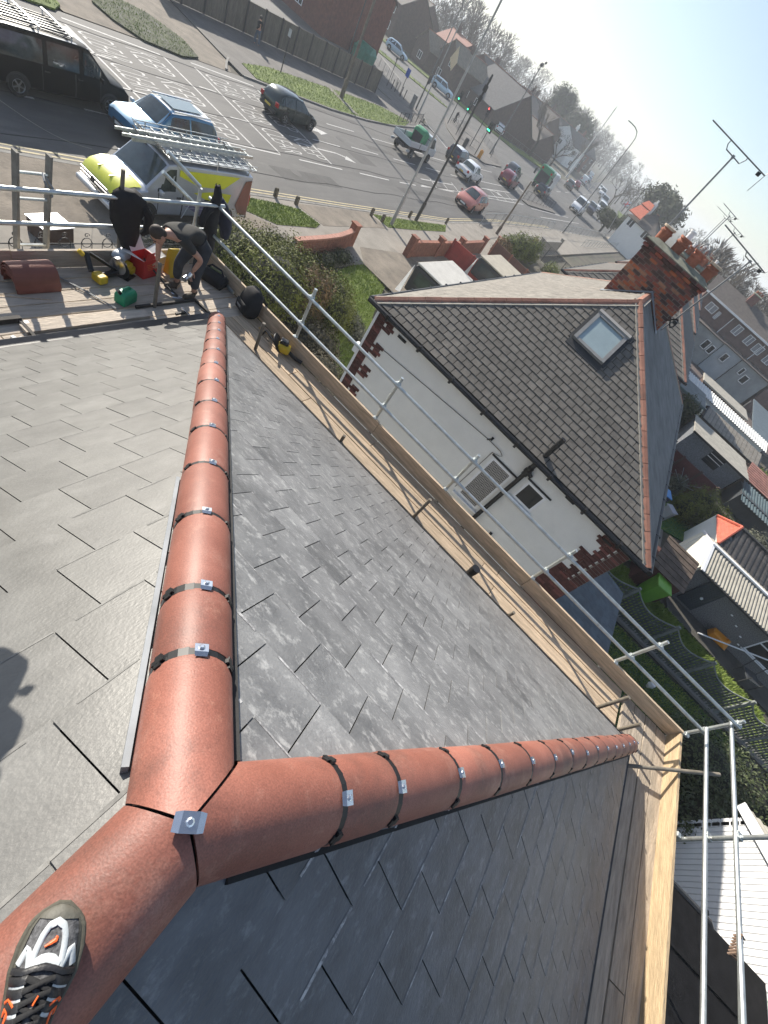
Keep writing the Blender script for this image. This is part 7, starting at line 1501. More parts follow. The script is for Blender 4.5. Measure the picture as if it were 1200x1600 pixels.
g = G(); g.box(7.0, 9.85, .5, 5.3, 0, 2.4); g.build('wall', M_dkroof, fs_); M_tar = mat('tarred_felt', (.008, .008, .009), .9, .4, 6, .4, 40, spec=.15); g = G(); g.slab([(6.8, .3, 2.42), (9.9, .3, 2.42), (9.9, 5.5, 2.46), (6.8, 5.5, 2.46)], .07); g.build('roof', M_tar, fs_)
for i in range(4): g = G(); g.bar((6.8 + .05, 1.0 + i * 1.2, 2.48), (9.88, 1.0 + i * 1.2, 2.48), .05, .015); g.build('roof_batten', M_tar, fs_)
g = G(); g.path([(6.8, 5.54, 2.46), (8.6, 5.54, 2.46), (8.75, 5.45, 2.40)], .05, 6); g.build('gutter', M_black, fs_)
# ================================================================== things on the scaffold deck
M_ridgeS = mat('stacked_tile', (0.20, 0.068, 0.048), .6, .2, 3, .6, 60, rnd=.1)
M_yel = mat('tool_yellow', (.62, .42, .02), .45, .12, 6); M_canv = mat('black_canvas', (.012, .012, .014), .85, .3, 12, .5, 80); M_red = mat('red_card', (.50, .02, .02), .55, .1, 4); M_card = mat('white_card', (.72, .72, .70), .7)
ZT = ZD + .002
# pile of half-round ridge tiles lying on the deck, nested
for i in range(6):
    k = tile_mesh(Vector((-5.16 + R.uniform(-.012, .012), 2.36 + R.uniform(-.015, .015), ZT + .012 + i * .026)), Vector((-.02 + R.uniform(-.03, .03), 1, 0)), .46, 70 + i, r=.135, th=.016); 
    tag(k.build('ridge_tile', M_ridgeS, smooth=True, sharp=50), 'dark red half-round tile, %s of the pile on the front deck' % ('bottom one', 'second from the bottom', 'third from the bottom', 'fourth from the bottom', 'second from the top', 'topmost')[i], 'tile', 'pile of spare ridge tiles')
# nail gun
ng = thing('nail_gun', 'black and yellow nail gun lying by the front toe board', 'nail gun', (-5.18, 3.36, ZT), .2)
g = G(); g.cbox((.02, .0, .06), (.15, .13, .10)); g.build('motor_housing', M_yel, ng, bevel=.02); g = G(); g.cbox((.07, .0, .06), (.03, .10, .06)); g.build('front_plate', M_black, ng, bevel=.01)
g = G(); g.bar((-.06, -.05, .10), (-.22, .02, .24), .055, .06); g.bar((-.02, .06, .05), (-.02, .30, .05), .06, .06); g.build('magazine', M_black, ng, bevel=.01); g = G(); g.bar((-.20, -.03, .22), (-.24, -.07, .27), .05, .05); g.build('nose', M_yel, ng, bevel=.01); g = G(); g.bar((-.20, .05, .24), (-.02, .30, .08), .03, .035); g.build('rail', M_black, ng)
# circular saw
cs_ = thing('circular_saw', 'yellow and silver circular saw with battery standing on the deck', 'saw', (-5.30, 3.76, ZT), .5)
g = G(); g.lathe([(.115, -.008), (.115, .008), (0, .008)], 24, 0, Matrix.Translation((.02, -.10, .11)) @ Matrix.Rotation(pi / 2, 4, 'X')); g.build('blade', M_black, cs_)
g = G(); g.lathe([(.105, -.02), (.105, .03), (.05, .04), (0, .04)], 20, 0, Matrix.Translation((-.01, -.085, .14)) @ Matrix.Rotation(pi / 2, 4, 'X')); g.build('blade_guard', M_steel, cs_, smooth=True)
g = G(); g.cbox((.02, .02, .11), (.14, .16, .12)); g.cbox((.05, .08, .07), (.12, .1, .1)); g.build('motor_housing', M_yel, cs_, bevel=.025); g = G(); g.box(-.12, .13, -.11, .09, .0, .012); g.build('base_plate', M_black, cs_)
g = G(); g.loft([[(-.17, -.02, .15), (.02, -.02, .17), (.02, .22, .17), (-.17, .22, .15)], [(-.15, 0, .24), (.0, 0, .26), (.0, .20, .26), (-.15, .20, .24)]]); g.build('battery_case', mat('pale_grey_plastic', (.50, .53, .56), .3), cs_, bevel=.03)
# red box with open flaps
rb = thing('cardboard_box', 'red cardboard box with white lid flaps folded open', 'box', (-5.30, 4.06, ZT), .25)
g = G()
for x0, x1, y0, y1 in ((-.11, .11, -.13, -.122), (-.11, .11, .122, .13), (-.11, -.102, -.122, .122), (.102, .11, -.122, .122)): g.box(x0, x1, y0, y1, 0, .26)
g.box(-.10, .10, -.12, .12, .0, .01); g.build('carton', M_red, rb)
for nm, pts in (('flap', [(.10, -.13, .26), (-.11, -.13, .26), (-.13, -.27, .30), (.08, -.27, .34)]), ('flap', [(.11, .13, .26), (-.10, .13, .26), (-.08, .26, .33), (.13, .26, .28)]), ('flap', [(-.11, .12, .26), (-.11, -.12, .26), (-.20, -.12, .40), (-.20, .12, .40)])):
    g = G(); P = [Vector(p) for p in pts]; g.slab(P, .004); g.build(nm, M_card, rb)
g = G(); g.slab([(.11, -.12, .26), (.11, .02, .26), (.13, .02, .38), (.13, -.12, .38)], .004); g.build('flap', M_red, rb)
for k in range(4): g = G(); g.box(.1105, .112, -.08 + .01 * k, .06 - .012 * k, .19 - k * .025, .20 - k * .025); g.build('printed_line', mat('print_orange', (.62, .12, .03), .6), rb)
# green petrol can
gc = thing('fuel_can', 'bright green plastic fuel can with a black cap', 'fuel can', (-4.77, 3.45, ZT), .35)
M_can = mat('can_green', (.01, .27, .13), .4, .08, 5); g = G(); g.loft([[(-.075 * k, -.125 * j, z), (.075 * k, -.125 * j, z), (.075 * k, .125 * j, z), (-.075 * k, .125 * j, z)] for z, k, j in ((0, .9, .92), (.02, 1, 1), (.12, 1, 1), (.16, .8, .9), (.17, .6, .8))]); g.build('body', M_can, gc, smooth=True, sharp=50, bevel=.015)
g = G(); g.path([(0, -.07, .16), (0, -.05, .195), (0, .05, .195), (0, .09, .15)], .013, 8); g.build('handle', M_can, gc, smooth=True); g = G(); g.tube((0, -.10, .15), (-.02, -.13, .20), .022, 10); g.build('cap', M_black, gc)
# steel bars, chalk line, hammer, wall ties, torch lance
g = G(); g.path([(-5.30, 2.90, ZT + .03), (-5.0, 3.07, ZT + .02), (-4.64, 3.27, ZT + .012)], .006, 5); g.path([(-5.28, 2.93, ZT + .02), (-4.98, 3.11, ZT + .014), (-4.66, 3.24, ZT + .01)], .006, 5); tag(g.build('steel_rods', M_alu, kind=None), 'pair of thin steel rods lying across the front deck', 'rods')
g = G(); g.path([(-5.1, 2.0, ZT + .008), (-5.0, 2.3, ZT + .008), (-4.9, 2.65, ZT + .008)], .004, 4); tag(g.build('string_line', M_board), 'pale string lying on the front deck near the tile pile', 'string')
hm = thing('hammer', 'small hammer lying on the deck near the hip end', 'hammer', (-4.43, 4.02, ZT), .3); g = G(); g.bar((-.02, -.09, .03), (.02, .08, .03), .025, .03); g.build('handle', M_black, hm); g = G(); g.bar((-.06, .09, .03), (.09, .06, .03), .03, .035); g.build('head', M_steel, hm, bevel=.006)
tl = thing('gas_torch', 'long roofing torch lying beside the worker', 'torch', (-5.05, 4.14, ZT)); g = G(); g.path([(-.32, -.04, .16), (-.15, .0, .10), (.05, .03, .05)], .012, 6); g.build('lance', M_black, tl); g = G(); g.path([(.05, .03, .05), (.16, .04, .035), (.30, .06, .03)], .018, 8); g.build('grip', M_black, tl); g = G(); g.path([(.22, .02, .03), (.34, .10, .02), (.30, -.02, .02)], .012, 6); g.build('bracket', M_steel, tl)
yb = thing('site_bucket', 'yellow plastic sheet folded behind the worker', 'plastic sheet', (-5.2, 4.42, ZT)); g = G(); g.loft([[(-.06, -.10, 0), (.06, -.08, 0), (.05, .12, 0), (-.07, .10, 0)], [(-.02, -.10, .42), (.02, -.06, .44), (.02, .10, .40), (-.02, .09, .42)]]); g.build('sheet', M_yel, yb, bevel=.02); yb.name = 'plastic_sheet'
for i, (p, q, w, l) in enumerate((((-5.35, 4.2, ZT + .02), (-4.95, 4.36, ZT + .02), .10, 'short pale timber offcut under the worker, the longer one'), ((-5.35, 4.34, ZT + .02), (-5.12, 4.30, ZT + .05), .08, 'short pale timber offcut under the worker, the stubby one'))):
    g = G(); g.bar(p, q, w, .035); tag(g.build('timber_offcut', M_board), l, 'offcut')
# battens and step in the deck
M_bat = mat('dark_batten', (.05, .045, .04), .8, .3, 6)
for p, q, w, h, l in (((-4.64, 3.50, ZT + .02), (-4.66, 4.44, ZT + .02), .03, .035, 'dark metal strip lying across the front deck by the upright tube'), ((-4.66, 4.42, ZT + .02), (-4.32, 4.45, ZT + .02), .03, .035, 'dark metal strip running from the worker foot towards the hip'), ((-4.48, 2.12, ZT + .02), (-4.50, 3.56, ZT + .02), .13, .04, 'loose weathered board lying along the front eave'), ((-4.62, 1.0, ZT + .03), (-4.63, 2.18, ZT + .03), .05, .06, 'dark edge of the lower board at the far left of the deck'), ((-4.64, 2.16, ZT + .025), (-4.34, 2.16, ZT + .025), .035, .04, 'short dark bar crossing the deck at the left')):
    g = G(); g.bar(p, q, w, h); tag(g.build('deck_strip' if 'board' not in l else 'loose_board', M_bat if 'weathered' not in l else M_boardD), l, 'board' if 'board' in l else 'metal strip')
for y, l in ((2.04, 'white plastic clip on the deck edge, the left one'), (2.10, 'white plastic clip on the deck edge, the right one')): g = G(); g.cbox((-4.40 + (y - 2.04) * .5, y - .05, ZT + .008), (.05, .035, .015), rz=.3); tag(g.build('plastic_clip', M_card), l, 'clip')
g = G(); g.cbox((-4.60, 2.22, ZT + .002), (.05, .04, .004)); tag(g.build('metal_tag', M_alu), 'small square metal plate fixed to the front deck boards', 'plate')
# grinder, chisel, backpack, tool bag, tube
gr = thing('angle_grinder', 'yellow and black angle grinder with cutting guard on the deck boards', 'grinder', (-3.42, 5.02, ZT), .6)
g = G(); g.lathe([(.0, 0), (.14, .01), (.14, .03), (.0, .04)], 20, 0, Matrix.Translation((-.10, .02, .10)) @ Matrix.Rotation(.9, 4, 'Y')); g.build('guard', M_black, gr, smooth=True)
g = G(); g.cbox((.02, 0, .09), (.20, .15, .13)); g.build('motor_housing', M_yel, gr, bevel=.04); g = G(); g.cbox((.0, .03, .17), (.13, .12, .07)); g.build('battery', M_black, gr, bevel=.02); g = G(); g.path([(.10, -.02, .08), (.24, -.06, .05), (.34, -.07, .04)], .03, 8); g.build('handle', M_black, gr, smooth=True)
g = G(); g.path([(-.14, .0, .12), (-.30, .12, .15), (-.36, .10, .05)], .02, 6); g.build('hose', M_black, gr)
cz = thing('claw_bar', 'small pale hooked bar lying beside the grinder', 'bar', (-3.83, 5.07, ZT)); g = G(); g.path([(-.12, -.03, .02), (.0, -.05, .05), (.10, .02, .05), (.13, .10, .02)], .015, 6); g.build('shank', mat('brass', (.5, .34, .14), .5), cz)
bp = thing('backpack', 'black canvas backpack slumped against the toe board', 'backpack', (-4.30, 5.10, ZT), -.25)
rings = []
for z, w, d, dy in ((0, .15, .10, 0), (.08, .19, .13, 0), (.24, .185, .125, .02), (.36, .15, .10, .04), (.42, .08, .05, .05)): rings.append([(w * abs(math.cos(a)) ** .6 * (1 if math.cos(a) > 0 else -1), d * abs(math.sin(a)) ** .6 * (1 if math.sin(a) > 0 else -1) + dy, z) for a in [2 * pi * k / 14 for k in range(14)]])
g = G(); g.loft(rings); g.build('sack', M_canv, bp, smooth=True, sharp=70)
g = G(); g.loft([[(x * .13, -.13 + (.0 if x else 0), z) for x, z in ((-1, .04), (1, .04), (1, .22), (-1, .22))], [(x * .10, -.17, z) for x, z in ((-1, .06), (1, .06), (1, .19), (-1, .19))]]); g.build('front_pocket', M_canv, bp, bevel=.02)
for sx in (-1, 1): g = G(); g.path([(sx * .09, .12, .36), (sx * .12, .20, .25), (sx * .12, .17, .08)], .018, 6); g.build('shoulder_strap', M_canv, bp)
g = G(); g.box(-.05, .05, -.176, -.170, .12, .15); g.build('patch', mat('patch_grey', (.25, .25, .25), .7), bp)
tb = thing('tool_bag', 'open black tool bag on the deck behind the worker', 'tool bag', (-5.0, 5.02, ZT), .35)
g = G(); g.loft([[(-.17, -.10, 0), (.17, -.10, 0), (.17, .10, 0), (-.17, .10, 0)], [(-.19, -.12, .12), (.19, -.12, .12), (.19, .12, .12), (-.19, .12, .12)], [(-.15, -.05, .20), (.15, -.05, .18), (.15, .06, .2), (-.15, .06, .2)]]); g.build('bag', M_canv, tb, bevel=.02)
g = G(); g.path([(-.14, 0, .19), (-.08, .02, .25), (.08, .02, .25), (.14, 0, .19)], .014, 6); g.build('handle', M_canv, tb); g = G(); g.bar((-.10, .02, .20), (.08, .03, .21), .03, .02); g.build('tool', mat('dull_green', (.14, .17, .07), .7), tb)
g = G(); g.tube((-4.98, 5.20, ZT + .03), (-4.72, 5.17, ZT + .03), .026, 12); g.tube((-4.72, 5.17, ZT + .03), (-4.715, 5.17, ZT + .03), .030, 12); tag(g.build('sealant_tube', M_galv, smooth=True), 'silver cartridge tube lying between the tool bag and backpack', 'tube')
# jackets and tubes on the rails
def cloth(label, name, cx, sections, m):
    t = thing(name, label, 'jacket', (cx[0], cx[1], cx[2])); rr = random.Random(len(label)); rings = []
    for z, w, d, oy in sections: rings.append([(d * math.cos(a) * (1 + .18 * math.sin(3 * a + z * 9)), oy + w * math.sin(a) * (1 + .15 * math.sin(5 * a + z * 14)), z + .02 * math.sin(4 * a)) for a in [2 * pi * k / 18 for k in range(18)]])
    g = G(); g.loft(rings); g.build('body', m, t, smooth=True, sharp=80); return t
j = cloth('black hooded jacket draped in a heap over the front guard rails', 'jacket', (-5.46, 3.90, 5.3), [(-.14, .05, .03, .04), (-.05, .10, .05, .03), (.10, .15, .07, .0), (.30, .19, .08, -.02), (.46, .22, .09, -.02), (.58, .22, .10, -.02), (.64, .12, .07, -.04)], M_canv)
g = G(); g.path([(.02, .16, .5), (.06, .24, .36), (.05, .23, .18), (.0, .20, .10)], [.05, .06, .05, .03], 8); g.build('sleeve', M_canv, j, smooth=True)
j = cloth('black jacket hanging by its hood from the corner of the guard rails', 'jacket', (-5.46, 5.18, 5.2), [(-.14, .07, .04, .06), (.0, .10, .05, .05), (.25, .11, .06, .03), (.45, .12, .07, .0), (.62, .09, .07, .0), (.80, .06, .05, .03), (.92, .04, .03, .0)], M_canv)
g = G(); g.path([(.02, -.05, .62), (.04, -.14, .60), (.05, -.20, .48), (.04, -.19, .38)], [.05, .06, .05, .045], 8); g.build('sleeve', M_canv, j, smooth=True)
j = cloth('navy work jacket hung over the outer end of the guard rail', 'jacket', (-5.58, 5.50, 5.35), [(-.05, .06, .06, .12), (.10, .11, .07, .10), (.28, .13, .08, .04), (.44, .10, .08, -.06), (.54, .05, .05, -.12)], mat('navy_cloth', (.012, .016, .035), .85, .3, 10, .4, 60))
g = G(); g.box(.04, .05, .0, .1, .3, .34); g.build('red_label', M_red, j)
for p, q, l in (((-5.62, 4.46, 6.36), (-5.50, 4.92, 6.06), 'upper slanting tube end beside the hanging jacket'), ((-5.66, 4.46, 6.10), (-5.54, 4.98, 5.76), 'lower slanting tube end beside the hanging jacket')):
    g = G(); g.tube(p, q, .026, 10); tag(g.build('loose_tube', M_galv, smooth=True), l, 'tube')
# timber access ladder behind the front rails
al = thing('access_ladder', 'grey timber and metal ladder leaning up to the front guard rails', 'ladder', (-5.75, 2.9, 0), world=True)
for y in (2.62, 2.94): g = G(); g.bar((-6.3, y + .05, .1), (-5.64, y + .155, 6.12), .03, .07); g.build('stile', mat('ladder_grey', (.23, .215, .185), .8, .25, 6), al)
for i in range(20): z = .4 + i * .29; k = (z - .1) / 6.15; g = G(); g.tube((-6.3 + .68 * k, 2.68 + .11 * k, z), (-6.3 + .68 * k, 2.98 + .11 * k, z), .016, 6); g.build('rung', M_galv, al)
g = G(); g.path([(-5.5, 2.96, 5.92), (-5.45, 3.0, 5.80), (-5.52, 3.05, 5.85), (-5.6, 3.0, 5.95), (-5.5, 2.96, 5.92)], .012, 6); tag(g.build('rope_tie', M_alu), 'cord lashing the access ladder to the guard rail', 'cord')
# slack rope on the right hand rails
g = G(); g.path([Vector((4.57 + .045 * math.cos(t * 2.1), 2.86 - .008 * t, 5.80 + .04 * math.sin(t * 2.1) - .003 * t)) for t in range(22)], .010, 5); tag(g.build('rope_tie', mat('rope', (.22, .15, .11), .95, .3, 20)), 'brown rope knotted round the right hand rails near the bottom corner', 'rope')
gt2 = thing('scaffold_tube', 'spare scaffold tube slanting down from the rope tie at the lower right', 'tube', (4.6, 3.0, 5.3), world=True); g = G(); g.tube((4.62, 2.86, 5.76), (4.86, 1.2, 5.55), .024, 10); g.build('tube', M_galv, gt2, smooth=True)
# unseen stem with lobes, added past the left edge to shape the slate shadow
vt = thing('shadow_caster', 'unseen dark stem with rounded lobes, added past the left edge to cast a shadow', 'shadow caster', (-1.57, .48, 6.7), world=True)
g = G(); g.tube((-1.60, .47, 6.6), (-1.60, .47, 7.92), .05, 10); g.path([(-1.60, .47, 7.6), (-1.57, .32, 7.72), (-1.57, .27, 7.86)], .04, 8); g.build('pipe', M_black, vt, smooth=True)
for x, y, z, r in ((-1.57, .47, 8.05, .135), (-1.43, .42, 8.15, .105), (-1.38, .38, 8.235, .075)): g = G(); g.lathe([(0, -r), (r * .7, -r * .7), (r, 0), (r * .75, r * .6), (.02, r)], 14, 0, Matrix.Translation((x, y, z))); g.build('caster_lobe', M_black, vt, smooth=True)
g = G(); g.path([(-1.60, .47, 7.9), (-1.50, .44, 8.08), (-1.42, .40, 8.2)], .03, 6); g.build('arm', M_black, vt); g = G(); g.tube((-1.55, .53, 8.10), (-1.53, .58, 8.14), .006, 5); g.lathe([(0, -.02), (.02, 0), (0, .02)], 8, 0, Matrix.Translation((-1.53, .585, 8.145))); g.build('spike', M_black, vt)
# ================================================================== people
M_skin = mat('skin', (.46, .25, .17), .55, .12, 12); M_hair = mat('hair_brown', (.035, .022, .014), .7, .3, 30, .6, 120); M_tee = mat('dark_tshirt', (.035, .034, .030), .9, .25, 6, .4, 50); M_trou = mat('work_trousers', (.045, .05, .058), .9, .3, 5, .5, 40, stain=((.14, .13, .12), 6, .6, .5)); M_boot = mat('work_boot', (.09, .07, .05), .8, .3, 8)
def skin(name, verts, edges, m, parent, sub=2):
    me = bpy.data.meshes.new(name); me.from_pydata([v[0] for v in verts], edges, []); me.materials.append(m); o = bpy.data.objects.new(name, me); COL.objects.link(o); put(o, parent)
    md = o.modifiers.new('skin', 'SKIN'); md.use_smooth_shade = True
    sv = me.skin_vertices[0].data
    for i, v in enumerate(verts): sv[i].radius = v[1] if isinstance(v[1], tuple) else (v[1], v[1])
    sv[0].use_root = True
    s = o.modifiers.new('sub', 'SUBSURF'); s.levels = s.render_levels = sub; return o
wk = thing('person', 'roofer in dark t-shirt and work trousers bent over the front deck holding a tool', 'person', (-4.85, 4.4, ZD), world=True)
PEL, SP1, CHE, NEC = (-4.85, 4.53, 5.73), (-4.85, 4.36, 5.83), (-4.85, 4.14, 5.84), (-4.85, 4.00, 5.81)
HR, KR, AR, TR_ = (-4.765, 4.52, 5.67), (-4.73, 4.42, 5.32), (-4.73, 4.44, 5.03), (-4.71, 4.26, 4.985)
HL, KL, AL, TL = (-4.935, 4.50, 5.67), (-4.95, 4.30, 5.34), (-4.96, 4.33, 5.03), (-4.98, 4.15, 4.985)
SR, ER, WR = (-4.71, 4.12, 5.81), (-4.63, 4.37, 5.60), (-4.66, 4.29, 5.42); SL_, EL, WL = (-4.99, 4.10, 5.80), (-5.02, 4.02, 5.56), (-4.99, 4.01, 5.34)
body = skin('body', [(PEL, .075), (SP1, .10), (CHE, (.12, .09)), (NEC, .055), ((-4.85, 3.93, 5.80), .05), (SR, .055), (ER, .040), (WR, .027), (SL_, .055), (EL, .040), (WL, .027), (HR, .058), (KR, .050), (AR, .036), (HL, .058), (KL, .052), (AL, .036)],
            [(0, 1), (1, 2), (2, 3), (3, 4), (2, 5), (5, 6), (6, 7), (2, 8), (8, 9), (9, 10), (0, 11), (11, 12), (12, 13), (0, 14), (14, 15), (15, 16)], M_skin, wk)
mid = lambda a, b, k: tuple(a[i] + (b[i] - a[i]) * k for i in range(3))
skin('tshirt', [(mid(PEL, SP1, .02), .128), (SP1, .122), (CHE, (.138, .108)), (mid(CHE, NEC, .7), .075), (SR, .075), (mid(SR, ER, .62), .060), (SL_, .075), (mid(SL_, EL, .62), .060)], [(0, 1), (1, 2), (2, 3), (2, 4), (4, 5), (2, 6), (6, 7)], M_tee, wk)
skin('trousers', [(PEL, .145), (mid(PEL, SP1, .35), .122), (HR, .112), (KR, .074), (mid(KR, AR, .8), .064), (HL, .112), (KL, .070), (mid(KL, AL, .8), .060)], [(0, 1), (0, 2), (2, 3), (3, 4), (0, 5), (5, 6), (6, 7)], M_trou, wk)
for a, t_ in ((AR, TR_), (AL, TL)): skin('boot', [((a[0], a[1] + .03, a[2] - .035), .045), (mid(a, t_, .5)[:2] + (ZD + .045,), .045), (t_[:2] + (ZD + .035,), .034), ((a[0], a[1] + .01, a[2] + .05), .045)], [(0, 1), (1, 2), (0, 3)], M_boot, wk)
hd_ = Vector((-4.85, 3.855, 5.80)); Mh = Matrix.Translation(hd_) @ Matrix.Rotation(rad(62), 4, 'X')
def ell(c, r, n=12, m=9): return [[(c[0] + r[0] * math.sin(pi * i / m) * math.cos(2 * pi * j / n), c[1] + r[1] * math.sin(pi * i / m) * math.sin(2 * pi * j / n), c[2] - r[2] * math.cos(pi * i / m)) for j in range(n)] for i in range(1, m)]
g = G(); g.loft(ell((0, 0, 0), (.068, .085, .105)), 0, Mh); g.loft(ell((0, -.03, -.06), (.050, .055, .055)), 0, Mh); g.loft(ell((0, -.088, -.015), (.013, .02, .026), 8, 6), 0, Mh)
for sx in (-1, 1): g.loft(ell((sx * .07, .012, -.01), (.010, .02, .03), 8, 6), 0, Mh)
hdo = g.build('head', M_skin, wk, smooth=True)
g = G(); g.loft(ell((0, .018, .028), (.076, .088, .094), 16, 9), 0, Mh); g.loft(ell((0, .05, -.03), (.065, .05, .06), 12, 7), 0, Mh); hr = g.build('hair', M_hair, hdo, smooth=True)
for sx in (-1, 1): g = G(); g.loft(ell((sx * .027, -.082, .006), (.010, .006, .006), 8, 6), 0, Mh); g.build('eye', M_black, hdo); g = G(); g.cbox((sx * .027, -.084, .024), (.03, .008, .007), M=Mh); g.build('eyebrow', M_hair, hdo)
g = G(); g.cbox((0, -.083, -.062), (.04, .008, .008), M=Mh); g.build('mouth', mat('lips', (.30, .11, .09), .6), hdo)
def hand(parent, w, d, side, m=M_skin, s=.9):
    """palm with five bent fingers of different lengths; w wrist, d pointing direction"""
    w, d = Vector(w), Vector(d).normalized(); x = d.cross(Vector((1, 0, 0))).normalized() * side; n = d.cross(x); g = G()
    g.loft([[w + d * a * s + x * b * k * s + n * c * k * s for b, c in ((-.032, -.010), (.032, -.010), (.034, .010), (-.034, .010))] for a, k in ((0, .7), (.03, 1), (.075, 1))])
    for i, (o, L) in enumerate(((-.026, .060), (-.009, .070), (.009, .066), (.026, .050))):
        p = w + d * .072 * s + x * o * s; g.path([p, p + d * L * .45 * s - n * .012 * s, p + d * L * .75 * s - n * .035 * s, p + d * L * .8 * s - n * .055 * s], [.009 * s, .0085 * s, .0075 * s, .006 * s], 6)
    p = w + d * .02 * s - x * .03 * s; g.path([p, p + d * .03 * s - x * .025 * s - n * .01 * s, p + d * .055 * s - x * .02 * s - n * .035 * s], [.011 * s, .010 * s, .008 * s], 6); return g.build('hand', m, parent, smooth=True)
hand(wk, WR, (-.1, -.25, -.9), 1); hand(wk, WL, (.05, .05, -1), -1)
g = G(); [g.box(-4.88, -4.80, 4.02, 4.03, 5.93 - .0, 5.94)] if False else None
ib = thing('hand_drill', 'small silver power tool gripped in the right hand of the roofer', 'power tool', (-4.66, 4.25, 5.33)); g = G(); g.tube((-.03, .03, .02), (.02, -.09, .0), .036, 10); g.build('barrel', M_steel, ib, smooth=True); g = G(); g.bar((0, .0, .0), (.0, .03, -.10), .035, .03); g.build('grip', M_black, ib, bevel=.008); g = G(); g.tube((.01, -.02, .03), (.0, .02, .07), .028, 8); g.build('motor', M_steel, ib)
# pedestrian by the panel fence
pd = thing('person', 'pedestrian in a dark jacket and pale jeans walking along the panel fence', 'person', (-37.7, 36.6, .08), world=True)
X, Y = -37.7, 36.6; Z = .08
skin('body', [((X, Y, Z + .98), .13), ((X, Y, Z + 1.25), (.17, .12)), ((X, Y, Z + 1.45), .07), ((X - .02, Y, Z + 1.62), .11), ((X + .02, Y - .19, Z + 1.42), .06), ((X + .1, Y - .22, Z + 1.12), .05), ((X, Y - .22, Z + .9), .04), ((X + .02, Y + .19, Z + 1.42), .06), ((X - .1, Y + .22, Z + 1.12), .05), ((X - .1, Y + .22, Z + .9), .04), ((X, Y - .09, Z + .9), .09), ((X - .12, Y - .1, Z + .5), .07), ((X - .05, Y - .1, Z + .06), .05), ((X, Y + .09, Z + .9), .09), ((X + .14, Y + .1, Z + .5), .07), ((X + .2, Y + .1, Z + .06), .05)],
     [(0, 1), (1, 2), (2, 3), (1, 4), (4, 5), (5, 6), (1, 7), (7, 8), (8, 9), (0, 10), (10, 11), (11, 12), (0, 13), (13, 14), (14, 15)], M_skin, pd, 1)
skin('jacket', [((X, Y, Z + .92), .16), ((X, Y, Z + 1.25), (.20, .15)), ((X, Y, Z + 1.47), .10), ((X + .02, Y - .19, Z + 1.42), .09), ((X + .1, Y - .22, Z + 1.12), .075), ((X, Y - .22, Z + .95), .06), ((X + .02, Y + .19, Z + 1.42), .09), ((X - .1, Y + .22, Z + 1.12), .075), ((X - .1, Y + .22, Z + .95), .06)], [(0, 1), (1, 2), (1, 3), (3, 4), (4, 5), (1, 6), (6, 7), (7, 8)], M_canv, pd, 1)
skin('jeans', [((X, Y, Z + .92), .14), ((X, Y - .09, Z + .85), .105), ((X - .12, Y - .1, Z + .5), .085), ((X - .05, Y - .1, Z + .1), .07), ((X, Y + .09, Z + .85), .105), ((X + .14, Y + .1, Z + .5), .085), ((X + .2, Y + .1, Z + .1), .07)], [(0, 1), (1, 2), (2, 3), (0, 4), (4, 5), (5, 6)], mat('jeans', (.10, .13, .17), .9), pd, 1)
g = G(); g.loft(ell((X - .01, Y, Z + 1.68), (.12, .12, .12))); g.build('hair', M_hair, pd, smooth=True)
# cyclist at the junction
cyc = thing('person', 'cyclist in dark clothes waiting by the green traffic light', 'person', (-41.6, 80.5, 0.05), world=True)
X, Y, Z = -41.6, 80.5, .55
skin('body', [((X, Y, Z + .45), .14), ((X, Y + .2, Z + .85), (.18, .13)), ((X, Y + .28, Z + 1.02), .07), ((X, Y + .33, Z + 1.18), .12), ((X + .2, Y + .24, Z + .92), .07), ((X + .22, Y + .55, Z + .6), .05), ((X - .2, Y + .24, Z + .92), .07), ((X - .22, Y + .55, Z + .6), .05), ((X + .12, Y + .35, Z + .3), .09), ((X + .12, Y + .2, Z - .3), .06), ((X - .12, Y + .3, Z + .2), .09), ((X - .12, Y + .1, Z - .2), .06)], [(0, 1), (1, 2), (2, 3), (1, 4), (4, 5), (1, 6), (6, 7), (0, 8), (8, 9), (0, 10), (10, 11)], M_canv, cyc, 1)
bk = thing('bicycle', 'bicycle under the waiting cyclist', 'bicycle', (-41.6, 80.6, 0))
for y in (-.5, .55): g = G(); g.path([(0, y + .34 * math.cos(a), .36 + .34 * math.sin(a)) for a in [k * pi / 9 for k in range(19)]], .025, 5); g.build('wheel', M_tyre, bk)
g = G(); g.path([(0, -.5, .36), (0, -.1, .95), (0, .4, .9), (0, .05, .4), (0, -.5, .36)], .022, 5); g.path([(0, .55, .36), (0, .42, 1.05), (-.25, .4, 1.08), (.25, .4, 1.08)], .02, 5); g.build('frame', M_poleb, bk); g = G(); g.cbox((0, -.12, 1.0), (.14, .25, .05)); g.build('saddle', M_black, bk)
# ------------------------------------------------------------------ the viewer's own trainer on the ridge
HEEL, TOE = Vector((.166, -.222, 7.926)), Vector((.040, -.047, 7.930)); fy = (TOE - HEEL); SL = fy.length; fy.normalize(); fx = fy.cross(Vector((0, 0, 1))).normalized()
sh = thing('trainer', 'black and white running trainer with orange accents standing on the terracotta ridge', 'shoe', (0, 0, 0)); sh.matrix_world = Matrix(((fx.x * .84, fy.x, 0, HEEL.x), (fx.y * .84, fy.y, 0, HEEL.y), (0, 0, .85, HEEL.z), (0, 0, 0, 1)))
def wid(v):   # half width, v = 0 heel .. 1 toe
    pts = [(0, .020), (.06, .030), (.25, .033), (.45, .036), (.65, .049), (.78, .049), (.88, .044), (.95, .033), (.985, .020), (1.0, .007)]
    for (a, p), (b, q) in zip(pts, pts[1:]):
        if a <= v <= b: k = (v - a) / (b - a); return p + (q - p) * k
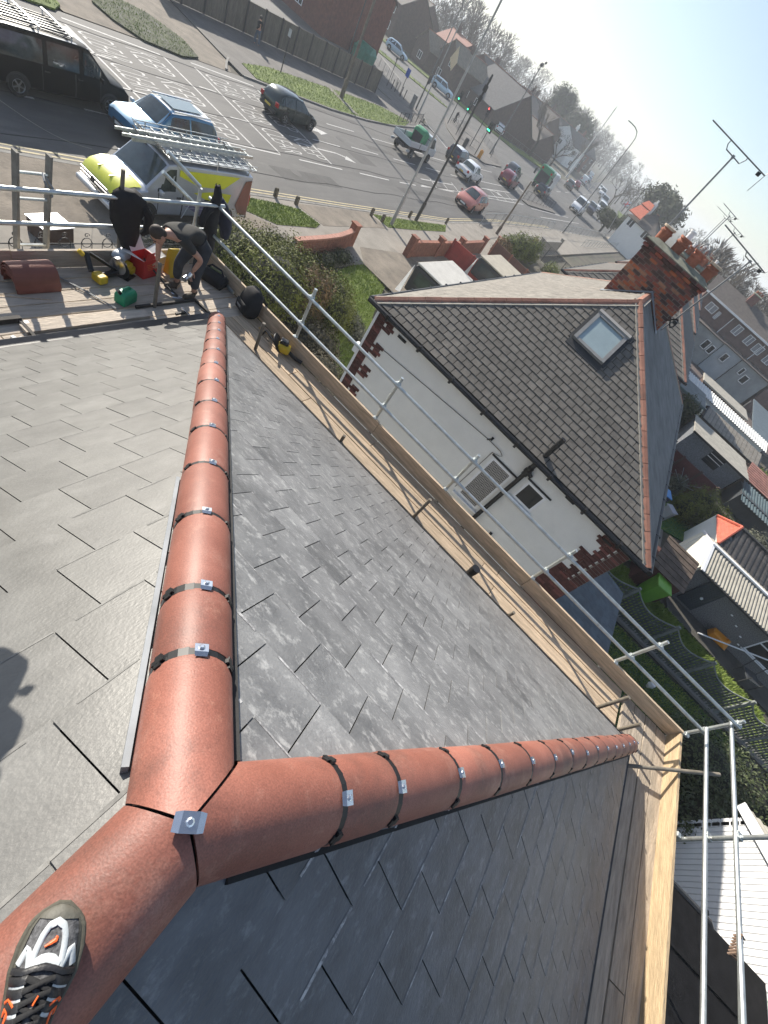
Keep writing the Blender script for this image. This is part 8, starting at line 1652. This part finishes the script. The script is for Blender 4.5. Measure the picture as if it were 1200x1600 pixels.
def hei(v):
    pts = [(0, .075), (.3, .085), (.45, .080), (.6, .064), (.75, .050), (.88, .042), (.96, .036), (1.0, .028)]
    for (a, p), (b, q) in zip(pts, pts[1:]):
        if a <= v <= b: k = (v - a) / (b - a); return p + (q - p) * k
lean = lambda v: .006 * math.sin(pi * v) - .004 * v
def sp(u, v, o=0):
    w = wid(v) * .96; h = hei(v); z = .018 + (h - .018) * max(0, 1 - abs(u) ** 2.6) ** .62; return (u * w + lean(v) + (o * .6 * u), v * SL, z + o * (1 - abs(u) * .5))
VV = [0, .05, .15, .25, .35, .45, .55, .65, .72, .78, .84, .89, .93, .965, .985, 1.0]; UU = [-1, -.97, -.9, -.75, -.55, -.3, 0, .3, .55, .75, .9, .97, 1]
M_mesh = mat('shoe_mesh', (.055, .055, .058), .8, .5, 160, .8, 300, col2=(.16, .16, .165)); M_swhite = mat('shoe_white', (.50, .53, .54), .5, .08, 40, .3, 300); M_sole = mat('shoe_sole', (.085, .08, .06), .75, .3, 14, .4, 80); M_sblack = mat('shoe_black', (.016, .016, .018), .45, .3, 20, .4, 90); M_lace = mat('shoe_lace', (.014, .014, .015), .9, .3, 90, .8, 250); M_orange = mat('shoe_orange', (.80, .13, .03), .4)
g = G(); g.loft([[sp(u, v) for u in UU] for v in VV], closed=False); g.build('upper', M_mesh, sh, smooth=True, sharp=80)
ol = [(wid(v) * 1.06 + .0025) for v in VV]; left = [(-o + lean(v), v * SL + (.004 if v == 1 else -.004 if v == 0 else 0)) for o, v in zip(ol, VV)]; right = [(o + lean(v), v * SL + (.004 if v == 1 else -.004 if v == 0 else 0)) for o, v in zip(ol, VV)]
g = G(); g.prism(right + left[::-1], 0, .016); g.build('sole', M_sole, sh, bevel=.005)
g = G(); g.prism([(x * .985, y) for x, y in right + left[::-1]], .0161, .026); g.build('midsole', M_sole, sh, bevel=.004)
g = G(); g.loft([[sp(u, v, .0022) for u in [-1, -.93, -.8, -.6, -.3, 0, .3, .6, .8, .93, 1]] for v in (.925, .94, .955, .975, .99, 1.0)], closed=False)
for s in (-1, 1): g.loft([[sp(s * u, v, .0022) for u in (1, .96, .91, .86 + (.04 if v < .76 else 0))] for v in (.68, .73, .78, .83, .87, .91, .93)], closed=False)
g.build('toe_guard', mat('shoe_olive', (.11, .105, .085), .6, .3, 12, .4, 60), sh, smooth=True, sharp=80)
def ribbon(pts, w, m, nm, o=.004, n=3):
    """strip draped over the upper along (u, v) points; w in metres"""
    P = []
    for (a, b) in zip(pts, pts[1:]): P += [(a[0] + (b[0] - a[0]) * k / n, a[1] + (b[1] - a[1]) * k / n) for k in range(n)]
    P.append(pts[-1]); P = [(u, 1 - (1 - v) * .80) for u, v in P]; W = w if isinstance(w, (list, tuple)) else None; g = G(); rows = []
    for k, (u, v) in enumerate(P):
        q = P[min(k + 1, len(P) - 1)]; r = P[max(k - 1, 0)]; hw = wid(max(.02, min(.98, v))); d = Vector(((q[0] - r[0]) * hw, (q[1] - r[1]) * SL)).normalized(); nn = Vector((-d.y, d.x))
        ww = (W[min(len(W) - 1, k * (len(W) - 1) // max(1, len(P) - 1))] if W else w) / 2
        row = []
        for t, oo in ((-1, .0), (-.8, o), (0, o * 1.15), (.8, o), (1, .0)):
            uu = max(-.995, min(.995, u + nn.x * ww * t / hw)); vv = max(.01, min(.995, v + nn.y * ww * t / SL)); row.append(sp(uu, vv, oo))
        rows.append(row)
    g.loft(rows, closed=False); return g.build(nm, m, sh, smooth=True, sharp=70)
ribbon([(-.50, .60), (-.46, .70), (-.40, .80), (-.28, .865), (0, .895), (.28, .865), (.40, .80), (.46, .70), (.50, .60)], .0105, M_swhite, 'vamp_band', .003)
ribbon([(-.50, .60), (-.62, .68), (-.75, .72), (-.88, .62)], .009, M_swhite, 'side_band', .0028); ribbon([(.50, .60), (.62, .68), (.72, .73), (.88, .62)], .009, M_swhite, 'side_band', .0028)
ribbon([(-.42, .625), (-.2, .66), (0, .668), (.2, .66), (.42, .625)], .0105, M_swhite, 'throat_band', .004)
ribbon([(-.95, .58), (-.6, .585), (-.3, .61), (0, .62), (.3, .61), (.6, .585), (.95, .58)], .008, M_sblack, 'throat_strap', .006)
for i, v in enumerate((.535, .465, .39, .31, .23)):
    for s in (-1, 1):
        ribbon([(s * .38, v + .018), (s * .62, v), (s * .96, v - .015)], .011, M_sblack, 'side_strap', .005); ribbon([(s * .45, v - .018), (s * .7, v - .034), (s * .95, v - .042)], .0095, M_swhite, 'side_panel', .0032)
    if i < 5:
        ribbon([(-.40, v + .02), (-.1, v + .0), (.2, v - .028), (.40, v - .05)], .0065, M_lace, 'lace', .010); ribbon([(.40, v + .02), (.1, v + .0), (-.2, v - .028), (-.40, v - .05)], .0065, M_lace, 'lace', .013)
ribbon([(-.02, .50), (0, .40), (.02, .30), (.0, .2)], .014, mat('shoe_tongue', (.12, .12, .125), .8, .5, 150, .8, 300), 'tongue', .006)
ribbon([(.10, .47), (.07, .45), (.03, .42)], .003, M_orange, 'orange_cord', .016)
ribbon([(-.20, .735), (-.05, .755), (.10, .775), (.13, .79), (.06, .79)], [.003, .005, .006, .004, .002], M_orange, 'logo_tick', .0035)
for s in (-1, 1): ribbon([(s * .62, .40), (s * .85, .43), (s * .97, .40)], .0035, M_orange, 'orange_piping', .0055); ribbon([(s * .97, .33), (s * .90, .375), (s * .80, .36), (s * .86, .25)], .0035, M_orange, 'orange_piping', .006)
g = G(); pts = [(-.012, .42), (-.03, .36), (-.034, .28), (-.02, .22), (.0, .25), (.012, .30)]; g.path([(x, v * SL, hei(v) + .014 + .004 * math.sin(i * 2)) for i, (x, v) in enumerate(pts)], .0032, 6); g.path([(-x, v * SL + .01, hei(v) + .017) for i, (x, v) in enumerate(pts)], .0032, 6); g.path([(.0, .30 * SL, hei(.3) + .02), (-.03, .22 * SL, .10), (-.04, .12 * SL, .09)], .0032, 6); g.build('lace_bow', M_lace, sh, smooth=True)
# ------------------------------------------------------------------ haze
hz = G(); hz.box(-1400, 1400, -250, 2300, -1.0, 34)
mh = bpy.data.materials.new('haze'); mh.use_nodes = True; n = mh.node_tree; n.nodes.clear(); ou = n.nodes.new('ShaderNodeOutputMaterial'); pv = n.nodes.new('ShaderNodeVolumePrincipled')
pv.inputs['Color'].default_value = (.90, .95, 1, 1); pv.inputs['Density'].default_value = .0009; pv.inputs['Anisotropy'].default_value = .1
n.links.new(pv.outputs[0], ou.inputs['Volume']); hz.build('haze', mh, None, kind='stuff')
